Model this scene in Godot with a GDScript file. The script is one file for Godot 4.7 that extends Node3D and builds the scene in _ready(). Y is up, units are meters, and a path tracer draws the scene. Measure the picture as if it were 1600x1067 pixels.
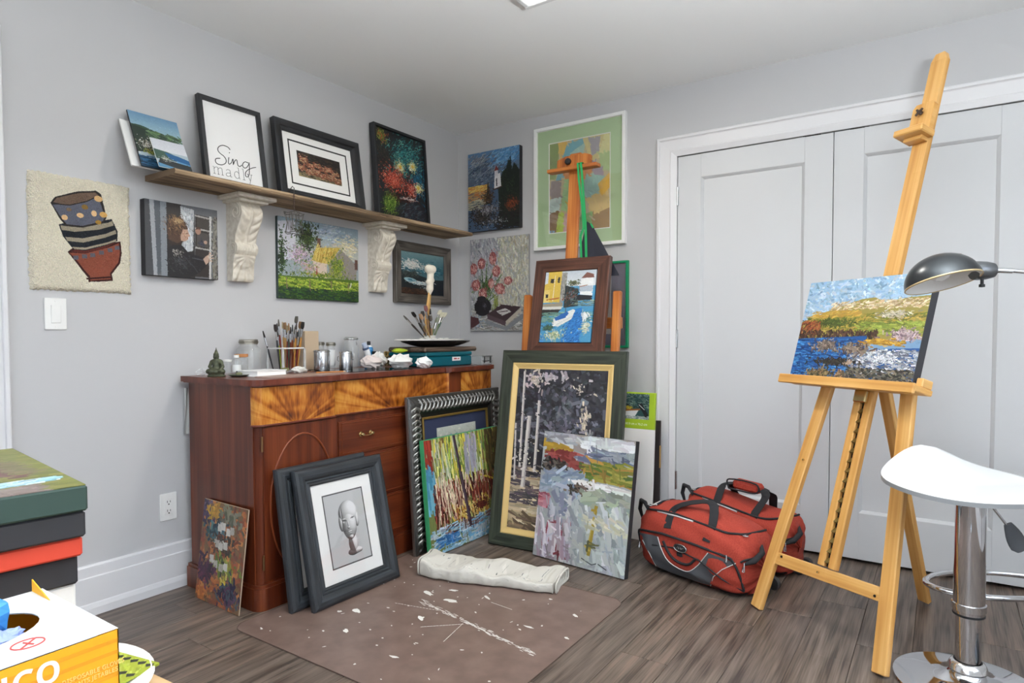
extends Node3D
# An artist's corner: sideboard, shelf of pictures, closet doors, easels and paintings. Origin = floor corner of left and back wall, metres.

var M := {}
var used := {}
var rng := RandomNumberGenerator.new()

func _ready():
	rng.seed = 7
	camera_and_light()
	materials()
	room()
	closet()
	wall_fittings()
	sideboard()
	shelf_and_corbels()
	wall_pictures()
	shelf_pictures()
	floor_pictures()
	rear_easel()
	front_easel()
	bags()
	floor_things()
	stool()
	desk_lamp()
	sideboard_things()
	near_table()
	added_uplighter()

func camera_and_light():
	var cam := Camera3D.new(); cam.name = "camera"; add_child(cam)
	cam.position = Vector3(2.7382, 1.0835, 3.4206)
	cam.rotation_order = EULER_ORDER_YXZ
	cam.rotation = Vector3(-0.0334, 0.5929, -0.0019)
	var near := 0.05
	var f := 999.5
	cam.set_frustum(1067.0 / f * near, Vector2(0, 24.56 / f * near), near, 60.0)
	cam.current = true
	var sm := ProceduralSkyMaterial.new()
	sm.sky_top_color = Color(0.84, 0.90, 0.99); sm.sky_horizon_color = Color(0.95, 0.97, 1.0)
	sm.ground_bottom_color = Color(0.62, 0.62, 0.60); sm.ground_horizon_color = Color(0.66, 0.67, 0.66)
	sm.energy_multiplier = 3.6
	var sky := Sky.new(); sky.sky_material = sm
	var e := Environment.new()
	e.background_mode = Environment.BG_SKY; e.sky = sky
	e.tonemap_mode = Environment.TONE_MAPPER_LINEAR
	e.tonemap_exposure = 1.17
	e.sdfgi_enabled = true; e.ssao_enabled = true; e.ssil_enabled = true
	var we := WorldEnvironment.new(); we.name = "environment"; we.environment = e; add_child(we)
	# ceiling fixture's light, just under its diffuser
	var al := AreaLight3D.new(); al.name = "ceiling_fixture_light"; add_child(al)
	al.position = Vector3(1.485, 2.388, 1.365); al.rotation_degrees = Vector3(-90, 0, 0)
	al.area_size = Vector2(0.28, 0.28); al.light_color = Color(1.0, 0.97, 0.92)
	al.light_energy = 1.3; al.area_range = 8.0; al.area_attenuation = 2.0; al.shadow_enabled = true
	# torchiere is made up, out of view: throws light up like a bounced flash
	var up := AreaLight3D.new(); up.name = "added_bounce_light"; add_child(up)
	up.position = Vector3(3.0, 1.375, 2.8); up.rotation_degrees = Vector3(90, 0, 0)
	up.area_size = Vector2(0.26, 0.26); up.light_color = Color(0.96, 0.985, 0.995)
	up.light_energy = 11.8; up.area_range = 8.0; up.area_attenuation = 2.0; up.shadow_enabled = true

# ---------------------------------------------------------------- helpers
func numbered(n: String) -> String:
	if not used.has(n):
		used[n] = 0
		return n
	used[n] += 1
	return "%s_%03d" % [n, used[n]]

func tag(o, label: String, category: String, group := ""):
	o.set_meta("label", label); o.set_meta("category", category)
	if group != "": o.set_meta("group", group)
	return o

func thing(called: String, label: String, category: String, at := Vector3.ZERO, turn := 0.0, group := "") -> Node3D:
	var o := Node3D.new(); o.name = numbered(called); add_child(o)
	o.position = at; o.rotation.y = turn
	tag(o, label, category, group)
	return o

func struct_node(called: String) -> Node3D:
	var o := Node3D.new(); o.name = called; add_child(o); o.set_meta("kind", "structure"); return o

func st(smooth := false) -> SurfaceTool:
	var s := SurfaceTool.new(); s.begin(Mesh.PRIMITIVE_TRIANGLES); s.set_smooth_group(0 if smooth else -1); return s

func obj(called: String, s: SurfaceTool, m: Material, parent: Node = null) -> MeshInstance3D:
	s.generate_normals()
	var o := MeshInstance3D.new(); o.name = called if parent else numbered(called)
	o.mesh = s.commit(); o.material_override = m
	(parent if parent else self).add_child(o, true)
	return o

func mobj(called: String, mesh: Mesh, m: Material, parent: Node) -> MeshInstance3D:
	var o := MeshInstance3D.new(); o.name = called; o.mesh = mesh; o.material_override = m
	parent.add_child(o, true); return o

func C(h: String) -> Color: return Color.html(h)

func mat(h: String, rough := 0.6, metal := 0.0) -> StandardMaterial3D:
	var k := "%s_%.2f_%.2f" % [h, rough, metal]
	if M.has(k): return M[k]
	var m := StandardMaterial3D.new(); m.albedo_color = C(h); m.roughness = rough; m.metallic = metal
	M[k] = m
	return m

func tmat(im: Image, rough := 0.6, scale := Vector3.ONE, metal := 0.0) -> StandardMaterial3D:
	var m := StandardMaterial3D.new(); m.albedo_texture = ImageTexture.create_from_image(im)
	m.roughness = rough; m.metallic = metal; m.uv1_scale = scale
	return m

func glass(alpha := 0.1, h := "ffffff") -> StandardMaterial3D:
	var m := StandardMaterial3D.new(); m.albedo_color = Color(C(h), alpha); m.roughness = 0.03
	m.transparency = BaseMaterial3D.TRANSPARENCY_ALPHA
	return m

func tri(s: SurfaceTool, a, b, c, ua := Vector2.ZERO, ub := Vector2.ZERO, uc := Vector2.ZERO):
	# a, b, c counter-clockwise from outside
	s.set_uv(ua); s.add_vertex(a); s.set_uv(uc); s.add_vertex(c); s.set_uv(ub); s.add_vertex(b)

func q4(s: SurfaceTool, a, b, c, d, ua := Vector2.ZERO, ub := Vector2.ZERO, uc := Vector2.ZERO, ud := Vector2.ZERO):
	tri(s, a, b, c, ua, ub, uc); tri(s, a, c, d, ua, uc, ud)

func qh(s: SurfaceTool, p: Array, hint: Vector3, uv: Array):
	if (p[1] - p[0]).cross(p[2] - p[0]).dot(hint) < 0.0:
		if p.size() == 4: q4(s, p[0], p[3], p[2], p[1], uv[0], uv[3], uv[2], uv[1])
		else: tri(s, p[0], p[2], p[1], uv[0], uv[2], uv[1])
	else:
		if p.size() == 4: q4(s, p[0], p[1], p[2], p[3], uv[0], uv[1], uv[2], uv[3])
		else: tri(s, p[0], p[1], p[2], uv[0], uv[1], uv[2])

func box(s: SurfaceTool, c: Vector3, sz: Vector3, bev := 0.0, xf := Transform3D.IDENTITY, grain := -1) -> SurfaceTool:
	var h := sz / 2.0
	var g := grain
	if g < 0: g = sz.max_axis_index()
	var uo := Vector2(c.x * 3.7 + c.z * 1.3, c.y * 2.9 + c.z * 0.7)
	var put := func(pts: Array, n: Vector3):
		var ax := n.abs().max_axis_index()
		var o := []; var uv := []
		for p in pts:
			o.append(xf * (c + p))
			var a1: int; var a2: int
			if ax != g: a2 = g; a1 = 3 - g - ax
			else: a1 = (g + 1) % 3; a2 = (g + 2) % 3
			uv.append(Vector2(p[a1], p[a2]) + uo)
		qh(s, o, xf.basis * n, uv)
	var V := func(x, y, z): return Vector3(x, y, z)
	for i in 3:
		var j := (i + 1) % 3; var k := (i + 2) % 3
		for sg in [-1.0, 1.0]:
			var n := Vector3.ZERO; n[i] = sg
			var pts := []
			for e in [[-1, -1], [1, -1], [1, 1], [-1, 1]]:
				var p := Vector3.ZERO; p[i] = sg * h[i]; p[j] = e[0] * (h[j] - bev); p[k] = e[1] * (h[k] - bev); pts.append(p)
			put.call(pts, n)
			if bev > 0.0:
				for sj in [-1.0, 1.0]:
					# edge between face i and face j
					var a := Vector3.ZERO; a[i] = sg * h[i]; a[j] = sj * (h[j] - bev)
					var b := Vector3.ZERO; b[i] = sg * (h[i] - bev); b[j] = sj * h[j]
					var kk := Vector3.ZERO; kk[k] = h[k] - bev
					var n2 := Vector3.ZERO; n2[i] = sg * 1.01; n2[j] = sj
					put.call([a - kk, a + kk, b + kk, b - kk], n2)
	if bev > 0.0:
		for x in [-1.0, 1.0]: for y in [-1.0, 1.0]: for z in [-1.0, 1.0]:
			var a := Vector3(x * h.x, y * (h.y - bev), z * (h.z - bev))
			var b := Vector3(x * (h.x - bev), y * h.y, z * (h.z - bev))
			var d := Vector3(x * (h.x - bev), y * (h.y - bev), z * h.z)
			put.call([a, b, d], Vector3(x, y, z * 1.01))
	return s

func bx(s: SurfaceTool, x0, y0, z0, x1, y1, z1, bev := 0.0, grain := -1) -> SurfaceTool:
	return box(s, Vector3(x0 + x1, y0 + y1, z0 + z1) / 2.0, Vector3(x1 - x0, y1 - y0, z1 - z0), bev, Transform3D.IDENTITY, grain)

func along(a: Vector3, b: Vector3, side := Vector3.RIGHT) -> Transform3D:
	# y from a to b, x nearest to side, origin in the middle
	var y := (b - a).normalized()
	var z := side.cross(y).normalized()
	var x := y.cross(z)
	return Transform3D(Basis(x, y, z), (a + b) / 2.0)

func bar(s: SurfaceTool, a: Vector3, b: Vector3, w: float, d: float, bev := 0.002, side := Vector3.RIGHT) -> SurfaceTool:
	return box(s, Vector3.ZERO, Vector3(w, a.distance_to(b), d), bev, along(a, b, side), 1)

func lathe(s: SurfaceTool, prof: Array, seg := 20, xf := Transform3D.IDENTITY) -> SurfaceTool:
	var grp := 1
	var vlen := 0.0
	for i in prof.size() - 1:
		var p := Vector2(prof[i][0], prof[i][1]); var q := Vector2(prof[i + 1][0], prof[i + 1][1])
		if i > 0:
			var o := Vector2(prof[i - 1][0], prof[i - 1][1])
			if absf((p - o).angle_to(q - p)) > 0.62: grp += 1
		s.set_smooth_group(grp)
		var dl := p.distance_to(q)
		for k in seg:
			var t0 := TAU * k / seg; var t1 := TAU * (k + 1) / seg
			var a := xf * Vector3(p.x * cos(t0), p.y, p.x * sin(t0)); var b := xf * Vector3(p.x * cos(t1), p.y, p.x * sin(t1))
			var c := xf * Vector3(q.x * cos(t1), q.y, q.x * sin(t1)); var d := xf * Vector3(q.x * cos(t0), q.y, q.x * sin(t0))
			var u0 := float(k) / seg; var u1 := float(k + 1) / seg
			if p.x < 1e-5: tri(s, a, d, c, Vector2(u0, vlen), Vector2(u0, vlen + dl), Vector2(u1, vlen + dl))
			elif q.x < 1e-5: tri(s, a, d, b, Vector2(u0, vlen), Vector2(u0, vlen + dl), Vector2(u1, vlen))
			else: q4(s, a, d, c, b, Vector2(u0, vlen), Vector2(u0, vlen + dl), Vector2(u1, vlen + dl), Vector2(u1, vlen))
		vlen += dl
	return s

func tube(s: SurfaceTool, pts: Array, rad, seg := 8, caps := true) -> SurfaceTool:
	var rings := []
	var x := Vector3.ZERO
	for i in pts.size():
		var t: Vector3 = (pts[mini(i + 1, pts.size() - 1)] - pts[maxi(i - 1, 0)]).normalized()
		if i == 0: x = (Vector3.RIGHT if absf(t.x) < 0.8 else Vector3.UP).cross(t).normalized()
		else: x = (x - t * x.dot(t)).normalized()
		var y := t.cross(x)
		var r: float = rad[i] if rad is Array else rad
		var ring := []
		for k in seg: ring.append(pts[i] + (x * cos(TAU * k / seg) + y * sin(TAU * k / seg)) * r)
		rings.append(ring)
	return loft(s, rings, caps)

func loft(s: SurfaceTool, rings: Array, caps := true, smooth := true) -> SurfaceTool:
	# rings counter-clockwise seen from the end they run towards
	s.set_smooth_group(1 if smooth else -1)
	var v := 0.0
	for i in rings.size() - 1:
		var A: Array = rings[i]; var B: Array = rings[i + 1]
		var n := A.size()
		var dv: float = A[0].distance_to(B[0])
		var u := 0.0
		for k in n:
			var k1 := (k + 1) % n
			var du: float = A[k].distance_to(A[k1])
			q4(s, A[k], A[k1], B[k1], B[k], Vector2(u, v), Vector2(u + du, v), Vector2(u + du, v + dv), Vector2(u, v + dv))
			u += du
		v += dv
	if caps:
		s.set_smooth_group(-1)
		for e in 2:
			var R: Array = rings[0] if e == 0 else rings[-1]
			var c := Vector3.ZERO
			for p in R: c += p / R.size()
			for k in R.size():
				var a = R[k]; var b = R[(k + 1) % R.size()]
				if e == 0: tri(s, c, b, a)
				else: tri(s, c, a, b)
	return s

func prism(s: SurfaceTool, poly: PackedVector2Array, z0: float, z1: float, xf := Transform3D.IDENTITY, smooth := false) -> SurfaceTool:
	var pl := poly
	if Geometry2D.is_polygon_clockwise(pl): pl.reverse()   # y up: make counter-clockwise
	var ix := Geometry2D.triangulate_polygon(pl)
	s.set_smooth_group(-1)
	for i in range(0, ix.size(), 3):
		var a := pl[ix[i]]; var b := pl[ix[i + 1]]; var c := pl[ix[i + 2]]
		for z in [z0, z1]:
			qh(s, [xf * Vector3(a.x, a.y, z), xf * Vector3(b.x, b.y, z), xf * Vector3(c.x, c.y, z)], xf.basis * Vector3(0, 0, -1 if z == z0 else 1), [a, b, c])
	s.set_smooth_group(1 if smooth else -1)
	var u := 0.0
	for i in pl.size():
		var a := pl[i]; var b := pl[(i + 1) % pl.size()]
		var n := Vector3(b.y - a.y, a.x - b.x, 0) * (-1.0 if Geometry2D.is_polygon_clockwise(pl) else 1.0)
		var du := a.distance_to(b)
		qh(s, [xf * Vector3(a.x, a.y, z0), xf * Vector3(b.x, b.y, z0), xf * Vector3(b.x, b.y, z1), xf * Vector3(a.x, a.y, z1)], xf.basis * n, [Vector2(u, z0), Vector2(u + du, z0), Vector2(u + du, z1), Vector2(u, z1)])
		u += du
	return s

func ring_frame(s: SurfaceTool, w: float, h: float, prof: Array) -> SurfaceTool:
	# prof: [inset, z] from the outer back edge over the front to the inner back edge; y runs from 0 to h
	var u := 0.0
	for i in prof.size() - 1:
		var a: Array = prof[i]; var b: Array = prof[i + 1]
		var du := Vector2(a[0], a[1]).distance_to(Vector2(b[0], b[1]))
		var cor := func(p: Array) -> Array:
			var x: float = w / 2.0 - p[0]
			return [Vector3(-x, p[0], p[1]), Vector3(x, p[0], p[1]), Vector3(x, h - p[0], p[1]), Vector3(-x, h - p[0], p[1])]
		var A: Array = cor.call(a); var B: Array = cor.call(b)
		var out2 := Vector2(-(b[1] - a[1]), b[0] - a[0])   # outward in (inset, z): (-dz, +dt)
		for k in 4:
			var k1 := (k + 1) % 4
			var od: Vector3 = [Vector3(0, 1, 0), Vector3(-1, 0, 0), Vector3(0, -1, 0), Vector3(1, 0, 0)][k]   # direction of growing inset
			var hint := od * out2.x + Vector3(0, 0, out2.y)
			var l0: float = A[k].x if k % 2 == 0 else A[k].y
			var l1: float = A[k1].x if k % 2 == 0 else A[k1].y
			qh(s, [A[k], A[k1], B[k1], B[k]], hint, [Vector2(u, l0), Vector2(u, l1), Vector2(u + du, l1), Vector2(u + du, l0)])
		u += du
	return s

func plate(s: SurfaceTool, w: float, h: float, z0: float, z1: float, y0 := 0.0, x0 := 0.0) -> SurfaceTool:
	# thin slab whose front carries the whole picture
	var a := Vector3(x0 - w / 2, y0, z1); var b := Vector3(x0 + w / 2, y0, z1); var c := Vector3(x0 + w / 2, y0 + h, z1); var d := Vector3(x0 - w / 2, y0 + h, z1)
	q4(s, a, b, c, d, Vector2(0, 1), Vector2(1, 1), Vector2(1, 0), Vector2(0, 0))
	var dz := Vector3(0, 0, z0 - z1)
	var e := [a, b, c, d]; var uv := [Vector2(0.01, 0.99), Vector2(0.99, 0.99), Vector2(0.99, 0.01), Vector2(0.01, 0.01)]
	for i in 4:
		var j := (i + 1) % 4
		q4(s, e[i], e[i] + dz, e[j] + dz, e[j], uv[i], uv[i], uv[j], uv[j])
	q4(s, b + dz, a + dz, d + dz, c + dz, uv[1], uv[0], uv[3], uv[2])
	return s

func patch(s: SurfaceTool, nu: int, nv: int, f: Callable, group := 1) -> SurfaceTool:
	s.set_smooth_group(group)
	var g := []
	for i in nu + 1:
		var row := []
		for j in nv + 1: row.append(f.call(float(i) / nu, float(j) / nv))
		g.append(row)
	for i in nu: for j in nv:
		var u0 := float(i) / nu; var u1 := float(i + 1) / nu; var v0 := float(j) / nv; var v1 := float(j + 1) / nv
		q4(s, g[i][j], g[i + 1][j], g[i + 1][j + 1], g[i][j + 1], Vector2(u0, v0), Vector2(u1, v0), Vector2(u1, v1), Vector2(u0, v1))
	return s

func lettering(called: String, txt: String, height: float, m: Material, parent: Node, xf: Transform3D, fname := "Droid Sans", bold := 400) -> MeshInstance3D:
	var f := SystemFont.new(); f.font_names = PackedStringArray([fname]); f.font_weight = bold
	var t := TextMesh.new(); t.text = txt; t.font = f; t.font_size = 64; t.pixel_size = height / 64.0; t.depth = 0.0006
	var o := MeshInstance3D.new(); o.name = called; o.mesh = t; o.material_override = m
	parent.add_child(o, true); o.transform = xf
	return o

func turned(node: Node3D, at: Vector3, turn: float, lean := 0.0, roll := 0.0):
	node.transform = Transform3D(Basis(Vector3.UP, turn) * Basis(Vector3.RIGHT, -lean) * Basis(Vector3.BACK, roll), at)

# ---------------------------------------------------------------- computed textures
func noise_img(sd: int, w: int, h: int, freq: float, oct := 3, sw := 1, sh := 1) -> Image:
	# grey noise, stretched sw times across and sh times down
	var n := FastNoiseLite.new(); n.seed = sd; n.frequency = freq; n.fractal_octaves = oct; n.noise_type = FastNoiseLite.TYPE_SIMPLEX_SMOOTH
	var im := n.get_seamless_image(maxi(w / sw, 8), maxi(h / sh, 8), false, false, 0.2, false)
	im.resize(w, h, Image.INTERPOLATE_CUBIC)
	im.convert(Image.FORMAT_L8)
	return im

func grain_img(sd: int, w: int, h: int, cols: Array, stretch := 14, fine := 0.25, flame := 0.0) -> Image:
	# wood: streaks run down the picture; cols from dark to light
	var a := noise_img(sd, w, h, 0.03, 3, 1, stretch)
	var b := noise_img(sd + 1, w, h, 0.16, 2, 1, stretch * 2)
	var c := noise_img(sd + 2, w, h, 0.012, 2, 1, 2)
	var da := a.get_data(); var db := b.get_data(); var dc := c.get_data()
	var lut := []
	var cl := []
	for x in cols: cl.append(C(x))
	for i in 256:
		var t := i / 255.0 * (cl.size() - 1)
		var k := mini(int(t), cl.size() - 2)
		lut.append(cl[k].lerp(cl[k + 1], t - k))
	var out := PackedByteArray(); out.resize(w * h * 3)
	for y in h:
		for x in w:
			var i := y * w + x
			var v := da[i]
			if flame > 0.0:
				# rays of figure fanning from the middle of the lower edge
				var px := (float(x) / w - 0.5); var py := 1.15 - float(y) / h
				var an := atan2(px, py)
				var xi := clampi(int((an * 0.55 + 0.5) * w), 0, w - 1)
				v = int(lerpf(v, da[clampi(int(y * 0.35), 0, h - 1) * w + xi], flame))
			var t := clampf((v / 255.0 - 0.5) * 1.25 + 0.5 + (db[i] / 255.0 - 0.5) * fine * 2.0 + (dc[i] / 255.0 - 0.5) * 0.5, 0.0, 1.0)
			var q: Color = lut[int(t * 255.0)]
			out[i * 3] = int(q.r * 255); out[i * 3 + 1] = int(q.g * 255); out[i * 3 + 2] = int(q.b * 255)
	return Image.create_from_data(w, h, false, Image.FORMAT_RGB8, out)

func speckle_img(sd: int, w: int, h: int, base: String, other: String, freq := 0.1, contrast := 1.0, oct := 4) -> Image:
	var a := noise_img(sd, w, h, freq, oct).get_data()
	var b0 := C(base); var b1 := C(other)
	var out := PackedByteArray(); out.resize(w * h * 3)
	for i in w * h:
		var q := b0.lerp(b1, clampf((a[i] / 255.0 - 0.5) * contrast + 0.5, 0.0, 1.0))
		out[i * 3] = int(q.r * 255); out[i * 3 + 1] = int(q.g * 255); out[i * 3 + 2] = int(q.b * 255)
	return Image.create_from_data(w, h, false, Image.FORMAT_RGB8, out)

# ---------------------------------------------------------------- materials
func materials():
	M.wall = mat("c5c5c7", 0.85)
	M.ceiling = mat("f5f6f6", 0.9)
	M.trim = mat("e3e3e6", 0.38)
	M.door = mat("d3d5d8", 0.42)
	M.white_plastic = mat("f2f2f0", 0.3)
	M.black = mat("1b1c1e", 0.55)
	M.chrome = mat("dcdde0", 0.06, 1.0)
	M.steel = mat("c9cacc", 0.24, 1.0)
	M.brass = mat("d9c08a", 0.25, 1.0)
	M.dark_metal = mat("33302e", 0.4, 0.8)
	M.floor = []
	var tones := [["40362f", "5e5149", "6e6157", "7c6e63"], ["463b34", "64564c", "74655a", "846f62"], ["3e3530", "584d46", "685c54", "776a60"], ["443a34", "60544b", "71645a", "80736a"]]
	for i in 4:
		var im := grain_img(100 + i * 7, 384, 640, tones[i], 12, 0.42)
		var m := tmat(im, 0.42, Vector3(2.4, 0.9, 1)); M.floor.append(m)
	M.mahogany = tmat(grain_img(31, 256, 256, ["4c1f11", "5c2815", "6d331b", "7c4022"], 12, 0.25), 0.3, Vector3(2, 1, 1))
	M.mahogany_top = tmat(grain_img(35, 256, 256, ["4c2016", "5c2a1c", "6c3424", "7a402e"], 12, 0.2), 0.28, Vector3(2, 1, 1))
	M.flame = tmat(grain_img(51, 256, 256, ["4e240e", "844414", "b46c26", "cc8c3a", "d89c4a"], 9, 0.16, 0.72), 0.26, Vector3(1, 1, 1))
	M.beech = tmat(grain_img(61, 128, 512, ["c9904a", "d6a058", "e0ae68", "e7ba78"], 26, 0.2), 0.42, Vector3(5, 1, 1))
	M.oiled = tmat(grain_img(66, 128, 512, ["8a4a1c", "a95f28", "c07636", "cf8945"], 20, 0.25), 0.45, Vector3(5, 1, 1))
	M.walnut = tmat(grain_img(71, 128, 512, ["3b231a", "4d2f24", "5f3b2d", "744b3a"], 18, 0.35), 0.42, Vector3(7, 1.5, 1))
	M.shelf = tmat(grain_img(76, 128, 512, ["4a3a2c", "75604a", "9c8467", "b89f80"], 16, 0.45), 0.75, Vector3(4, 0.8, 1))
	M.black_frame = tmat(grain_img(81, 128, 256, ["17181a", "202225", "2a2c30", "34373b"], 14, 0.3), 0.5, Vector3(8, 2, 1))
	M.grey_frame = tmat(grain_img(86, 128, 256, ["25282c", "2e3236", "373c42", "42484e"], 14, 0.3), 0.4, Vector3(8, 2, 1))
	M.green_frame = tmat(grain_img(91, 128, 256, ["20251d", "2b3127", "363d31", "444b3c"], 12, 0.5), 0.5, Vector3(8, 2, 1))
	M.weathered = tmat(grain_img(96, 128, 256, ["3a3632", "4b4641", "5f5952", "77706a"], 12, 0.5), 0.55, Vector3(7, 2, 1))
	M.plaster = tmat(speckle_img(121, 256, 256, "c9c0b1", "e6e0d4", 0.04, 1.5), 0.85, Vector3(3, 3, 3)); M.plaster.uv1_triplanar = true
	M.canvas_white = mat("eeeeec", 0.8)
	M.canvas_black = mat("2a2a2e", 0.75)
	M.mat_board = mat("f0f0ee", 0.85)
	M.pane = glass(0.035)

# ---------------------------------------------------------------- the room
func room():
	var RX := 4.2
	var RZ := 4.7
	var fl := struct_node("floor")
	obj("subfloor", bx(st(), -0.15, -0.12, -0.8, RX + 0.15, -0.012, RZ + 0.15), mat("3a322c", 0.9), fl)
	# planks run away from the closet wall, 166 mm wide; a few lengths shared between them
	var pw := 0.1662
	var meshes := []
	for L in [0.62, 0.95, 1.3, 1.62]:
		var s := box(st(), Vector3(0, -0.006, 0), Vector3(pw - 0.0012, 0.012, L - 0.0012), 0.0011, Transform3D.IDENTITY, 2)
		s.generate_normals(); meshes.append([L, s.commit()])
	var r := RandomNumberGenerator.new(); r.seed = 21
	for i in 26:
		var x := 2.337 - 15 * pw + (i + 0.5) * pw
		if x < -0.1 or x > RX + 0.1: continue
		var z := -r.randf() * 1.2 - 0.05
		while z < RZ:
			var k := r.randi() % 4
			var L: float = meshes[k][0]
			var p := mobj("plank", meshes[k][1], M.floor[r.randi() % 4], fl)
			p.position = Vector3(x, r.randf() * 0.0003, z + L / 2)
			z += L
	var ce := struct_node("ceiling")
	obj("ceiling_board", bx(st(), -0.15, 2.44, -0.8, RX + 0.15, 2.58, RZ + 0.15), M.ceiling, ce)
	var wl := struct_node("wall_left")
	# opening for the door at the far left
	var s := bx(st(), -0.15, 0, -0.8, 0, 2.44, 2.63)
	bx(s, -0.15, 2.06, 2.63, 0, 2.44, 3.45); bx(s, -0.15, 0, 3.45, 0, 2.44, RZ + 0.15)
	obj("plasterboard", s, M.wall, wl)
	var wb := struct_node("wall_back")
	s = bx(st(), 0, 0, -0.14, 1.517, 2.44, 0)
	bx(s, 1.517, 2.06, -0.14, 3.063, 2.44, 0); bx(s, 3.063, 0, -0.14, RX, 2.44, 0)
	obj("plasterboard", s, M.wall, wb)
	# closet behind the doors
	var cl := struct_node("wall_closet")
	obj("closet_lining", bx(st(), 0, 0, -0.8, RX, 2.44, -0.7), M.wall, cl)
	# right wall with a window, and the wall behind the camera with a window
	var wr := struct_node("wall_right")
	s = bx(st(), RX, 0, -0.8, RX + 0.15, 0.85, RZ + 0.15); bx(s, RX, 2.15, -0.8, RX + 0.15, 2.44, RZ + 0.15)
	bx(s, RX, 0.85, -0.8, RX + 0.15, 2.15, 1.5); bx(s, RX, 0.85, 3.1, RX + 0.15, 2.15, RZ + 0.15)
	obj("plasterboard", s, M.wall, wr)
	var wf := struct_node("wall_front")
	s = bx(st(), 0, 0, RZ, RX, 0.8, RZ + 0.15); bx(s, 0, 2.15, RZ, RX, 2.44, RZ + 0.15)
	bx(s, 0, 0.8, RZ, 0.9, 2.15, RZ + 0.15); bx(s, 3.1, 0.8, RZ, RX, 2.15, RZ + 0.15)
	obj("plasterboard", s, M.wall, wf)
	window("window_1", Vector3(2.0, 0.8, RZ + 0.05), 0.0, 2.2, 1.35)
	window("window_2", Vector3(RX + 0.05, 0.85, 2.3), PI / 2, 1.6, 1.3)
	# baseboards: a tall flat board with a small base shoe
	var bprof := [[0, 0], [0.021, 0], [0.021, 0.03], [0.0165, 0.045], [0.014, 0.05], [0.014, 0.148], [0.010, 0.152], [0.010, 0.19], [0.006, 0.196], [0, 0.197]]
	baseboard("baseboard_left", bprof, Vector3(0, 0, 2.54), PI / 2, 2.54)
	baseboard("baseboard_back", bprof, Vector3(0.02, 0, 0), 0.0, 1.39)
	baseboard("baseboard_right", bprof, Vector3(RX, 0, 0), -PI / 2, RZ)
	baseboard("baseboard_front", bprof, Vector3(RX, 0, RZ), PI, RX)
	# casing and slab of the door beyond the left edge of the picture
	var tr := struct_node("trim_2")
	s = bx(st(), 0, 0, 2.541, 0.018, 2.16, 2.63, 0.004); bx(s, 0.018, 0, 2.545, 0.026, 2.155, 2.562, 0.003)
	bx(s, 0, 2.06, 2.541, 0.018, 2.165, 3.54, 0.004); bx(s, 0, 0, 3.45, 0.018, 2.16, 3.54, 0.004)
	obj("casing", s, M.trim, tr)
	var d3 := struct_node("door_3")
	obj("leaf", bx(st(), -0.05, 0.008, 2.634, -0.012, 2.055, 3.446, 0.002), M.door, d3)
	obj("knob", lathe(st(), [[0, 0], [0.025, 0.0], [0.025, 0.004], [0.01, 0.01], [0.01, 0.03], [0.026, 0.042], [0.022, 0.06], [0, 0.065]], 16, Transform3D(Basis(Vector3.BACK, -PI / 2), Vector3(-0.012, 0.95, 3.38))), M.steel, d3)
	# ceiling fixture
	var lf := thing("ceiling_light", "square flush ceiling light fixture with white frame", "ceiling light", Vector3(1.485, 2.40, 1.365))
	obj("frame", ring_frame_flat(0.33, 0.022, 0.04), mat("dcdddd", 0.5), lf)
	var em := StandardMaterial3D.new(); em.albedo_color = Color.WHITE; em.emission_enabled = true; em.emission = Color(1, 0.98, 0.95); em.emission_energy_multiplier = 2.2
	obj("diffuser", bx(st(), -0.144, 0.004, -0.144, 0.144, 0.012, 0.144), em, lf)

func ring_frame_flat(w: float, t: float, h: float) -> SurfaceTool:
	var s := st()
	bx(s, -w / 2, 0, -w / 2, w / 2, h, -w / 2 + t, 0.003); bx(s, -w / 2, 0, w / 2 - t, w / 2, h, w / 2, 0.003)
	bx(s, -w / 2, 0, -w / 2 + t, -w / 2 + t, h, w / 2 - t, 0.003); bx(s, w / 2 - t, 0, -w / 2 + t, w / 2, h, w / 2 - t, 0.003)
	return s

func window(called: String, at: Vector3, turn: float, w: float, h: float):
	var o := struct_node(called); o.position = at; o.rotation.y = turn
	var s := st()
	ring_frame(s, w, h, [[0, -0.04], [0, 0.03], [0.05, 0.03], [0.05, -0.04], [0, -0.04]])
	bx(s, -0.025, 0.05, -0.03, 0.025, h - 0.05, 0.02)
	obj("window_frame", s, M.trim, o)
	for k in [-1, 1]:
		var x: float = k * (w / 4)
		obj("pane", bx(st(), x - w / 4 + 0.035, 0.05, -0.008, x + w / 4 - 0.035, h - 0.05, -0.004), M.pane, o)
	obj("window_sill", bx(st(), -w / 2 - 0.05, -0.03, -0.09, w / 2 + 0.05, 0.0, -0.04, 0.004), M.trim, o)

func baseboard(called: String, prof: Array, at: Vector3, turn: float, length: float):
	# prof: [distance from wall, height]
	var o := struct_node(called); o.position = at; o.rotation.y = turn
	var pl := PackedVector2Array()
	for p in prof: pl.append(Vector2(p[0], p[1]))
	# local x along the wall, z into the room
	var xf := Transform3D(Basis(Vector3(0, 0, 1), Vector3(0, 1, 0), Vector3(-1, 0, 0)), Vector3.ZERO)
	obj("board", prism(st(), pl, -length, 0, xf), M.trim, o)

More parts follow.
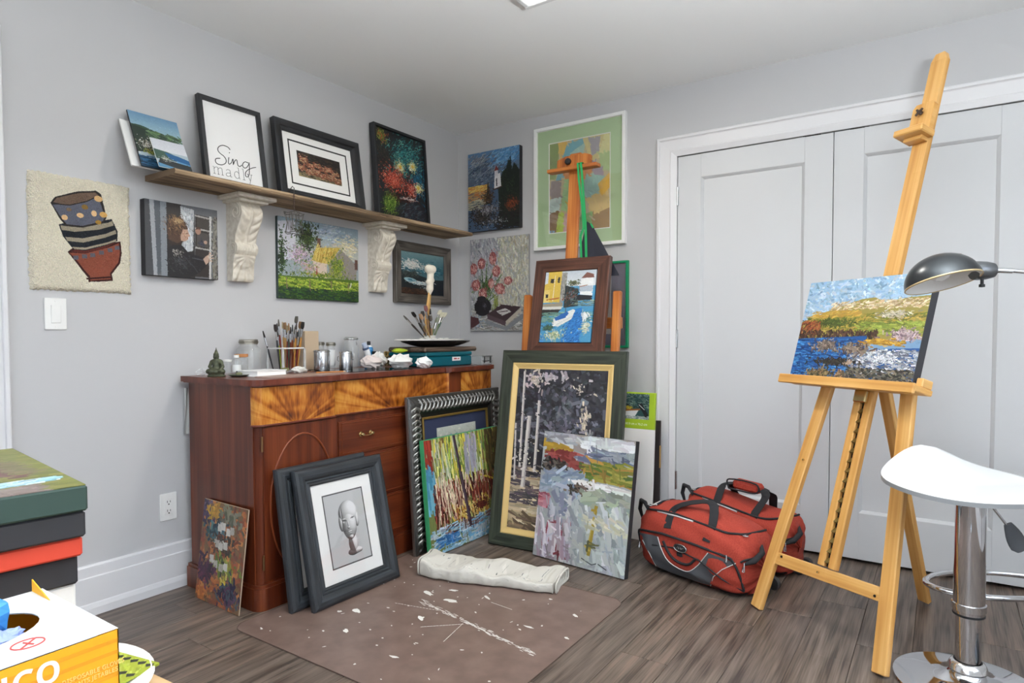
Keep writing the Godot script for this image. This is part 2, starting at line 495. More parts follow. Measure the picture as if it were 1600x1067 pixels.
func casing_piece(s: SurfaceTool, a: Vector3, b: Vector3, inner: Vector3, w: float, m0: bool, m1: bool):
	# moulded casing from a to b along its outer edge; inner points towards the opening; mitred where m0 / m1
	var prof := [[0, 0], [0, 0.022], [0.006, 0.027], [0.016, 0.027], [0.02, 0.021], [0.024, 0.019], [0.075, 0.016], [0.078, 0.02], [0.082, 0.02], [w, 0.012], [w, 0]]
	var d := (b - a).normalized()
	for i in prof.size() - 1:
		var p: Array = prof[i]; var q: Array = prof[i + 1]
		var P0: Vector3 = a + inner * p[0] + Vector3(0, 0, p[1]) + (d * p[0] if m0 else Vector3.ZERO)
		var P1: Vector3 = b + inner * p[0] + Vector3(0, 0, p[1]) - (d * p[0] if m1 else Vector3.ZERO)
		var Q0: Vector3 = a + inner * q[0] + Vector3(0, 0, q[1]) + (d * q[0] if m0 else Vector3.ZERO)
		var Q1: Vector3 = b + inner * q[0] + Vector3(0, 0, q[1]) - (d * q[0] if m1 else Vector3.ZERO)
		var hint: Vector3 = inner * (-(q[1] - p[1])) + Vector3(0, 0, q[0] - p[0])
		qh(s, [P0, P1, Q1, Q0], hint, [Vector2.ZERO, Vector2.ZERO, Vector2.ZERO, Vector2.ZERO])

func closet():
	var tr := struct_node("trim_1")
	var s := st()
	var xl := 1.4115; var xr := 3.168; var yt := 2.164
	casing_piece(s, Vector3(xl, 0, 0), Vector3(xl, yt, 0), Vector3(1, 0, 0), 0.108, false, true)
	casing_piece(s, Vector3(xl, yt, 0), Vector3(xr, yt, 0), Vector3(0, -1, 0), 0.108, true, true)
	casing_piece(s, Vector3(xr, yt, 0), Vector3(xr, 0, 0), Vector3(-1, 0, 0), 0.108, true, false)
	obj("casing", s, M.trim, tr)
	obj("jamb", bx(bx(st(), 1.5185, 0, -0.14, 1.5235, 2.06, 0.011), 3.0565, 0, -0.14, 3.0615, 2.06, 0.011), M.trim, tr)
	for k in 2:
		var d := struct_node("door_%d" % (k + 1))
		var w := 0.7625
		d.position = Vector3([1.907, 2.6725][k], 0.016, -0.036)
		var h := 2.036
		# stiles and rails around one recessed flat panel with a sloped sticking
		s = st()
		var in_x := 0.127; var bot := 0.222; var top := 0.122
		var x0 := -w / 2; var x1 := w / 2
		bx(s, x0, 0, 0, x0 + in_x, h, 0.036, 0.0015); bx(s, x1 - in_x, 0, 0, x1, h, 0.036, 0.0015)
		bx(s, x0 + in_x, 0, 0, x1 - in_x, bot, 0.036); bx(s, x0 + in_x, h - top, 0, x1 - in_x, h, 0.036)
		obj("frame", s, M.door, d)
		var pw := w - 2 * in_x; var ph := h - bot - top
		s = ring_frame(st(), pw, ph, [[0, 0.036], [0.004, 0.033], [0.011, 0.026], [0.013, 0.022]])
		bx(s, -pw / 2 + 0.0125, 0.0125, 0.01, pw / 2 - 0.0125, ph - 0.0125, 0.0225)
		var p := obj("panel", s, M.door, d); p.position.y = bot
		if k == 0:
			for y in [0.22, 1.0, 1.775]:
				s = st(); bx(s, x0 - 0.006, y, 0.032, x0 + 0.006, y + 0.1, 0.04, 0.001)
				tube(s, [Vector3(x0, y, 0.043), Vector3(x0, y + 0.1, 0.043)], 0.005)
				obj("hinge", s, M.steel, d)
		# ball catch at the meeting edge
		s = bx(st(), [0.245, -0.315][k], h - 0.001, 0.006, [0.325, -0.235][k], h + 0.005, 0.0355)
		obj("catch_plate", s, M.dark_metal, d)

func wall_fittings():
	var sw := thing("light_switch", "white rocker light switch below the hooked rug on the grey wall", "light switch", Vector3(0, 1.168, 2.394), PI / 2)
	obj("cover_plate", box(st(), Vector3(0, 0, 0.003), Vector3(0.072, 0.117, 0.006), 0.002), mat("f4f4f2", 0.12), sw)
	var rk := box(st(), Vector3(0, 0, 0.0075), Vector3(0.032, 0.066, 0.005), 0.001, Transform3D(Basis(Vector3.RIGHT, 0.05), Vector3.ZERO))
	obj("rocker", rk, mat("f6f6f4", 0.15), sw)
	for y in [-0.048, 0.048]: obj("screw", lathe(st(), [[0.0032, 0], [0.003, 0.0008], [0, 0.001]], 10, Transform3D(Basis(Vector3.RIGHT, PI / 2), Vector3(0, y, 0.006))), M.white_plastic, sw)
	var ou := thing("power_outlet", "white duplex power outlet low on the wall beside the sideboard", "outlet", Vector3(0, 0.357, 1.993), PI / 2)
	obj("cover_plate", box(st(), Vector3(0, 0, 0.003), Vector3(0.071, 0.116, 0.006), 0.002), M.white_plastic, ou)
	obj("insert", box(st(), Vector3(0, 0, 0.0068), Vector3(0.034, 0.068, 0.002), 0.0005), M.white_plastic, ou)
	for y in [-0.019, 0.019]:
		var s := st()
		box(s, Vector3(-0.0062, y + 0.003, 0.0078), Vector3(0.0024, 0.009, 0.0006)); box(s, Vector3(0.0062, y + 0.003, 0.0078), Vector3(0.0024, 0.008, 0.0006))
		lathe(s, [[0.003, 0], [0.003, 0.0003], [0, 0.0003]], 10, Transform3D(Basis(Vector3.RIGHT, PI / 2), Vector3(0, y - 0.008, 0.0078)))
		obj("socket", s, mat("222222", 0.6), ou)

# ---------------------------------------------------------------- sideboard
func side_outline(off: float) -> Array:
	# front outline of the breakfront, points (x, z) from the left end to the right end, grown by off
	var o := []
	var r := 0.03
	for k in 7:
		var t := PI / 2 * k / 6
		o.append(Vector2(0.50 - r + (r + off) * sin(t), 0.7825 - r + (r + off) * cos(t)))
	o.append(Vector2(0.50 + off, 0.42)); o.append(Vector2(0.497 + off, 0.405 - off)); o.append(Vector2(0.478 + off, 0.3875 - off))
	o.append(Vector2(0.476 + off, 0.2)); o.append(Vector2(0.476 + off, -0.2)); o.append(Vector2(0.478 + off, -0.373 + off))
	for k in 5:
		var t := PI / 2 * k / 4
		o.append(Vector2(0.48 + (0.02 + off) * sin(t), -0.3875 - 0.01 + (0.02 + off) * cos(t) * 0.8))
	for k in 7:
		var t := PI / 2 * k / 6
		o.append(Vector2(0.50 - r + (r + off) * cos(t), -0.7825 + r - (r + off) * sin(t)))
	return o

func side_slab(s: SurfaceTool, off: float, y0: float, y1: float, back := 0.0) -> SurfaceTool:
	var pl := PackedVector2Array()
	pl.append(Vector2(back, -(0.7825 + off)))
	for p in side_outline(off): pl.append(Vector2(p.x, -p.y))
	pl.append(Vector2(back, 0.7825 + off))
	return prism(s, pl, y0, y1, Transform3D(Basis(Vector3(1, 0, 0), Vector3(0, 0, -1), Vector3(0, 1, 0)), Vector3.ZERO))

func veneer(z0: float, z1: float, y0: float, y1: float, off: float) -> SurfaceTool:
	# curved drawer front following the outline between z0 (left) and z1 (right), with its returns
	var a := []; var b := []
	var fine := []
	var o1 := side_outline(off); var o0 := side_outline(0.0)
	for i in o1.size() - 1:
		for k in 4: fine.append([o1[i].lerp(o1[i + 1], k / 4.0), o0[i].lerp(o0[i + 1], k / 4.0)])
	fine.append([o1[-1], o0[-1]])
	for p in fine:
		if p[0].y <= z0 and p[0].y >= z1: a.append(p[0]); b.append(p[1])
	var s := st(); s.set_smooth_group(1)
	var L := 0.0
	for i in a.size() - 1: L += a[i].distance_to(a[i + 1])
	var u := 0.0
	for i in a.size() - 1:
		var du: float = a[i].distance_to(a[i + 1])
		q4(s, Vector3(a[i].x, y0, a[i].y), Vector3(a[i + 1].x, y0, a[i + 1].y), Vector3(a[i + 1].x, y1, a[i + 1].y), Vector3(a[i].x, y1, a[i].y), Vector2(u / L, 1), Vector2((u + du) / L, 1), Vector2((u + du) / L, 0), Vector2(u / L, 0))
		u += du
	s.set_smooth_group(-1)
	for i in a.size() - 1:
		for y in [y0, y1]:
			qh(s, [Vector3(a[i].x, y, a[i].y), Vector3(a[i + 1].x, y, a[i + 1].y), Vector3(b[i + 1].x, y, b[i + 1].y), Vector3(b[i].x, y, b[i].y)], Vector3(0, -1 if y == y0 else 1, 0), [Vector2.ZERO, Vector2.ZERO, Vector2.ZERO, Vector2.ZERO])
	for e in [0, a.size() - 1]:
		qh(s, [Vector3(a[e].x, y0, a[e].y), Vector3(a[e].x, y1, a[e].y), Vector3(b[e].x, y1, b[e].y), Vector3(b[e].x, y0, b[e].y)], Vector3(0, 0, 1 if e == 0 else -1), [Vector2(0, 1), Vector2(0, 0), Vector2(0, 0), Vector2(0, 1)])
	return s

func outline_bead(z0: float, z1: float, y: float, off: float, r: float) -> SurfaceTool:
	var pts := []
	for p in side_outline(off):
		if p.y <= z0 and p.y >= z1: pts.append(Vector3(p.x, y, p.y))
	return tube(st(), pts, r, 8)

func drawer_pull(parent: Node, z: float, y: float, x: float):
	var h := Node3D.new(); h.name = "handle"; parent.add_child(h, true); h.position = Vector3(x, y, z)
	var s := st()
	for k in [-1, 1]:
		lathe(s, [[0, 0], [0.011, 0], [0.0115, 0.003], [0.006, 0.005], [0.005, 0.012], [0.0085, 0.017], [0.006, 0.022], [0, 0.023]], 14, Transform3D(Basis(Vector3.BACK, -PI / 2), Vector3(0, 0, k * 0.03)))
	var pts := []
	for i in 9:
		var t := PI * i / 8
		pts.append(Vector3(0.017, -0.006 * sin(t), 0.03 * cos(t)))
	tube(s, pts, 0.002, 6)
	s.generate_normals()
	var o := MeshInstance3D.new(); o.name = "bail"; o.mesh = s.commit(); o.material_override = M.brass; h.add_child(o)

func sideboard():
	var t := thing("sideboard", "antique mahogany sideboard with flame veneer drawers and oval panelled door", "sideboard", Vector3(0.03, 0, 1.1375))
	obj("top", side_slab(st(), 0.024, 0.891, 0.914), M.mahogany_top, t)
	obj("top_moulding", side_slab(st(), 0.012, 0.886, 0.8912), M.mahogany_top, t)
	# carcass: ends, back and front frame
	var s := side_slab(st(), -0.004, 0.1, 0.886, 0.02)
	obj("carcass", s, M.mahogany, t)
	s = bx(st(), 0.02, 0.1, 0.7785, 0.472, 0.886, 0.7825, 0.0, 1)
	obj("end_panel", s, M.mahogany, t)
	s = bx(st(), 0.02, 0.1, -0.7825, 0.472, 0.886, -0.7785, 0.0, 1)
	obj("end_panel", s, M.mahogany, t)
	s = side_slab(st(), 0.012, 0.0, 0.088); side_slab(s, 0.006, 0.088, 0.1)
	obj("plinth", s, M.mahogany, t)
	var zs := [[0.80, 0.39], [0.386, -0.385], [-0.398, -0.80]]
	for k in 3:
		var d := obj("frieze_drawer", veneer(zs[k][0], zs[k][1], 0.735, 0.883, 0.006), M.flame, t)
		obj("bead", outline_bead(zs[k][0], zs[k][1], 0.732, 0.007, 0.0045), M.mahogany_top, d)
	for k in [1, -1]:
		var zc: float = 0.5715 * k
		var d := obj("door", bx(st(), 0.49, 0.112, zc - 0.185, 0.5015, 0.724, zc + 0.185, 0.001, 1), M.mahogany, t)
		var pts := []
		for i in 41: pts.append(Vector3(0.503, 0.40 + 0.28 * sin(TAU * i / 40), zc + 0.158 * cos(TAU * i / 40)))
		obj("oval_bead", tube(st(), pts, 0.0045, 8, false), mat("7c3c1f", 0.3), d)
		for y in [0.16, 0.63]: obj("hinge", tube(st(), [Vector3(0.503, y, zc + 0.192 * k), Vector3(0.503, y + 0.06, zc + 0.192 * k)], 0.004, 8), mat("8a6a4a", 0.4, 0.8), d)
	for a in [[0.545, 0.70], [0.325, 0.535], [0.125, 0.315]]:
		var d := obj("drawer", bx(st(), 0.465, a[0], -0.36, 0.4785, a[1], 0.36, 0.001, 2), M.mahogany, t)
		s = st()
		for z in [-0.34, 0.34]: box(s, Vector3(0.4785, (a[0] + a[1]) / 2, z), Vector3(0.005, a[1] - a[0] - 0.018, 0.004), 0.001)
		for y in [a[0] + 0.01, a[1] - 0.01]: box(s, Vector3(0.4785, y, 0), Vector3(0.005, 0.004, 0.684), 0.001)
		obj("cock_bead", s, mat("6d3219", 0.3), d)
		for z in [0.2, -0.2]: drawer_pull(d, z, (a[0] + a[1]) / 2 + 0.008, 0.479)

# ---------------------------------------------------------------- shelf, corbels, hanging ornament
func shelf_and_corbels():
	var sh := thing("wall_shelf", "long reclaimed wood plank shelf holding framed pictures", "shelf", Vector3(0, 1.722, 1.1035))
	var r := RandomNumberGenerator.new(); r.seed = 5
	var rings := []
	for i in 41:
		var z := 0.9565 - 1.913 * i / 40.0
		var j := r.randf_range(-0.0025, 0.002); var k := r.randf_range(-0.0012, 0.0012)
		rings.append([Vector3(0.0, 0, z), Vector3(0.0, 0.023, z), Vector3(0.224 + j, 0.023 + k * 0.3, z), Vector3(0.231 + j, 0.018 + k, z), Vector3(0.233 + j, 0.011 + k, z), Vector3(0.230 + j, 0.003 + k, z), Vector3(0.222 + j, 0, z)])
	obj("plank", loft(st(), rings, true, false), M.shelf, sh)
	for k in 2: corbel([1.648, 0.777][k], ["carved cream plaster corbel under the shelf beside the painting of a girl", "carved cream plaster corbel under the shelf between barn and sea paintings"][k])
	var o := thing("hanging_ornament", "small dark wire basket ornament hanging from the shelf edge", "ornament", Vector3(0.243, 1.56, 1.515))
	var s := st()
	tube(s, [Vector3(-0.028, 0.188, 0.012), Vector3(-0.014, 0.2, 0.01), Vector3(0.0, 0.213, 0.008), Vector3(0.006, 0.205, 0.003), Vector3(0.002, 0.19, 0.0), Vector3(0, 0.18, 0)], 0.002, 6)
	obj("hook", s, mat("5e5a56", 0.35, 0.85), o)
	s = st()
	for i in 7:
		var y := 0.172 - i * 0.011
		var pts := []
		for k in 9:
			var a := TAU * k / 8
			pts.append(Vector3(sin(a) * 0.003, y + cos(a) * 0.007, 0) if i % 2 == 0 else Vector3(0, y + cos(a) * 0.007, sin(a) * 0.003))
		tube(s, pts, 0.0014, 5, false)
	obj("chain", s, mat("5a4a44", 0.4, 0.8), o)
	s = st()
	for yy in [[0.09, 0.036, 0.05], [0.0, 0.032, 0.046]]:
		var pts := []
		for k in 17: pts.append(Vector3(cos(TAU * k / 16) * yy[1], yy[0] + 0.004 * sin(TAU * k / 4), sin(TAU * k / 16) * yy[2]))
		tube(s, pts, 0.0019, 6, false)
	for k in 8:
		var a := TAU * k / 8
		tube(s, [Vector3(cos(a) * 0.036, 0.09, sin(a) * 0.05), Vector3(cos(a) * 0.025, 0.045, sin(a) * 0.036), Vector3(cos(a) * 0.032, 0, sin(a) * 0.046)], 0.0014, 5)
	for k in 3:
		var pts := []
		for i in 9: pts.append(Vector3(0, 0.012 + 0.085 * sin(PI * i / 8), -0.018 + 0.018 * k + 0.013 * cos(PI * i / 8)))
		tube(s, pts, 0.0014, 5)
	obj("wire_basket", s, mat("5e5a56", 0.35, 0.85), o)

func corbel(zc: float, label: String):
	var t := thing("corbel", label, "corbel", Vector3(0, 1.338, zc), PI / 2, "plaster corbels under the shelf")
	# local: x across, y up, z out from the wall
	var prof := [[0.036, 0.0], [0.044, 0.012], [0.046, 0.05], [0.05, 0.085], [0.058, 0.108], [0.062, 0.118], [0.072, 0.126], [0.08, 0.138], [0.082, 0.152], [0.076, 0.166], [0.066, 0.174], [0.066, 0.186], [0.07, 0.205], [0.08, 0.225], [0.094, 0.248], [0.11, 0.272], [0.12, 0.295], [0.12, 0.315], [0.112, 0.332], [0.1, 0.342], [0.098, 0.352]]
	var hw := 0.054
	var at := func(v: float) -> Vector2:
		var x := v * (prof.size() - 1); var i := mini(int(x), prof.size() - 2)
		return Vector2(prof[i][0], prof[i][1]).lerp(Vector2(prof[i + 1][0], prof[i + 1][1]), x - i)
	var front := func(u: float, v: float) -> Vector3:
		var p: Vector2 = at.call(v)
		var h := p.y
		var w := absf(u - 0.5) * 2.0
		var d := 0.0
		var edge := smoothstep(1.0, 0.86, w)
		if h < 0.118:   # fan of leaves around a shell
			var ax := (u - 0.5) * 0.108; var ay := h - 0.112
			var rr := Vector2(ax, ay).length(); var an := atan2(ax, -ay)
			d = 0.006 * cos(an * 15.0) * smoothstep(0.02, 0.05, rr)
			if rr < 0.052: d = 0.012 * (1.0 - rr / 0.075) + 0.004 * cos(an * 13.0) * smoothstep(0.008, 0.03, rr) + 0.004
		elif h < 0.172: d = 0.0022 * cos(u * TAU * 8.0)
		else:
			var y := h - 0.172
			d = 0.0075 * absf(sin((y - w * w * 0.035) * 82.0)) * smoothstep(0.1, 0.3, w) * smoothstep(0.0, 0.02, y) * smoothstep(0.18, 0.165, y) + 0.007 * exp(-w * w * 50.0) - 0.004 * exp(-(w - 0.16) * (w - 0.16) * 300.0)
		return Vector3((u - 0.5) * 2.0 * hw, p.y, p.x + d * edge)
	var s := patch(st(), 36, 110, front, 3)
	# sides
	for sd in [-1.0, 1.0]:
		for i in prof.size() - 1:
			var a: Array = prof[i]; var b: Array = prof[i + 1]
			s.set_smooth_group(-1)
			qh(s, [Vector3(sd * hw, a[1], 0), Vector3(sd * hw, a[1], a[0]), Vector3(sd * hw, b[1], b[0]), Vector3(sd * hw, b[1], 0)], Vector3(sd, 0, 0), [Vector2.ZERO, Vector2.ZERO, Vector2.ZERO, Vector2.ZERO])
	qh(s, [Vector3(-hw, 0, 0), Vector3(hw, 0, 0), Vector3(hw, 0, 0.036), Vector3(-hw, 0, 0.036)], Vector3.DOWN, [Vector2.ZERO, Vector2.ZERO, Vector2.ZERO, Vector2.ZERO])
	obj("scroll_body", s, M.plaster, t)
	s = st()
	for sd in [-1.0, 1.0]:
		for c in [[0.31, 0.075, 0.038, 1.0], [0.15, 0.048, 0.026, -1.0]]:
			var pts := []
			for i in 26:
				var a := TAU * 1.8 * i / 25.0
				var rr: float = c[2] * (1.0 - i / 28.0)
				pts.append(Vector3(sd * hw, c[0] + c[3] * rr * cos(a), c[1] + rr * sin(a)))
			tube(s, pts, 0.0035, 6)
	obj("volute", s, M.plaster, t)
	s = box(st(), Vector3(0, 0.3745, 0.084), Vector3(0.196, 0.019, 0.168), 0.004)
	box(s, Vector3(0, 0.359, 0.07), Vector3(0.15, 0.014, 0.14), 0.005)
	obj("abacus", s, M.plaster, t)

# ---------------------------------------------------------------- painting with computed strokes
class Brush:
	var im: Image
	var r := RandomNumberGenerator.new()
	var W: int
	var k := 0.62   # size of the brush
	var H: int
	func _init(w: int, h: int, base: String, sd: int):
		W = int(w * 1.35); H = int(h * 1.35); w = W; h = H; im = Image.create(w, h, false, Image.FORMAT_RGB8); im.fill(Color.html(base)); r.seed = sd
	func grad(y0: float, y1: float, a: String, b: String):
		var ca := Color.html(a); var cb := Color.html(b)
		for y in range(int(y0 * H), int(y1 * H)): im.fill_rect(Rect2i(0, y, W, 1), ca.lerp(cb, clampf((float(y) / H - y0) / maxf(y1 - y0, 0.001), 0, 1)))
	func fillpx(c: Color, px: Array):
		var lo := 1e9; var hi := -1e9
		for p in px: lo = minf(lo, p.y); hi = maxf(hi, p.y)
		for y in range(maxi(int(floor(lo)), 0), mini(int(ceil(hi)), H)):
			var yc := y + 0.5
			var xs := []
			for i in px.size():
				var a: Vector2 = px[i]; var b: Vector2 = px[(i + 1) % px.size()]
				if (a.y <= yc) != (b.y <= yc): xs.append(a.x + (yc - a.y) / (b.y - a.y) * (b.x - a.x))
			xs.sort()
			for k in range(0, xs.size() - 1, 2):
				var x0 := maxi(int(round(xs[k])), 0); var x1 := mini(int(round(xs[k + 1])), W)
				if x1 > x0: im.fill_rect(Rect2i(x0, y, x1 - x0, 1), c)
	func poly(c: String, p: Array):
		var px := []
		for i in range(0, p.size(), 2): px.append(Vector2(p[i] * W, p[i + 1] * H))
		fillpx(Color.html(c), px)
	func ell(c: String, cx: float, cy: float, rx: float, ry: float, rot := 0.0):
		var px := []
		for i in 20:
			var a := TAU * i / 20
			px.append(Vector2(cx * W, cy * H) + Vector2(cos(a) * rx * W, sin(a) * ry * H).rotated(rot))
		fillpx(Color.html(c), px)
	func stroke(c: Color, x: float, y: float, l: float, w: float, an: float):
		# pixels; a dab with slightly ragged ends
		l *= k; w *= k * 0.97
		var d := Vector2(cos(an), sin(an)); var n := Vector2(-d.y, d.x) * w * 0.5
		var p := Vector2(x, y); var e := d * l * 0.5
		fillpx(c, [p - e - n * 0.7, p + e - n * r.randf_range(0.5, 1), p + e * r.randf_range(0.9, 1.15) + n * 0.3, p + e * 0.8 + n, p - e + n])
	func jit(c: Color, j: float) -> Color:
		var k := 1.0 + r.randf_range(-j, j)
		return Color(clampf(c.r * k + r.randf_range(-j, j) * 0.15, 0, 1), clampf(c.g * k + r.randf_range(-j, j) * 0.15, 0, 1), clampf(c.b * k + r.randf_range(-j, j) * 0.15, 0, 1))
	func dabs(cols: Array, x0: float, y0: float, x1: float, y1: float, n: int, l: float, w: float, an := 0.0, aj := 0.3, j := 0.12):
		for i in int(n * 0.85 / (k * k)):
			var c := Color.html(cols[r.randi() % cols.size()])
			stroke(jit(c, j), r.randf_range(x0, x1) * W, r.randf_range(y0, y1) * H, l * W * r.randf_range(0.5, 1.4), w * W * r.randf_range(0.6, 1.3), an + r.randf_range(-aj, aj))
	func clump(cols: Array, cx: float, cy: float, rx: float, ry: float, n: int, l: float, w: float, an := 0.0, aj := 3.0, j := 0.12):
		for i in int(n * 0.85 / (k * k)):
			var a := r.randf() * TAU; var q := minf(absf(r.randfn()) * 0.52 + 0.05 * r.randf(), 1.5)
			var c := Color.html(cols[r.randi() % cols.size()])
			stroke(jit(c, j), (cx + cos(a) * q * rx) * W, (cy + sin(a) * q * ry) * H, l * W * r.randf_range(0.5, 1.4), w * W * r.randf_range(0.6, 1.3), an + r.randf_range(-aj, aj))
	func line(c: String, p: Array, w: float):
		for i in range(0, p.size() - 2, 2):
			var a := Vector2(p[i] * W, p[i + 1] * H); var b := Vector2(p[i + 2] * W, p[i + 3] * H)
			var n := (b - a).orthogonal().normalized() * maxf(w * W, 1.0) * 0.5
			fillpx(Color.html(c), [a - n, b - n, b + n, a + n])
	func over(n: int, l: float, w: float, an := 0.0, aj := 3.0, j := 0.08):
		# pick colour up where it lies and drag it: breaks every edge into paint
		for i in int(n * 0.8 / (k * k)):
			var x := r.randi() % W; var y := r.randi() % H
			stroke(jit(im.get_pixel(x, y), j), x, y, l * W * r.randf_range(0.5, 1.5), w * W * r.randf_range(0.6, 1.4), an + r.randf_range(-aj, aj))

func painted(b: Brush, rough := 0.5, sat := 0.88) -> StandardMaterial3D:
	var m := StandardMaterial3D.new()
	b.im.adjust_bcs(0.9, 1.06, sat)
	m.albedo_texture = ImageTexture.create_from_image(b.im); m.roughness = rough
	m.texture_repeat = false
	# relief of the paint follows the strokes
	var hm: Image = b.im.duplicate(); hm.convert(Image.FORMAT_L8)
	m.heightmap_enabled = true; m.heightmap_texture = ImageTexture.create_from_image(hm); m.heightmap_scale = 0.02
	return m

func canvas(called: String, label: String, w: float, h: float, d: float, face: Material, side: Material) -> Node3D:
	var t := thing(called, label, "painting")
	obj("stretched_canvas", box(st(), Vector3(0, h / 2, d / 2 - 0.0006), Vector3(w, h, d - 0.0012), 0.0015), side, t)
	obj("painted_face", plate(st(), w - 0.002, h - 0.002, d - 0.0014, d, 0.001), face, t)
	return t

func framed(called: String, label: String, w: float, h: float, prof: Array, fm: Material, opening: float, zface: float, art: Material, cat := "framed picture") -> Node3D:
	# frame moulding, backing board and the picture sheet in its opening
	var t := thing(called, label, cat)
	obj("frame", ring_frame(st(), w, h, prof), fm, t)
	obj("backing", bx(st(), -w / 2 + 0.008, 0.008, 0.002, w / 2 - 0.008, h - 0.008, 0.005), mat("8a7a62", 0.9), t)
	var q := opening - 0.003
	obj("picture", plate(st(), w - 2 * q, h - 2 * q, 0.005, zface, q), art, t)
	return t

func mat_ring(parent: Node, called: String, w: float, h: float, outer: float, inner: float, z0: float, z1: float, m: Material) -> MeshInstance3D:
	# window mat: a flat ring between the insets outer and inner
	return obj(called, ring_frame(st(), w, h, [[outer, z0], [outer, z1], [inner - 0.001, z1], [inner, z1 - 0.001], [inner, z0]]), m, parent)

# ---------------------------------------------------------------- the pictures
func art_girl() -> Material:
	var b := Brush.new(256, 244, "6f7176", 1); b.k = 0.5
	b.poly("4a4d52", [0, 0, .06, 0, .1, 1, 0, 1]); b.poly("a9adb4", [.06, 0, .12, 0, .15, 1, .1, 1]); b.poly("5d646d", [.12, 0, .2, 0, .2, .95, .15, 1])
	b.poly("8d949c", [.2, 0, .28, 0, .28, 1, .2, 1]); b.poly("3a3634", [.28, 0, .48, 0, .48, .3, .28, .3]); b.poly("2e2a2a", [.28, .3, .66, .2, .66, 1, .28, 1])
	b.poly("c7cbd0", [.47, .02, .66, .05, .64, .62, .5, .66]); b.dabs(["dfe2e6", "a4abb3"], .48, .05, .64, .6, 60, .1, .02, 1.5, .2)
	b.poly("3b3230", [.68, .1, .92, .12, .9, .98, .66, .98]); b.poly("4b4540", [.7, .12, .88, .14, .87, .3, .7, .28]); b.poly("55504c", [.7, .34, .87, .36, .86, .55, .69, .55])
	for y in [.12, .3, .57]: b.line("b7b4ad", [.67, y, .93, y + .02], .022)
	b.line("d5d6d4", [.9, .1, .88, 1], .03); b.line("8a857b", [.97, .12, .95, 1], .05); b.dabs(["6f6a5e", "3f3c38", "9b978c"], .92, .1, 1, 1, 50, .06, .03, 1.5)
	b.poly("5a3d2c", [.28, .34, .31, .24, .38, .18, .47, .18, .54, .24, .57, .32, .54, .38, .5, .5, .42, .56, .31, .54]); b.clump(["7d5a3a", "49331f", "a8845a", "2f2018", "8f6a44"], .41, .28, .14, .13, 160, .09, .01, .9, .5); b.clump(["c9a878", "b08c5c"], .44, .23, .08, .05, 40, .07, .007, .8, .4)
	b.poly("c9a088", [.5, .34, .56, .33, .585, .39, .6, .42, .575, .43, .57, .47, .53, .5, .47, .5, .47, .42]); b.dabs(["dcb89c", "b5846a"], .49, .36, .56, .47, 20, .03, .014, 1.2); b.line("5a3a2c", [.545, .385, .575, .39], .008); b.line("8a4a40", [.555, .455, .575, .45], .008)
	b.poly("3a2a22", [.3, .5, .42, .54, .5, .5, .46, .58, .34, .6]); b.poly("232226", [.28, .62, .36, .57, .48, .56, .58, .66, .78, .7, .84, .8, .72, .92, .6, 1, .28, 1]); b.clump(["1d1c20", "35343a", "4c4b52"], .48, .8, .2, .14, 110, .08, .014, .5, .6); b.dabs(["c9c4bc", "8a8680"], .36, .62, .5, .72, 14, .05, .012, .9, .5); b.line("55545c", [.62, .72, .8, .74], .012); b.line("3f3e46", [.5, .7, .66, .86, .7, .92], .012)
	b.poly("c9a792", [.78, .72, .84, .66, .87, .68, .86, .76, .82, .8]); b.line("d8b69e", [.84, .68, .9, .62], .014); b.line("e1c4ae", [.85, .69, .93, .65], .014); b.line("d8b69e", [.86, .71, .94, .69], .013); b.line("c9a48c", [.86, .735, .92, .735], .013)
	b.ell("b98c76", .715, .33, .04, .055); b.poly("5a4034", [.675, .32, .7, .27, .74, .28, .75, .31, .7, .31]); b.clump(["3c3f55", "2a2632", "5b5560"], .77, .5, .06, .08, 40, .05, .012); b.ell("c4a08c", .82, .48, .026, .026)
	b.over(700, .045, .012); return painted(b)

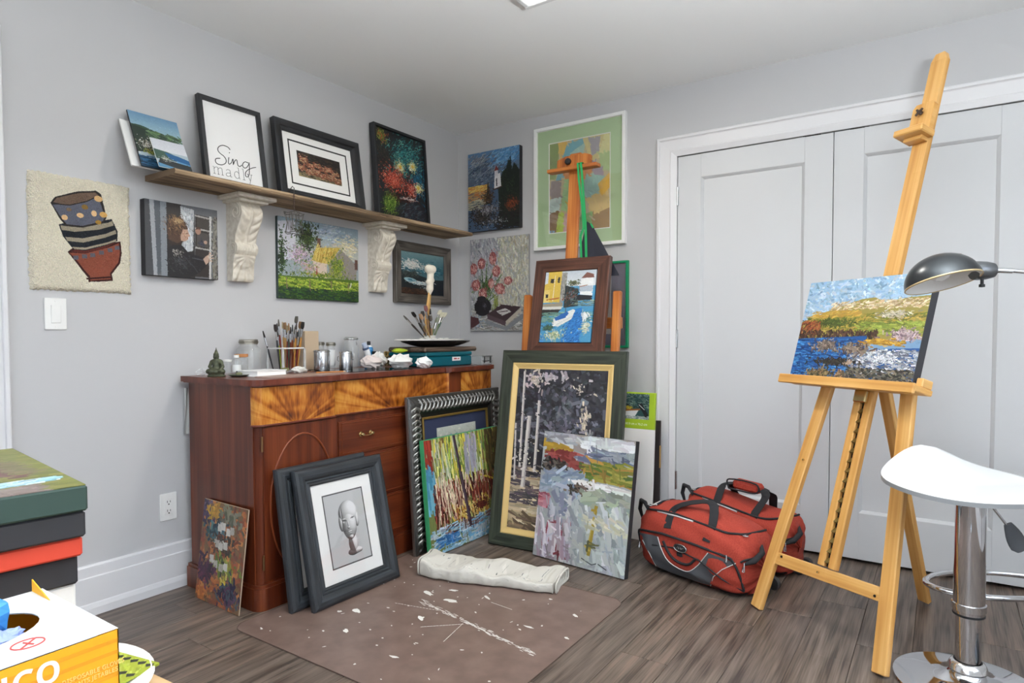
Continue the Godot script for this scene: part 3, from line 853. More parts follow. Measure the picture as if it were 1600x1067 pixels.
func art_barn() -> Material:
	var b := Brush.new(288, 224, "a3b2b8", 2); b.k = 0.5
	b.grad(0, .45, "8fa7b8", "c6c8bd"); b.clump(["d8d2b6", "e8dcae", "c9c8bc"], .85, .28, .2, .18, 70, .12, .03, .1, .4); b.clump(["9db0c4", "b9c6cf"], .6, .12, .25, .12, 60, .12, .03, -.2, .3)
	b.poly("d7d8e4", [0, .06, .2, .02, .2, .5, 0, .55]); b.clump(["28381f", "3d5226", "1f2a1c", "58702f"], .33, .2, .16, .25, 220, .05, .02); b.clump(["2c4b22", "46682b", "24361f"], .04, .5, .06, .35, 90, .05, .02)
	b.poly("7b5a49", [.46, .2, .5, .2, .5, .36, .46, .36]); b.poly("e2c257", [.44, .33, .76, .28, .6, .52, .38, .5]); b.dabs(["f1d774", "c9a23e"], .44, .32, .68, .48, 46, .16, .012, 1.9, .1)
	b.poly("e9d3c0", [.4, .5, .58, .52, .57, .72, .4, .7]); b.poly("9e9690", [.6, .52, .76, .3, .98, .5, .97, .7, .6, .7]); b.poly("6e4b42", [.95, .42, .99, .42, .99, .56, .95, .56]); b.line("b14e3c", [.45, .56, .45, .68], .02)
	b.clump(["c8a9c4", "e0c6d8", "a886ad", "7d9a5c"], .24, .45, .12, .14, 190, .03, .018); b.clump(["d9a9a4", "c9b2c8", "8aa452"], .36, .58, .12, .1, 110, .03, .018)
	b.clump(["6f8f2c", "93ad36", "4c6b22", "b8b845"], .7, .55, .13, .2, 240, .035, .016); b.clump(["5d7a2a", "a7b23c"], .52, .68, .5, .05, 120, .04, .014)
	b.poly("5d7f22", [0, .72, 1, .7, 1, 1, 0, 1]); b.dabs(["a9c83a", "7ea52c", "c9d24e", "4f701e"], 0, .74, 1, .9, 260, .12, .018, .05, .2); b.dabs(["24411d", "325a24", "1d3a3a", "446e2a"], 0, .86, 1, 1, 240, .1, .02, .1, .3)
	for x in [.09, .36, .63, .86]: b.line("8d7b5e", [x, .74, x + .005, .88], .012)
	b.line("e8e4da", [.88, .82, .9, .74], .014); b.over(900, .04, .012); return painted(b)

func art_sea() -> Material:
	var b := Brush.new(256, 256, "4d7a86", 3); b.k = 0.5
	b.grad(0, .45, "7fa3a8", "2f6a7c"); b.clump(["e8e4dc", "c5d0d2", "f3efe6"], .25, .3, .22, .12, 120, .1, .03, .3, .6); b.clump(["e5e0d6", "b6c3c6"], .58, .35, .16, .1, 80, .08, .03, .3, .8)
	b.clump(["2c7183", "1e5a6e", "57929c"], .75, .4, .3, .16, 120, .12, .03, .2, .5); b.poly("1d2b33", [0, .52, .3, .5, .7, .62, 1, .6, 1, 1, 0, 1])
	b.clump(["3c4a48", "232c30", "55625c"], .2, .52, .25, .08, 80, .12, .02, -.1); b.ell("9ec8d4", .22, .66, .14, .05, .15); b.ell("4f8ea6", .24, .66, .08, .025, .15)
	b.clump(["d9e4e6", "8fc1cf", "f1f2ee"], .45, .72, .25, .05, 90, .1, .018, .3, .3); b.clump(["e6e8e6", "a8c0ca"], .62, .85, .12, .08, 50, .07, .02, -.6, .6); b.dabs(["4a2e20", "2e221d", "5f3d28"], 0, .85, .6, 1, 120, .14, .03, .1); b.dabs(["1a2b3c", "14202c"], .6, .7, 1, 1, 70, .1, .03, .4)
	b.over(700, .06, .015, .2, .5); return painted(b)

func art_crab() -> Material:
	var b := Brush.new(236, 300, "23262b", 4); b.k = 0.5
	b.clump(["0f4d56", "1f7f86", "2aa3a0", "123c4a", "6fc0ae"], .6, .25, .42, .25, 420, .12, .018, -.6, .7); b.clump(["1c5c78", "2f8fb4", "17405a"], .85, .5, .18, .25, 160, .1, .018, 1.2, .6)
	b.clump(["7a8a2c", "a3b04a", "c9602c", "394a20"], .1, .08, .14, .09, 90, .05, .025); b.clump(["2a2420", "3f352c", "1b191a"], .15, .3, .2, .14, 100, .1, .03, .6, .4)
	for p in [[.47, .38], [.74, .33], [.84, .57]]:
		b.clump(["e9e7c8", "f6f2dc", "cfd77c", "f3d66a"], p[0], p[1], .1, .07, 80, .09, .012); b.ell("f0c64a", p[0], p[1], .03, .022)
	b.clump(["b0301c", "d9482a", "8c2016", "e8694a", "f0937a"], .32, .55, .3, .15, 420, .045, .02); b.clump(["a82a1a", "d4442a", "f2a48c"], .68, .62, .14, .12, 150, .045, .018)
	b.clump(["5e1c1a", "2e1214", "3c2424"], .5, .74, .34, .06, 110, .1, .02, .1, .4); b.clump(["e8d8d0", "c9a49a"], .62, .73, .2, .02, 26, .12, .01, -.2, .2)
	b.clump(["3d6b1e", "6d9a2e", "a7bf4a", "27481a"], .22, .83, .17, .13, 240, .1, .012, -1.2, .9); b.clump(["2a1c2a", "3a2f3c", "1f2f3c", "4a5a62"], .7, .88, .3, .12, 170, .14, .025, -.4, .4)
	b.over(500, .05, .012); return painted(b, 0.35)

func art_lighthouse() -> Material:
	var b := Brush.new(224, 288, "4a6484", 5); b.k = 0.5
	b.grad(0, .4, "5b8ab8", "5c6a80"); b.clump(["6f7f94", "8d98a6", "52657e", "3f5068"], .3, .25, .4, .18, 200, .16, .03, -.5, .4); b.clump(["4e8fc8", "79aeda"], .75, .1, .3, .12, 110, .14, .03, -.4, .4); b.clump(["9aa0a8", "707a88"], .2, .1, .25, .08, 50, .14, .03, -.4, .4)
	b.dabs(["e6b24a", "f2cf6a", "d8873a"], 0, .42, .38, .5, 70, .18, .02, -.08, .15); b.dabs(["c9a86a", "8a7f6e", "d97f35"], 0, .5, .35, .62, 70, .18, .025, -.05, .15); b.dabs(["a9a48c", "7a7f80", "c9c2a0"], 0, .6, .35, .72, 50, .16, .025, 0, .2)
	b.poly("1f2a22", [.62, .95, .6, .45, .68, .3, .75, .26, .8, .14, .86, .28, .9, .2, 1, .3, 1, 1]); b.clump(["1a261d", "2a3a28", "141c18", "35482c"], .8, .45, .2, .2, 240, .05, .018)
	for p in [[.83, .12, .06], [.72, .3, .05], [.95, .24, .05], [.4, .4, .05]]:
		for i in 9: b.poly("1c281f", [p[0] - p[2] * (.25 + .11 * i), p[1] + .03 * (i + 1), p[0] + p[2] * (.25 + .11 * i), p[1] + .03 * (i + 1), p[0], p[1] + .03 * i - .02])
	b.poly("e8e6ea", [.53, .32, .64, .3, .66, .48, .52, .5]); b.poly("d9d6dc", [.53, .26, .59, .25, .6, .34, .53, .34]); b.poly("8a2f2a", [.52, .27, .56, .2, .61, .26]); b.line("3a3a44", [.57, .36, .57, .46], .02); b.line("4a2f28", [.5, .5, .68, .47], .02)
	b.clump(["3a2a20", "5e4028", "6f5530", "2a201a"], .4, .58, .12, .12, 130, .06, .02); b.clump(["2b2622", "443a34", "141316", "5a5458"], .3, .82, .35, .16, 220, .1, .03, .2, .8); b.clump(["7d7a82", "a8a6ac", "585660"], .4, .74, .2, .07, 60, .08, .025); b.clump(["8e959c", "c0c4c8"], .6, .9, .25, .05, 40, .06, .014); b.clump(["7a3a22", "9c4a26", "3c2018"], .86, .7, .14, .09, 110, .06, .02, 1.3, .4); b.dabs(["191a1c", "26221f"], .5, .8, 1, 1, 70, .1, .03)
	b.over(600, .05, .014); return painted(b)

func art_tulips() -> Material:
	var b := Brush.new(240, 312, "aeb0b2", 6); b.k = 0.55
	b.dabs(["a9a8b2", "bcbcc4", "8f909c", "c6c6c8"], 0, 0, .6, .7, 300, .14, .04, 1.3, .6); b.dabs(["c9c9ba", "d6d4c2", "b9b8ac", "c2bda0"], .5, 0, 1, .75, 260, .12, .04, 1.4, .6)
	b.dabs(["b3b0aa", "8f8c88", "c7c5c0"], 0, .76, 1, 1, 160, .18, .03, .1, .3); b.clump(["7a8aa0", "98a3b2"], .1, .9, .15, .08, 30, .1, .03)
	for p in [[.2, .3], [.3, .25], [.45, .24], [.55, .4], [.15, .45], [.4, .5], [.62, .52], [.25, .55], [.3, .4]]: b.line("5a7a3c", [p[0], p[1], .25, .72], .014)
	b.clump(["4c6b34", "6f8f4a", "2f4726"], .28, .52, .2, .12, 110, .12, .014, -1.2, .7); b.clump(["9aa54a", "7d8a40"], .45, .7, .06, .1, 40, .1, .014, 1.4, .3)
	for p in [[.2, .27, .07, .06], [.06, .32, .07, .06], [.4, .22, .065, .07], [.46, .36, .07, .06], [.1, .5, .08, .06], [.37, .49, .055, .055], [.22, .6, .075, .065], [.52, .55, .09, .06], [.66, .47, .07, .045]]:
		b.ell("a45a58", p[0], p[1], p[2], p[3]); b.clump(["d98f86", "e8aca0", "c06a66", "f0c4b8", "8c4444"], p[0], p[1], p[2] * .95, p[3] * .95, 40, .06, .02, 1.4, .5)
	b.ell("1f1b20", .22, .74, .15, .1); b.ell("2c272d", .2, .65, .08, .03); b.clump(["3a343c", "5a545e"], .26, .72, .04, .05, 20, .05, .012, 1.4, .3)
	b.poly("49343a", [.3, .82, .55, .72, .88, .75, .62, .9]); b.poly("5f4a50", [.3, .82, .62, .9, .62, .95, .3, .87]); b.poly("c9bfae", [.62, .9, .88, .76, .88, .81, .64, .94]); b.poly("d8d4d0", [.46, .79, .62, .76, .72, .8, .56, .84]); b.line("4a3038", [.5, .8, .66, .79], .012); b.poly("8b9096", [.28, .88, .62, .96, .9, .82, .94, .86, .64, 1, .26, .92]); b.poly("5a3338", [0, .84, .14, .86, .16, .92, 0, .98])
	b.over(600, .05, .016); return painted(b, 0.6)

func art_pastel() -> Material:
	var b := Brush.new(224, 320, "c9b98e", 7); b.k = 0.9
	b.poly("8fa55a", [0, 0, .2, 0, .12, .4, 0, .4]); b.poly("e0b84a", [.15, 0, .35, 0, .2, .2]); b.poly("6fb0bc", [.3, .05, .62, 0, .4, .35, .1, .45]); b.poly("a9ccc0", [.35, .15, .62, .05, .5, .3]); b.poly("d7c98a", [.55, 0, .95, 0, .95, .2, .7, .3]); b.poly("a5a0a8", [.66, .02, .84, .02, .82, .18, .7, .22]); b.poly("e3dfa0", [.9, 0, 1, 0, 1, .25, .8, .25]); b.poly("b5cc8c", [.82, .2, 1, .2, 1, .4, .84, .38])
	b.poly("d98c2e", [.2, .28, .5, .2, .8, .33, .6, .45, .28, .42]); b.poly("a897a4", [.7, .25, .86, .35, .92, .5, .75, .5]); b.poly("9fc8bc", [.62, .4, .95, .45, .9, .58, .7, .7, .55, .6]); b.poly("a9d08a", [.26, .42, .52, .42, .46, .8, .2, .75]); b.poly("9a8a86", [.04, .42, .22, .42, .2, .6, .06, .66, .02, .55]); b.poly("c9dcd4", [0, .62, .22, .6, .18, .74, 0, .78]); b.poly("d9b52e", [.3, .68, .5, .64, .52, .78, .34, .8]); b.poly("c9a0a0", [.26, .8, .46, .76, .4, 1, .24, 1]); b.poly("8a6a3c", [0, .78, .18, .74, .14, .98, 0, .96]); b.poly("b6cf4a", [.16, .8, .26, .78, .24, 1, .12, 1]); b.poly("e6c87a", [.62, .66, .95, .56, 1, .8, .7, .86]); b.poly("e8b92e", [.8, .52, .98, .42, 1, .56, .86, .66]); b.poly("a4803c", [.72, .84, 1, .78, 1, 1, .7, 1]); b.poly("8fb46a", [.5, .84, .72, .8, .7, 1, .46, 1]); b.poly("7fb0cc", [0, .96, .12, .97, .12, 1, 0, 1])
	b.over(260, .09, .025, 1.1, .8, .07); b.over(160, .05, .014, .6, 1.0, .1); return painted(b, 0.8, 1.05)

func art_harbour() -> Material:
	var b := Brush.new(256, 352, "4b9fd0", 8); b.k = 0.7
	b.grad(0, .22, "c3cfdc", "dfe4e8"); b.poly("e6c24e", [.06, 0, .33, 0, .33, .44, 0, .44, 0, .18, .06, .16]); b.poly("efd37a", [0, .26, .12, .26, .12, .44, 0, .44]); b.poly("9a9a96", [.33, .02, .44, .02, .44, .4, .33, .48]); b.dabs(["8a8884", "b0aea8"], .34, .04, .43, .4, 30, .06, .03, 1.5)
	for p in [[.11, .1, .18, .16], [.26, .08, .3, .16], [.04, .32, .09, .37]]: b.poly("3c3a3a", [p[0], p[1], p[2], p[1], p[2], p[3], p[0], p[3]])
	b.line("f4efe0", [.2, .05, .19, .42], .012); b.line("c77a3a", [.06, .4, .32, .38], .03); b.clump(["5d6b4a", "8a8a62", "3f4a3c"], .58, .17, .14, .04, 60, .06, .02); b.poly("eef1f2", [.72, .12, .96, .08, .96, .36, .72, .34]); b.poly("b7c4d2", [.7, .22, .95, .22, .95, .3, .7, .3]); b.poly("8a5a50", [.72, .11, .82, .03, .95, .06, .97, .11]); b.line("b0703c", [.7, .23, .86, .21], .014); b.poly("2f3c40", [.42, .2, .68, .26, .7, .5, .42, .52]); b.clump(["33423f", "56645c", "8a4a3a", "22292c", "6d7d8a"], .56, .36, .14, .12, 150, .06, .02); b.poly("2a2c34", [.68, .34, .96, .36, .96, .42, .68, .42]); b.dabs(["7a8a7c", "4f6a62", "9fb09a"], .6, .42, 1, .5, 40, .12, .015, 0, .1)
	b.poly("a39a84", [0, .46, .4, .44, .4, .52, 0, .5]); b.poly("d9d8d0", [0, .5, .42, .5, .36, .55, 0, .55]); b.poly("3a3838", [0, .54, .38, .54, .3, .6, 0, .64]); b.dabs(["6f9a8c", "4c7d78", "8fb5a0"], .0, .58, 1, .72, 160, .16, .02, 0, .15)
	b.poly("2f86d8", [.55, .56, .78, .52, .8, .7, .78, 1, .4, 1, .55, .82]); b.dabs(["2a7cd0", "4a9ae8", "1f62b0"], .45, .58, .8, 1, 120, .12, .02, -.7, .5); b.poly("e8ebe8", [.24, .68, .3, .64, .62, .54, .66, .56, .6, .68, .36, .78, .26, .76]); b.poly("2a6cc0", [.26, .66, .5, .57, .54, .6, .48, .66, .3, .7]); b.poly("f6f6f2", [.22, .72, .34, .7, .33, .77, .24, .78]); b.line("d8dcd8", [.3, .76, .62, .64], .02); b.line("5a4a40", [.47, .2, .47, .58], .012)
	b.clump(["e9ecec", "c7d0d8", "f4f4f0"], .85, .64, .08, .07, 60, .07, .03, 1.4, .3); b.clump(["c9d8c0", "e4e0cc", "a4b894"], .88, .8, .1, .09, 70, .08, .02, 0, .4); b.clump(["dcd9a8", "b9c88a", "8fae8a", "f0ecd0"], .28, .9, .24, .1, 130, .06, .02, 1.3, .4); b.clump(["5c7f5e", "3c5a50"], .16, .8, .14, .06, 60, .1, .015, 0, .3); b.dabs(["3f8fd8"], 0, .9, .1, 1, 16, .06, .02)
	b.over(600, .045, .014, 0, .8); return painted(b)

func art_birch() -> Material:
	var b := Brush.new(256, 416, "35353d", 9); b.k = 0.95
	b.dabs(["3a3b44", "2b2b33", "4c4d58", "232329"], 0, 0, 1, .6, 700, .09, .04, .6, 1.2); b.clump(["60606c", "757582", "4f505b"], .55, .3, .45, .2, 130, .08, .04); b.clump(["d9cbb8", "b9aaa4", "c6b6b8"], .2, .08, .2, .08, 50, .05, .025); b.clump(["d6c8ae", "bdb0a0"], .78, .3, .06, .1, 40, .05, .02, 1.4, .5); b.clump(["cfc2b0", "a9a09c"], .7, .12, .25, .08, 30, .03, .015); b.clump(["c8bcc0", "a8a0a8"], .4, .05, .3, .04, 30, .06, .03)
	b.poly("26242e", [0, .55, .4, .5, .42, .68, 0, .68]); b.clump(["8a8894", "a5a2a8"], .6, .42, .3, .05, 40, .08, .025); b.grad(.68, 1.0, "b9a88e", "c9b084"); b.dabs(["d8c6a4", "a08e78", "bfa987", "e0d0b0"], 0, .62, 1, 1, 300, .16, .025, .08, .2); b.dabs(["5a5058", "47424c", "6f6262"], 0, .6, .6, .82, 90, .14, .02, .05, .2); b.dabs(["6e5c48", "8a765c"], .0, .9, 1, 1, 60, .2, .03, .3, .3); b.dabs(["4c4750", "5d5660"], 0, .78, .45, .84, 24, .14, .02, .1)
	for t in [[.08, .02, .1, .62, .025], [.17, .3, .15, .74, .045], [.27, .2, .27, .64, .03], [.02, .35, .05, .7, .02]]:
		b.line("d9d2cc", [t[0], t[1], t[2], t[3]], t[4]); b.line("aaa3a4", [t[0] + t[4] * .35, t[1], t[2] + t[4] * .35, t[3]], t[4] * .4)
	b.dabs(["e8dcc0", "f2ead8"], .05, .45, .4, .62, 40, .014, .012)
	b.over(400, .05, .016, .3, 1.0); return painted(b, 0.6)

func art_forest() -> Material:
	var b := Brush.new(288, 312, "7d8a4a", 10); b.k = 0.8
	b.dabs(["7d9a3c", "a9bf4a", "5f8a3a", "c9cf6a", "8a6a3a", "9cae7a"], 0, 0, 1, .5, 420, .2, .025, 1.5, .12); b.dabs(["e6d24a", "f0e47a", "d9d9c4", "b8c4a0"], .1, 0, .75, .5, 130, .2, .02, 1.5, .1); b.dabs(["b9b4c4", "a9aab8"], .5, .05, .66, .35, 40, .16, .03, 1.5, .1); b.dabs(["b03a2a", "8c2f24"], 0, .0, .08, .3, 26, .16, .03, 1.5, .1); b.dabs(["4a9ac0", "6fb4d0"], .0, .3, .1, .6, 34, .2, .03, 1.5, .1); b.dabs(["5a4a2c", "6d5a34", "3f3a24"], .8, 0, 1, .5, 70, .2, .025, 1.5, .15)
	b.dabs(["6b2a24", "8c3a2c", "4a2020", "a8503a", "c9a08a"], .08, .44, 1, .74, 420, .16, .018, 1.5, .18); b.dabs(["d9b84a", "e8d27a", "c98a3a"], .3, .62, .8, .78, 80, .1, .02, .8, .8); b.dabs(["f0e2c0", "e6c8b0"], .1, .4, .5, .7, 50, .18, .012, 1.5, .15)
	b.clump(["4a1c1c", "6a2a22"], .7, .7, .12, .04, 50, .06, .02); b.dabs(["8fc0dc", "6aa8d0", "b8d0dc", "a9b4c0"], 0, .78, 1, 1, 260, .14, .025, -.15, .3); b.dabs(["2f74b8", "4a8cc8"], .1, .86, .35, .94, 40, .1, .02, -.1); b.dabs(["8a6a6a", "6a4a4a"], .2, .78, 1, .86, 40, .1, .015, -.2)
	b.line("4a3848", [.37, .0, .52, .86], .035); b.line("6a5a68", [.36, 0, .5, .8], .012); b.line("d9be3c", [.7, .42, .95, .52], .02)
	b.over(350, .08, .014, 1.5, .3); return painted(b)

func art_grey() -> Material:
	var b := Brush.new(272, 320, "a9adb0", 11); b.k = 1.05
	b.dabs(["b9bcc0", "9aa0a8", "c9ccd0", "aaa49c"], 0, 0, 1, .2, 160, .2, .04, .05, .2); b.dabs(["e0e3e6", "d0d4d8"], .55, .02, 1, .12, 40, .22, .04, .0, .1); b.dabs(["c9a23a", "b08a2c"], .05, .09, .32, .16, 40, .1, .035, 0, .3); b.dabs(["a8504c", "c06a60", "8c3a3a"], .1, .14, .45, .26, 60, .12, .04, .2, .4); b.dabs(["7f8a9c", "98a2b0", "66708a"], .5, .1, 1, .2, 70, .2, .03, .1, .2)
	b.dabs(["8a8a34", "a9a04a", "5f7a34", "b88a3c"], .48, .19, 1, .33, 110, .2, .03, .08, .2); b.dabs(["2c2826", "45403c", "6a625a"], .04, .22, .3, .32, 60, .08, .03, .4, .8); b.dabs(["93a6bc", "7f94ac", "aebccc"], .05, .3, .48, .46, 110, .14, .04, -.3, .5); b.dabs(["f0f0ee", "e2e4e2"], .45, .36, 1, .41, 40, .22, .03, .05, .1); b.clump(["3a3430", "5a5048", "7a6a5a"], .47, .43, .12, .05, 60, .1, .02, .4, .6); b.dabs(["97a090", "a8b09c", "8a968c"], .55, .42, 1, .6, 110, .16, .05, .1, .4)
	b.dabs(["a04a5a", "b86474", "c98a94"], 0, .5, .2, .6, 50, .12, .04, 0, .3); b.dabs(["9098a8", "7f889c", "b4bac4"], .15, .5, .45, .72, 90, .16, .05, 1.3, .4); b.dabs(["b9c0c4", "cdd2d4", "a3adb2", "c4ccc8"], .35, .55, 1, 1, 260, .16, .05, 1.3, .5); b.dabs(["9c4a5c", "7c2f3c", "b8707c"], .08, .74, .4, .92, 80, .14, .03, 1.5, .2); b.dabs(["d9d4dc", "c0b8c8", "b09ca8"], 0, .7, .4, 1, 100, .16, .04, 1.5, .2)
	b.line("a8902c", [.66, .52, .62, .9], .035); b.line("c4ac4a", [.65, .55, .6, .88], .012); b.dabs(["d8d4bc", "c9c6a8"], .55, .6, .95, .7, 30, .1, .03, .2); b.dabs(["6a6a40"], .6, .8, .7, .84, 8, .08, .014, 0); b.line("6f7478", [.6, .06, .63, .2], .008); b.line("30363c", [.55, .93, .66, .96, .72, .94, .82, .97], .008)
	b.over(380, .07, .02, .6, 1.2); return painted(b)

func art_village() -> Material:
	var b := Brush.new(208, 264, "8a6a4a", 12); b.k = 0.9
	b.dabs(["c9713a", "d98a4a", "a85a3a", "8c5a44"], 0, 0, 1, 1, 240, .16, .06, .8, 1.0); b.clump(["3f6a74", "54808a", "2f4a5a"], .35, .3, .28, .12, 90, .12, .05); b.clump(["5a4a6a", "3f3a5a", "74607a"], .1, .12, .2, .14, 50, .12, .05); b.clump(["c9913a", "d9a83a"], .3, .1, .2, .06, 40, .1, .05); b.clump(["6a6a5a", "8a8a74"], .65, .12, .3, .1, 60, .12, .05); b.clump(["3c3a34", "5a4a3c", "8a4a2c"], .5, .42, .3, .16, 100, .1, .04); b.clump(["8a9a3a", "6a8a3a", "b0b04a"], .6, .62, .3, .12, 90, .1, .04, 1.3, .6); b.clump(["5a2a4a", "3f2844", "7a3a5a"], .2, .7, .24, .14, 90, .12, .05); b.clump(["d8c03a", "e6d26a"], .62, .76, .1, .1, 50, .08, .04, 1.4, .5); b.clump(["2f2a4a", "4a5a6a", "6a4a6a"], .75, .85, .3, .14, 110, .12, .05); b.clump(["d9803a", "c96a3a"], .1, .92, .14, .06, 40, .1, .05)
	for p in [[.42, .24], [.5, .22], [.62, .26], [.7, .24], [.4, .4], [.48, .42], [.58, .4], [.3, .56], [.4, .6], [.52, .62], [.62, .6]]: b.poly(["d8d4cc", "c4beb4", "e4e0d8"][int(p[0] * 100) % 3], [p[0] - .05, p[1] - .03, p[0] + .045, p[1] - .035, p[0] + .05, p[1] + .04, p[0] - .045, p[1] + .04])
	b.over(420, .06, .025, .6, 1.2); return painted(b)

func art_coast() -> Material:
	var b := Brush.new(400, 284, "7fa8d0", 13); b.k = 0.55
	b.grad(0, .4, "9cc4e6", "b8d2e8"); b.dabs(["a9cdea", "8fb9de", "c9dcec"], 0, 0, 1, .4, 160, .08, .03, .2, 1.0); b.dabs(["6f8aa0"], 0, .0, 1, .28, 60, .008, .006, 0, 3)
	b.poly("a89a4a", [0, .42, .14, .36, .3, .28, .5, .21, .6, .2, .68, .25, .85, .22, 1, .21, 1, .6, 0, .62]); b.dabs(["c9a84a", "b8a03a", "8f8a34", "6f7a2c"], .05, .36, 1, .52, 260, .08, .016, -.1, .4); b.dabs(["e8d2a4", "d9b888", "f0dfc0", "b89a70"], .25, .23, 1, .31, 130, .06, .014, -.2, .4); b.dabs(["d9b04a", "c99a3c"], .1, .32, .5, .38, 50, .08, .014, -.25, .2); b.clump(["d8d0bc", "8a8468", "c4b898"], .78, .37, .14, .04, 60, .05, .014, .2, .5); b.clump(["4a5a24", "5f6f2c"], .3, .44, .22, .04, 70, .07, .016); b.dabs(["8fa03a", "a9b44a", "7a8a3a"], .5, .44, 1, .56, 110, .08, .018, .1, .3)
	b.dabs(["a0522c", "b8643a", "7a3a24"], 0, .42, .18, .56, 60, .05, .018, -.8, .5); b.dabs(["3a2c24", "54382c", "6a4a3c"], .0, .52, .68, .6, 120, .05, .02, 1.2, .6); b.clump(["b89aa0", "d0b8bc", "8a7480"], .88, .56, .14, .06, 90, .05, .02)
	b.poly("1f5ca8", [0, .6, .6, .57, .62, .7, 1, .68, 1, 1, 0, 1]); b.dabs(["1c4f98", "2f78c8", "4a98dc", "163c74"], 0, .6, .5, .98, 300, .09, .012, .05, .2); b.dabs(["8a8f9c", "b4b8c4", "6a7080", "dfe2e8"], .5, .7, 1, .92, 240, .06, .016, .1, .4); b.clump(["c9962c", "e0b03c", "a87a24"], .72, .63, .16, .035, 90, .07, .016, .15, .2); b.clump(["9a8678", "b8a494", "5f5048", "7a6a60"], .26, .67, .1, .06, 80, .05, .02); b.clump(["8a7a6a", "5a4a42", "a48f7c"], .52, .7, .14, .05, 80, .06, .02)
	b.clump(["3a342e", "5a5044", "2a2826"], .4, .83, .2, .035, 70, .06, .02); b.clump(["c9ae94", "a88f78"], .5, .83, .04, .025, 24, .03, .016); b.clump(["5a5a3a", "a08a5a", "3a3a2c", "8a6a4a"], .28, .95, .14, .06, 100, .05, .02); b.clump(["b88f6a", "6a5a44"], .46, .96, .05, .05, 40, .04, .02); b.dabs(["4a4a44", "6a665c", "2f2e2c", "8f8470"], .5, .88, 1, 1, 170, .06, .02, .1, .6); b.clump(["eef0f4", "d8dce4"], .75, .78, .2, .04, 60, .025, .01)
	b.over(700, .03, .01, .1, .8); return painted(b)

func art_coast_village(small: bool) -> Material:
	var b := Brush.new(192, 208, "b4c8d4", 14 if small else 15)
	if small:
		b.grad(0, .42, "d8dce6", "e4e6ee"); b.poly("4a6a5c", [0, .38, .4, .42, .9, .6, 1, .7, 0, .72]); b.poly("2a6aa4", [.3, .45, .7, .5, 1, .58, 1, .76, .4, .66]); b.poly("6aa4d0", [.6, .68, 1, .74, 1, .8, .6, .74]); b.poly("3a4044", [.1, .7, 1, .78, 1, 1, 0, .9]); b.clump(["e6e4dc", "c9c4b4", "5a6a4a"], .28, .68, .2, .1, 80, .04, .03); b.poly("5f98c0", [0, .86, .5, .95, .4, 1, 0, 1])
	else:
		b.grad(0, .35, "6f9ec4", "a4c8d4"); b.poly("3c5a48", [0, .24, .2, .24, .5, .3, 1, .44, 1, .62, 0, .6]); b.poly("2f4238", [0, .26, .3, .3, .55, .45, .4, .7, 0, .75]); b.dabs(["5a7a54", "6f8f60", "3a5040"], .3, .3, 1, .5, 60, .2, .04, .25, .2); b.clump(["e8e6e0", "c4beb0", "4a4a3c", "8a8468"], .22, .6, .2, .16, 130, .04, .03); b.clump(["b9b04a", "7a8a3a"], .3, .72, .2, .04, 40, .08, .03); b.poly("1f4a6a", [0, .82, 1, .84, 1, 1, 0, 1]); b.dabs(["2f6a94", "3f82b0", "16384f"], 0, .8, 1, 1, 60, .2, .03, .05, .1)
	b.over(300, .05, .02, .1, .6); return painted(b)

func art_bust() -> Material:
	var b := Brush.new(256, 330, "f0f0ef", 16)
	b.poly("1c1d1f", [.165, .125, .835, .125, .835, .865, .165, .865]); b.poly("b9babc", [.183, .139, .817, .139, .817, .851, .183, .851])
	# the drawn head: overlapping rounded forms, hatched from light to dark
	var forms := [[.53, .455, .122, .17, .15, 0.0], [.535, .365, .158, .14, .16, -.03], [.408, .44, .042, .085, .08, -.005], [.662, .43, .038, .085, .07, -.005], [.52, .47, .013, .045, .03, .128], [.518, .503, .02, .013, .024, .134], [.53, .548, .034, .008, .012, .125], [.532, .563, .026, .007, .01, .118], [.538, .603, .036, .022, .03, .075], [.463, .412, .042, .01, .018, .118], [.592, .404, .04, .01, .018, .112], [.552, .67, .075, .11, .09, -.07], [.565, .75, .12, .04, .07, -.08]]
	var W := b.W; var H := b.H
	var zf := func(x: float, y: float) -> float:
		var z := -1.0
		for q in forms:
			var e: float = 1.0 - pow((x - q[0]) / q[2], 2.0) - pow((y - q[1]) / q[3], 2.0)
			if e > 0.0:
				var c: float = q[5] + q[4] * sqrt(e)
				z = c if c > z + 0.012 else maxf(z, c)
		if z > -1.0:
			for q in [[.466, .434, .034, .015, .022], [.588, .425, .032, .014, .02], [.531, .556, .032, .003, .012], [.43, .36, .012, .09, .012]]:
				var e: float = 1.0 - pow((x - q[0]) / q[2], 2.0) - pow((y - q[1]) / q[3], 2.0)
				if e > 0.0: z -= q[4] * e
		return z
	var lt := Vector3(0.5, -0.45, 0.74).normalized()
	for py in range(int(.2 * H), int(.81 * H)):
		for px in range(int(.3 * W), int(.76 * W)):
			var x := float(px) / W; var y := float(py) / H
			var z: float = zf.call(x, y)
			if z < -0.9 or y > .785 - (x - .56) * .12: continue
			var zx: float = zf.call(x + .006, y); var zy: float = zf.call(x, y + .005)
			if zx < -0.9: zx = z - .02
			if zy < -0.9: zy = z - .02
			var n := Vector3(-(zx - z) / .006, -(zy - z) / .005, 1.3).normalized()
			var t := clampf(n.dot(lt) * 0.85 + 0.12, 0.06, 0.9)
			if y > .6 and x < .53 + (y - .6) * .3: t *= 0.45
			b.im.set_pixel(px, py, Color(t, t, t * 1.005))
	return plain_sheet(b)

func plain_sheet(b: Brush) -> Material:
	var m := StandardMaterial3D.new(); m.albedo_texture = ImageTexture.create_from_image(b.im); m.roughness = 0.8; m.texture_repeat = false
	return m

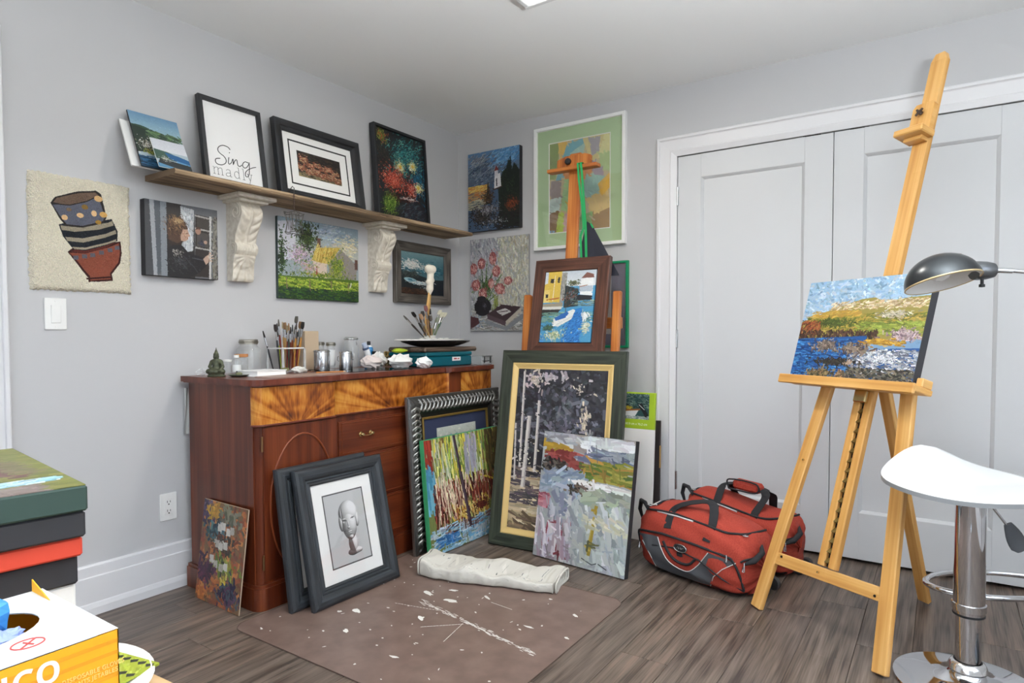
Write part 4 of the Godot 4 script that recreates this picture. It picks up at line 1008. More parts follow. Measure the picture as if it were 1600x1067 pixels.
func art_pots() -> Material:
	var b := Brush.new(240, 140, "2c2622", 17); b.k = 0.5
	b.dabs(["3a302a", "241f1d", "4a3c30"], 0, 0, 1, 1, 120, .12, .05, .2); b.dabs(["8a7a5c", "a8986e", "5f5a44"], 0, .8, 1, 1, 80, .14, .03, .2, .3)
	for p in [[.14, .3, .1], [.08, .62, .09], [.3, .5, .11], [.24, .72, .09], [.44, .42, .1], [.42, .68, .11], [.58, .5, .1], [.56, .76, .1], [.7, .46, .1], [.72, .74, .11], [.86, .6, .1], [.9, .82, .1]]:
		b.ell("8a5236", p[0], p[1], p[2], p[2] * 1.7); b.clump(["b8684a", "9c5638", "d8a084", "6a3a2a", "c8ae80"], p[0], p[1], p[2] * .85, p[2] * 1.4, 40, .08, .03, .2, .6); b.ell("2a1c18", p[0], p[1] - p[2] * 1.2, p[2] * .55, p[2] * .35)
	b.over(300, .05, .02); return painted(b)

func art_beach() -> Material:
	var b := Brush.new(208, 224, "c9c6b8", 18)
	b.grad(0, .5, "c9ccc4", "b8b49c"); b.clump(["5f9ab0", "7fb4c4", "4a88a4"], .55, .2, .2, .09, 60, .16, .05, -.3, .3); b.clump(["d9d4c0", "b4ad94"], .2, .3, .25, .15, 60, .16, .06, -.4, .4); b.dabs(["a89a74", "c4b48c", "8a8464"], 0, .45, 1, 1, 130, .2, .05, .1, .3)
	b.over(200, .1, .03, .2, .8); return painted(b, 0.7)

func art_olive() -> Material:
	var b := Brush.new(256, 256, "7d8040", 19)
	b.dabs(["84864a", "747840", "8c8a4c"], 0, 0, 1, 1, 200, .2, .06, 0.1, .3, .06); b.clump(["7a5054", "6a4448", "805a60"], .78, .5, .09, .17, 160, .08, .05, .1, .3, .06); b.clump(["84785c", "7a7452"], .88, .5, .06, .16, 60, .08, .05, .1, .3, .06)
	b.dabs(["8a7a74", "7a6a66", "968680"], .6, .88, .86, 1, 90, .1, .04, .0, .2, .06); b.dabs(["b8d4e0", "9cc4d4", "d8e6ea", "7fb0c4"], .62, .78, .93, .86, 90, .1, .025, -.1, .12)
	b.over(220, .08, .025, .1, .5, .05); return painted(b, 0.45, 1.0)

func art_package_boat() -> Material:
	# boat and outboard motor stand in the right part of the strip
	var b := Brush.new(300, 96, "2f5a5a", 20)
	b.k = 0.4
	b.dabs(["2a4a4c", "3f6a68", "1f3a3a", "5a7a70", "7a9488"], 0, 0, 1, .55, 160, .08, .03, .2, .6); b.poly("e6ebea", [.5, .72, .86, .64, .8, .95, .52, .95]); b.poly("a8642c", [.5, .68, .88, .58, .88, .64, .5, .76]); b.clump(["d8c02c", "b89a2a"], .7, .55, .1, .06, 40, .04, .02); b.poly("1c2226", [.84, .4, .9, .36, .99, .8, .97, 1, .91, .7]); b.line("e8ecea", [.86, .42, .94, .62], .008); b.dabs(["c4ccc8", "8fa4a0"], .5, .88, 1, 1, 40, .08, .02); b.dabs(["8fa4a0", "aebcb6"], .5, .0, 1, .08, 12, .03, .015)
	return painted(b)

func art_rug() -> Material:
	var b := Brush.new(340, 400, "dcd4c0", 21)
	var px := func(x: float, y: float) -> Array: return [(x - 122) / 423.0, (y - 385 - (x - 122) * 0.09) / 515.0]
	var P := func(c: String, pts: Array):
		var o := []
		for i in range(0, pts.size(), 2): o.append_array(px.call(pts[i], pts[i + 1]))
		b.poly(c, o)
	# terracotta bowl at the bottom, striped bowl, blue bowl on top (traced shapes, darker outline first)
	P.call("3a1a18", [266, 738, 300, 712, 470, 690, 494, 686, 498, 740, 490, 790, 452, 840, 456, 872, 350, 876, 350, 856, 330, 830, 296, 780])
	P.call("8c4c3a", [274, 742, 340, 745, 440, 715, 486, 694, 490, 740, 482, 785, 444, 836, 446, 864, 358, 868, 356, 848, 338, 826, 304, 776]); P.call("5a2822", [280, 738, 330, 712, 470, 692, 420, 720, 340, 744]); P.call("3a1a18", [340, 856, 452, 850, 454, 858, 342, 864])
	for d in [[300, 764], [336, 758], [370, 752], [408, 740], [446, 728], [478, 716]]: P.call("5f5e68", [d[0] - 11, d[1] - 9, d[0] + 10, d[1] - 9, d[0] + 11, d[1] + 9, d[0] - 10, d[1] + 9])
	P.call("20242a", [234, 618, 290, 600, 420, 590, 456, 582, 482, 640, 480, 684, 430, 706, 340, 732, 290, 726, 250, 670])
	P.call("9a917e", [240, 622, 300, 626, 440, 600, 458, 590, 464, 612, 400, 634, 300, 648, 246, 642]); P.call("9a917e", [258, 672, 330, 676, 430, 652, 472, 632, 476, 650, 420, 672, 330, 696, 266, 690]); P.call("a39a86", [284, 716, 340, 718, 440, 690, 474, 676, 474, 686, 430, 702, 340, 728, 296, 726])
	P.call("2c2826", [204, 524, 222, 498, 310, 466, 392, 456, 412, 470, 434, 576, 420, 604, 330, 628, 262, 624, 236, 588]); P.call("5f6270", [212, 532, 300, 526, 400, 484, 428, 574, 414, 596, 330, 620, 266, 616, 242, 584]); P.call("6f5a4c", [214, 522, 228, 502, 312, 474, 388, 464, 402, 476, 350, 506, 270, 530]); b.line("2c2826", px.call(208, 528) + px.call(280, 530) + px.call(350, 508) + px.call(404, 476), .01)
	for d in [[400, 492, 18, 14, "d9b07a"], [342, 534, 14, 11, "8a6a34"], [276, 550, 11, 8, "7a6450"], [322, 573, 15, 11, "e0b888"], [380, 561, 12, 14, "e0b888"], [420, 564, 17, 13, "d8a860"], [258, 586, 13, 12, "e0b888"], [398, 600, 13, 10, "a8803a"]]:
		var q: Array = px.call(d[0], d[1]); b.ell(d[4], q[0], q[1], d[2] / 423.0, d[3] / 515.0)
	# every loop of yarn a little lighter or darker
	for i in 16000:
		var x := b.r.randi() % b.W; var y := b.r.randi() % b.H
		b.im.fill_rect(Rect2i(x, y, 2, 2), b.jit(b.im.get_pixel(x, y), 0.16))
	var m := StandardMaterial3D.new(); m.albedo_texture = ImageTexture.create_from_image(b.im); m.roughness = 1.0; m.texture_repeat = false
	var n := noise_img(44, 340, 400, 0.16, 2); m.heightmap_enabled = true; m.heightmap_texture = ImageTexture.create_from_image(n); m.heightmap_scale = 0.5
	return m

# ---------------------------------------------------------------- pictures on the walls
func wall_pictures():
	var L := PI / 2
	# hooked rug
	var t := thing("hooked_rug", "cream hooked wool rug with three stacked bowls hung on the wall", "wall hanging")
	var r := RandomNumberGenerator.new(); r.seed = 9
	var w := 0.348; var h := 0.43
	var jx := []; var jy := []
	for i in 64: jx.append(r.randf_range(-0.003, 0.003)); jy.append(r.randf_range(-0.003, 0.003))
	var f := func(u: float, v: float) -> Vector3:
		var e := minf(minf(u, 1 - u) * w, minf(v, 1 - v) * h)
		var z := 0.016 * sqrt(clampf(e / 0.012, 0, 1)) + 0.0012 * sin(u * 83.0) * sin(v * 97.0)
		return Vector3((u - 0.5) * w + jx[int(v * 60)] * (1.0 if u < 0.1 or u > 0.9 else 0.0), (1 - v) * h + jy[int(u * 60)] * (1.0 if v < 0.1 or v > 0.9 else 0.0), z)
	var fr := func(u: float, v: float) -> Vector3: return f.call(u, v)
	obj("tufted_pile", patch(st(), 58, 70, func(u, v): return fr.call(u, v)), art_rug(), t)
	obj("backing_cloth", bx(st(), -w / 2 + 0.004, 0.004, 0, w / 2 - 0.004, h - 0.004, 0.003), mat("b8ae98", 0.95), t)
	turned(t, Vector3(0.001, 1.255, 2.3), L)
	turned(canvas("canvas_painting", "small canvas of a girl with braids looking through a window", 0.316, 0.31, 0.036, art_girl(), M.canvas_black), Vector3(0, 1.336, 1.925), L)
	turned(canvas("canvas_painting", "unframed canvas of a yellow roofed farmhouse with lilacs and green grass", 0.522, 0.404, 0.02, art_barn(), mat("3a4a48", 0.7)), Vector3(0, 1.272, 1.182), L)
	t = framed("framed_painting", "stormy teal seascape in a weathered dark grey frame", 0.512, 0.37, [[0, 0], [0, 0.03], [0.004, 0.034], [0.052, 0.022], [0.056, 0.018], [0.056, 0.004]], M.weathered, 0.056, 0.012, art_sea())
	turned(t, Vector3(0, 1.287, 0.378), L)
	turned(canvas("canvas_painting", "canvas of a white lighthouse among dark pines under a blue stormy sky", 0.408, 0.512, 0.036, art_lighthouse(), M.canvas_black), Vector3(0.313, 1.769, 0), 0)
	turned(canvas("canvas_painting", "unframed canvas of pink tulips in a dark vase with books", 0.46, 0.606, 0.02, art_tulips(), mat("9a9a98", 0.7)), Vector3(0.343, 1.116, 0), 0)
	t = framed("framed_picture", "large pastel abstract with green mat in a thin white frame", 0.61, 0.746, [[0, 0], [0, 0.028], [0.002, 0.03], [0.018, 0.03], [0.02, 0.027], [0.02, 0.004]], mat("f3f3f2", 0.4), 0.1, 0.008, art_pastel())
	mat_ring(t, "mat", 0.61, 0.746, 0.019, 0.1, 0.006, 0.0105, mat("a9c495", 0.85))
	mat_ring(t, "mat_bevel", 0.61, 0.746, 0.0985, 0.103, 0.006, 0.0112, M.mat_board)
	obj("glass", bx(st(), -0.286, 0.019, 0.015, 0.286, 0.727, 0.017), M.pane, t)
	turned(t, Vector3(0.922, 1.61, 0), 0)

# ---------------------------------------------------------------- pictures standing on the shelf
func shelf_pictures():
	var L := PI / 2
	var y := 1.7452
	var t := thing("blank_canvas", "blank white canvas board behind the village landscape on the shelf end", "canvas")
	obj("board", box(st(), Vector3(0, 0.108, 0.004), Vector3(0.235, 0.216, 0.008), 0.001), M.canvas_white, t)
	turned(t, Vector3(0.112, y, 2.05), L, 0.44)
	t = canvas("canvas_painting", "unframed coastal village landscape at the left end of the shelf", 0.2, 0.262, 0.008, art_coast_village(false), M.canvas_black)
	turned(t, Vector3(0.136, y, 2.042), L, 0.43)
	t = canvas("canvas_painting", "little coastal village card in front of the larger landscape", 0.137, 0.142, 0.004, art_coast_village(true), M.canvas_white)
	turned(t, Vector3(0.19, y, 2.033), L, 0.5)
	# lettering print
	t = framed("framed_print", "white print lettered Sing madly in a thin black frame", 0.304, 0.39, [[0, 0], [0, 0.024], [0.001, 0.025], [0.017, 0.025], [0.018, 0.024], [0.018, 0.004]], M.black_frame, 0.018, 0.009, mat("f3f3f3", 0.85), "framed print")
	var ink := mat("17181a", 0.7)
	var sc := func(pts: Array) -> Array:
		var o := []
		for i in range(0, pts.size(), 2): o.append(Vector3((pts[i] - 0.5) * 0.268, pts[i + 1] * 0.354 + 0.018, 0.0094))
		return o
	var s := st()
	# S-i-n-g as pen strokes, fractions of the sheet
	for pl in [[.44, .44, .40, .47, .31, .475, .235, .44, .215, .395, .25, .36, .31, .335, .345, .295, .33, .25, .26, .215, .18, .215, .15, .245, .17, .28, .24, .295],
			[.40, .335, .385, .285, .385, .255, .405, .25, .44, .275], [.44, .275, .47, .325, .475, .30, .47, .255, .49, .29, .525, .325, .545, .32, .55, .28, .56, .255, .59, .25, .63, .275],
			[.76, .325, .70, .33, .655, .30, .645, .265, .675, .245, .72, .26, .765, .31, .775, .33, .77, .26, .755, .18, .72, .135, .68, .14, .685, .185, .745, .235, .84, .275, .9, .29]]:
		tube(s, sc.call(smooth_pts(pl)), 0.0017, 6)
	tube(s, sc.call([.415, .395, .425, .403]), 0.0018, 6)
	obj("script_lettering", s, ink, t)
	# thin serif m a d l y, unit boxes one x-height tall
	var L5 := [[[-.05, 0, .25, 0], [.1, 0, .1, 1, -.05, 1], [.1, .7, .3, .97, .5, 1, .6, .85, .6, 0], [.48, 0, .74, 0], [.6, .7, .8, .97, 1.0, 1, 1.12, .85, 1.12, 0], [1.0, 0, 1.27, 0]],
		[[.1, .82, .25, 1, .5, 1, .62, .82, .62, .1, .72, 0, .82, .05], [.62, .55, .3, .52, .08, .38, .06, .14, .24, 0, .44, .05, .62, .25]],
		[[.66, .25, .5, .03, .3, 0, .1, .2, .05, .5, .12, .82, .32, 1, .52, .95, .66, .75], [.5, 1.62, .66, 1.62, .66, 0, .8, 0]],
		[[.02, 1.62, .18, 1.62, .18, 0], [.0, 0, .36, 0]],
		[[-.02, 1, .24, 1], [.1, 1, .4, .02], [.5, 1, .76, 1], [.64, 1, .3, -.45, .12, -.55, .0, -.48]]]
	s = st()
	var px := 0.1
	for k in 5:
		for pl in L5[k]:
			var o := []
			for i in range(0, pl.size(), 2): o.append_array([px + pl[i] * 0.136, 0.082 + pl[i + 1] * 0.088])
			tube(s, sc.call(smooth_pts(o) if o.size() > 8 else o), 0.00085, 6)
		px += [1.42, .98, .98, .5, .8][k] * 0.136 + 0.02
	obj("serif_lettering", s, ink, t)
	turned(t, Vector3(0.092, y, 1.708), L, 0.155)
	# framed pots
	t = framed("framed_picture", "wide black framed picture of terracotta pots with double mat", 0.536, 0.39, [[0, 0], [0, 0.03], [0.004, 0.034], [0.03, 0.03], [0.034, 0.024], [0.046, 0.02], [0.05, 0.016], [0.05, 0.004]], M.black_frame, 0.05, 0.009, M.mat_board)
	mat_ring(t, "mat_line", 0.536, 0.39, 0.083, 0.091, 0.008, 0.0096, mat("1c1d1f", 0.7))
	obj("print", plate(st(), 0.272, 0.13, 0.0085, 0.0098, 0.13, -0.002), art_pots(), t)
	turned(t, Vector3(0.1, y, 1.228), L, 0.15)
	t = framed("framed_painting", "tall black framed painting of red blooms and teal leaves", 0.437, 0.552, [[0, 0], [0, 0.036], [0.001, 0.037], [0.015, 0.037], [0.016, 0.036], [0.016, 0.02], [0.024, 0.02], [0.024, 0.004]], M.black_frame, 0.022, 0.026, art_crab())
	turned(t, Vector3(0.05, y, 0.602), L, 0.075)

func smooth_pts(p: Array) -> Array:
	var c := Curve3D.new(); var n := p.size() / 2
	for i in n:
		var a := Vector3(p[i * 2], p[i * 2 + 1], 0)
		var b := Vector3(p[mini(i + 1, n - 1) * 2], p[mini(i + 1, n - 1) * 2 + 1], 0); var d := Vector3(p[maxi(i - 1, 0) * 2], p[maxi(i - 1, 0) * 2 + 1], 0)
		c.add_point(a, -(b - d) / 6.0, (b - d) / 6.0)
	var o := []
	for q in c.tessellate(3, 6): o.append(q.x); o.append(q.y)
	return o

# ---------------------------------------------------------------- pictures leaning on the floor
func lean_at(t: Node3D, blx: float, blz: float, deg: float, w: float, d: float, lean_deg: float, y := 0.0):
	# bl: front bottom left corner on the floor; deg: direction from left to right in plan
	var a := deg_to_rad(deg); var l := deg_to_rad(lean_deg)
	var u := Vector3(cos(a), 0, sin(a)); var back := Vector3(u.z, 0, -u.x)
	turned(t, Vector3(blx, y, blz) + u * w / 2 + back * d * cos(l), -a, l)

func ornate_frame(w: float, h: float, fw: float, m: Material, parent: Node):
	# four mitred rails of raised acanthus leaves between a plain outer edge and an inner bead
	var ls := st()
	# x along the rail, y from the outer edge inwards, z out
	tube(ls, [Vector3(0.016, 0.008, 0.018), Vector3(0.001, 0.02, 0.028), Vector3(-0.01, 0.04, 0.034), Vector3(-0.004, 0.062, 0.033), Vector3(0.01, 0.074, 0.028), Vector3(0.019, 0.064, 0.027), Vector3(0.013, 0.056, 0.029)], [0.005, 0.0075, 0.0085, 0.008, 0.0065, 0.0045, 0.002], 7)
	tube(ls, [Vector3(-0.008, 0.042, 0.034), Vector3(0.006, 0.03, 0.033), Vector3(0.017, 0.032, 0.03), Vector3(0.02, 0.044, 0.03)], [0.006, 0.006, 0.0055, 0.002], 7)
	ls.generate_normals()
	var leaf := ls.commit()
	for k in 4:
		var hor := k % 2 == 0
		var Ls := w if hor else h
		var s := st()
		var f := func(u: float, v: float) -> Vector3:
			var tt := v * fw
			var a := -Ls / 2 + tt + u * (Ls - 2 * tt)
			var z := 0.012 + 0.026 * sin(PI * clampf(v * 0.85 + 0.12, 0, 1))
			var q := a / 0.038
			var curl := 0.5 + 0.5 * sin(TAU * q + 3.6 * sin(PI * v))
			var vein := 0.5 + 0.5 * sin(TAU * q * 4.0 + 7.0 * sin(PI * v))
			var m1 := smoothstep(0.1, 0.2, v) * smoothstep(0.96, 0.85, v)
			z += m1 * (0.003 * curl + 0.002 * vein - 0.004)
			if v > 0.97: z = 0.014
			var p := Vector2(a, tt)
			match k:
				0: return Vector3(p.x, p.y, z)
				2: return Vector3(-p.x, h - p.y, z)
				1: return Vector3(w / 2 - p.y, h / 2 + p.x, z)
				_: return Vector3(-w / 2 + p.y, h / 2 - p.x, z)
		patch(s, int(Ls / 0.0042), 16, f)
		obj("carved_rail", s, mat("62615f", 0.34, 0.9), parent)
		# raised curled leaves one after another along the rail
		var n := int((Ls - fw * 1.1) / 0.031)
		for i in n:
			var a := (i - (n - 1) / 2.0) * 0.031
			var lf := mobj("carved_leaf", leaf, m, parent)
			var B := Basis(Vector3.BACK, [0.0, PI / 2, PI, -PI / 2][k])
			var o: Vector3 = [Vector3(a, 0, 0), Vector3(w / 2, h / 2 + a, 0), Vector3(-a, h, 0), Vector3(-w / 2, h / 2 - a, 0)][k]
			lf.transform = Transform3D(B, o)
	obj("frame_edge", ring_frame(st(), w, h, [[0, 0], [-0.002, 0.002], [-0.002, 0.016], [0.004, 0.018], [0.004, 0.0], [0, 0]]), m, parent)
	obj("liner", ring_frame(st(), w, h, [[fw - 0.002, 0.018], [fw + 0.022, 0.008], [fw + 0.022, 0.0]]), mat("1a1715", 0.5), parent)

func floor_pictures():
	var t := canvas("small_painting", "small orange and teal village painting leaning on the sideboard's end", 0.321, 0.407, 0.006, art_village(), mat("b8a890", 0.8))
	lean_at(t, 0.175, 1.981, 1.6, 0.321, 0.006, 7.0)
	var bp := [[0, 0], [0, 0.016], [0.004, 0.024], [0.014, 0.03], [0.03, 0.031], [0.042, 0.026], [0.05, 0.017], [0.053, 0.019], [0.058, 0.019], [0.061, 0.014], [0.067, 0.016], [0.07, 0.012], [0.075, 0.01], [0.075, 0.003]]
	t = framed("framed_drawing", "charcoal drawing of a sculpted head in a wide dark grey frame", 0.467, 0.556, bp, M.grey_frame, 0.075, 0.006, art_bust())
	obj("glass", bx(st(), -0.158, 0.076, 0.008, 0.158, 0.48, 0.0092), M.pane, t)
	lean_at(t, 0.738, 1.815, -89.2, 0.467, 0.03, 12.8)
	t = framed("framed_drawing", "dark grey frame standing behind the framed head drawing", 0.467, 0.562, bp, M.grey_frame, 0.075, 0.006, mat("d8d8d8", 0.8))
	lean_at(t, 0.668, 1.866, -90.4, 0.467, 0.03, 9.2)
	# ornate silver frame around a navy matted picture
	t = thing("framed_picture", "large ornate silver frame holding a small beach picture in navy mat", "framed picture")
	var W := 0.772; var H := 0.78
	ornate_frame(W, H, 0.088, mat("9a9996", 0.36, 0.9), t)
	obj("mat", plate(st(), W - 0.19, H - 0.19, 0.001, 0.004, 0.095), mat("2c3350", 0.8), t)
	obj("gold_fillet", ring_frame(st(), W, H, [[0.108, 0.002], [0.108, 0.012], [0.112, 0.014], [0.12, 0.012], [0.12, 0.002]]), mat("a98a4a", 0.35, 0.7), t)
	obj("print", plate(st(), 0.33, 0.40, 0.003, 0.006, 0.205), art_beach(), t)
	lean_at(t, 0.626, 1.114, -90, W, 0.03, 3.7)
	t = canvas("canvas_painting", "bright abstract forest canvas with green edges leaning on the silver frame", 0.62, 0.571, 0.03, art_forest(), mat("3fa06a", 0.6))
	lean_at(t, 0.695, 1.087, -90, 0.62, 0.03, 5.1)
	# birch wood in green frame
	t = framed("framed_painting", "tall dark green frame with gold liner around a birch wood painting", 0.697, 1.016, [[0, 0], [0, 0.026], [0.004, 0.03], [0.062, 0.026], [0.066, 0.02], [0.066, 0.004]], M.green_frame, 0.095, 0.01, art_birch())
	obj("gold_liner", ring_frame(st(), 0.697, 1.016, [[0.065, 0.006], [0.065, 0.021], [0.072, 0.022], [0.09, 0.013], [0.096, 0.012], [0.096, 0.006]]), mat("d6b878", 0.5), t)
	lean_at(t, 0.79, 0.76, -4, 0.697, 0.03, 9.2)
	t = canvas("canvas_painting", "grey and crimson abstract canvas of reflections leaning on the green frame", 0.516, 0.61, 0.035, art_grey(), M.canvas_black)
	lean_at(t, 1.075, 0.775, 6.2, 0.516, 0.035, 9.5)
	# wrapped blank canvas with its label, and a dark canvas edge beside it
	t = thing("packaged_canvas", "white wrapped canvas with a green boat picture label in the corner", "canvas")
	obj("wrapped_canvas", box(st(), Vector3(-0.075, 0.39, 0.009), Vector3(0.61, 0.78, 0.018), 0.002), M.canvas_white, t)
	obj("label_band", bx(st(), -0.3805, 0.585, -0.0005, 0.2305, 0.7805, 0.0188, 0.002), mat("a4c22c", 0.5), t)
	obj("label_picture", plate(st(), 0.42, 0.135, 0.0185, 0.0194, 0.637, -0.012), art_package_boat(), t)
	lettering("label_print", "24 in x 30 in / 60.9 cm x 76.2 cm", 0.0155, mat("f4f6e8", 0.6), t, Transform3D(Basis.IDENTITY, Vector3(0.078, 0.611, 0.0191)))
	turned(t, Vector3(1.255, 0, 0.247), 0, 0.075)
	t = thing("dark_canvas", "dark edged canvas standing beside the closet trim behind the packaged canvas", "canvas")
	obj("stretched_canvas", box(st(), Vector3(0, 0.312, 0.009), Vector3(0.5, 0.624, 0.018), 0.001), mat("332c2c", 0.7), t)
	obj("edge_stain", box(st(), Vector3(0.2496, 0.43, 0.009), Vector3(0.0025, 0.12, 0.0195), 0.0003), mat("b08a4e", 0.7), t)
	turned(t, Vector3(1.232, 0, 0.13), 0, 0.03)

# ---------------------------------------------------------------- easel in the corner
func rear_easel():
	var t := thing("studio_easel", "orange brown wooden studio easel in the corner holding the harbour painting", "easel", Vector3(1.05, 0, 0.45))
	var zf := func(y: float) -> float: return 0.484 - 0.096 * y - 0.45
	var V := func(x: float, y: float, dz := 0.0) -> Vector3: return Vector3(x, y, zf.call(y) - 0.012 + dz)
	obj("mast", bar(st(), V.call(0, 0.1), V.call(-0.004, 2.085), 0.07, 0.022, 0.004), M.oiled, t)
	for x in [-0.27, 0.28]:
		obj("post", bar(st(), V.call(x, 0.03), V.call(x, 1.315), 0.045, 0.03, 0.006), M.oiled, t)
		obj("skid", bx(st(), x - 0.022, 0.0, -0.15, x + 0.022, 0.04, 0.12, 0.004), M.oiled, t)
		obj("rear_brace", bar(st(), Vector3(x, 0.03, -0.13), Vector3(x, 0.36, zf.call(0.36) - 0.032), 0.028, 0.018, 0.003), M.oiled, t)
	obj("crossbar", bar(st(), V.call(-0.25, 0.28, -0.026), V.call(0.26, 0.28, -0.026), 0.05, 0.02, 0.003, Vector3.UP), M.oiled, t)
	obj("crossbar", bar(st(), V.call(-0.29, 1.15, -0.028), V.call(0.3, 1.15, -0.028), 0.06, 0.02, 0.003, Vector3.UP), M.oiled, t)
	obj("tray", bx(bx(st(), -0.27, 0.948, -0.05, 0.27, 0.972, 0.058, 0.003), -0.27, 0.972, 0.046, 0.27, 0.985, 0.058, 0.003), M.oiled, t)
	var c := Node3D.new(); c.name = "top_holder"; t.add_child(c)
	var s := st()
	var pl := PackedVector2Array([Vector2(-0.1, 0.0), Vector2(0.105, 0.0), Vector2(0.105, 0.05), Vector2(0.07, 0.062), Vector2(-0.05, 0.062), Vector2(-0.1, 0.045)])
	prism(s, pl, 0, 0.022, Transform3D(Basis(Vector3.RIGHT, -0.096), V.call(-0.003, 2.005, 0.012)))
	var o := obj("holder_block", s, M.oiled, c)
	obj("holder_ledge", bar(st(), V.call(-0.155, 1.995, 0.028), V.call(0.15, 1.995, 0.028), 0.02, 0.055, 0.003, Vector3.UP), M.oiled, c)
	obj("knob", lathe(st(), [[0, 0], [0.012, 0], [0.018, 0.004], [0.018, 0.014], [0.013, 0.02], [0, 0.021]], 14, Transform3D(Basis(Vector3.RIGHT, PI / 2 - 0.096), V.call(-0.03, 2.035, 0.034))), M.black, c)
	# harbour painting on the tray
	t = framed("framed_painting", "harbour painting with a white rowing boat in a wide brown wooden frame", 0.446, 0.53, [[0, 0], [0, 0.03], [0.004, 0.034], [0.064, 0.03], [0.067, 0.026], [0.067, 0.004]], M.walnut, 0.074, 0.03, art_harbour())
	obj("gap_shade", ring_frame(st(), 0.446, 0.53, [[0.066, 0.012], [0.075, 0.012], [0.075, 0.006]]), M.black, t)  # black ring puts the shade of the gap around the picture into colour
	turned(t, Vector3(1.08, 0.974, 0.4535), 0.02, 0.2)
	# apron over the holder
	t = thing("apron", "dark apron with bright green straps hanging from the corner easel", "apron", Vector3(1.13, 1.6, 0.322))
	var g := mat("22a05a", 0.55)
	var strap := func(pts: Array, w: float) -> SurfaceTool:
		var q := st(); q.set_smooth_group(-1)
		for i in pts.size() - 1:
			bar(q, pts[i], pts[i + 1], w, 0.002, 0.0, Vector3.RIGHT)
		return q
	obj("neck_strap", strap.call([Vector3(-0.018, 0.411, -0.002), Vector3(-0.018, 0.412, 0.02), Vector3(-0.018, 0.405, 0.0225), Vector3(-0.012, 0.36, 0.022), Vector3(-0.004, 0.2, 0.012), Vector3(0.004, 0.05, 0.006), Vector3(0.006, -0.12, 0.002), Vector3(0.008, -0.2, 0.0)], 0.014), g, t)
	obj("neck_strap", strap.call([Vector3(-0.036, 0.411, -0.002), Vector3(-0.036, 0.412, 0.02), Vector3(-0.036, 0.405, 0.0225), Vector3(-0.03, 0.32, 0.021), Vector3(-0.016, 0.18, 0.008), Vector3(-0.01, 0.06, 0.002)], 0.012), g, t)
	var cloth := func(u: float, v: float) -> Vector3:
		var y := 0.1 - v * 0.3
		var wl := lerpf(0.004, -0.036, minf(v * 2.0, 1.0)); var wr := lerpf(0.03, 0.19, v)
		return Vector3(lerpf(wl, wr, u), y - u * 0.02 * (1 - v), 0.005 * sin(u * 9.0) * v - 0.006 - 0.012 * u)
	s = patch(st(), 14, 12, cloth)
	patch(s, 14, 12, func(u, v): return cloth.call(1.0 - u, v) + Vector3(0, 0, -0.003), 2)
	obj("apron_cloth", s, mat("2b2d38", 0.9), t)
	obj("edge_binding", strap.call([Vector3(0.004, 0.1, 0.002), Vector3(-0.03, 0.02, 0.002), Vector3(-0.028, 0.0, 0.002), Vector3(-0.024, -0.1, 0.002), Vector3(-0.03, -0.18, 0.0)], 0.012), g, t)
	obj("edge_binding", strap.call([Vector3(0.03, 0.085, -0.002), Vector3(0.045, 0.06, -0.002), Vector3(0.03, 0.06, -0.002)], 0.01), g, t)
	# green edged glazed picture behind the easel
	t = framed("framed_picture", "dark glazed picture with a bright green frame behind the corner easel", 0.5, 0.5, [[0, 0], [0, 0.02], [0.002, 0.022], [0.012, 0.022], [0.014, 0.02], [0.014, 0.004]], mat("0f8a5c", 0.4), 0.014, 0.006, mat("4a4a58", 0.5))
	obj("inner_board", bx(st(), -0.2, 0.08, 0.006, 0.14, 0.42, 0.008), mat("c4bfae", 0.8), t)
	obj("glass", bx(st(), -0.236, 0.014, 0.012, 0.236, 0.486, 0.014), glass(0.16, "b8b8c8"), t)
	turned(t, Vector3(0.994, 1.013, 0.0), 0, 0.0)

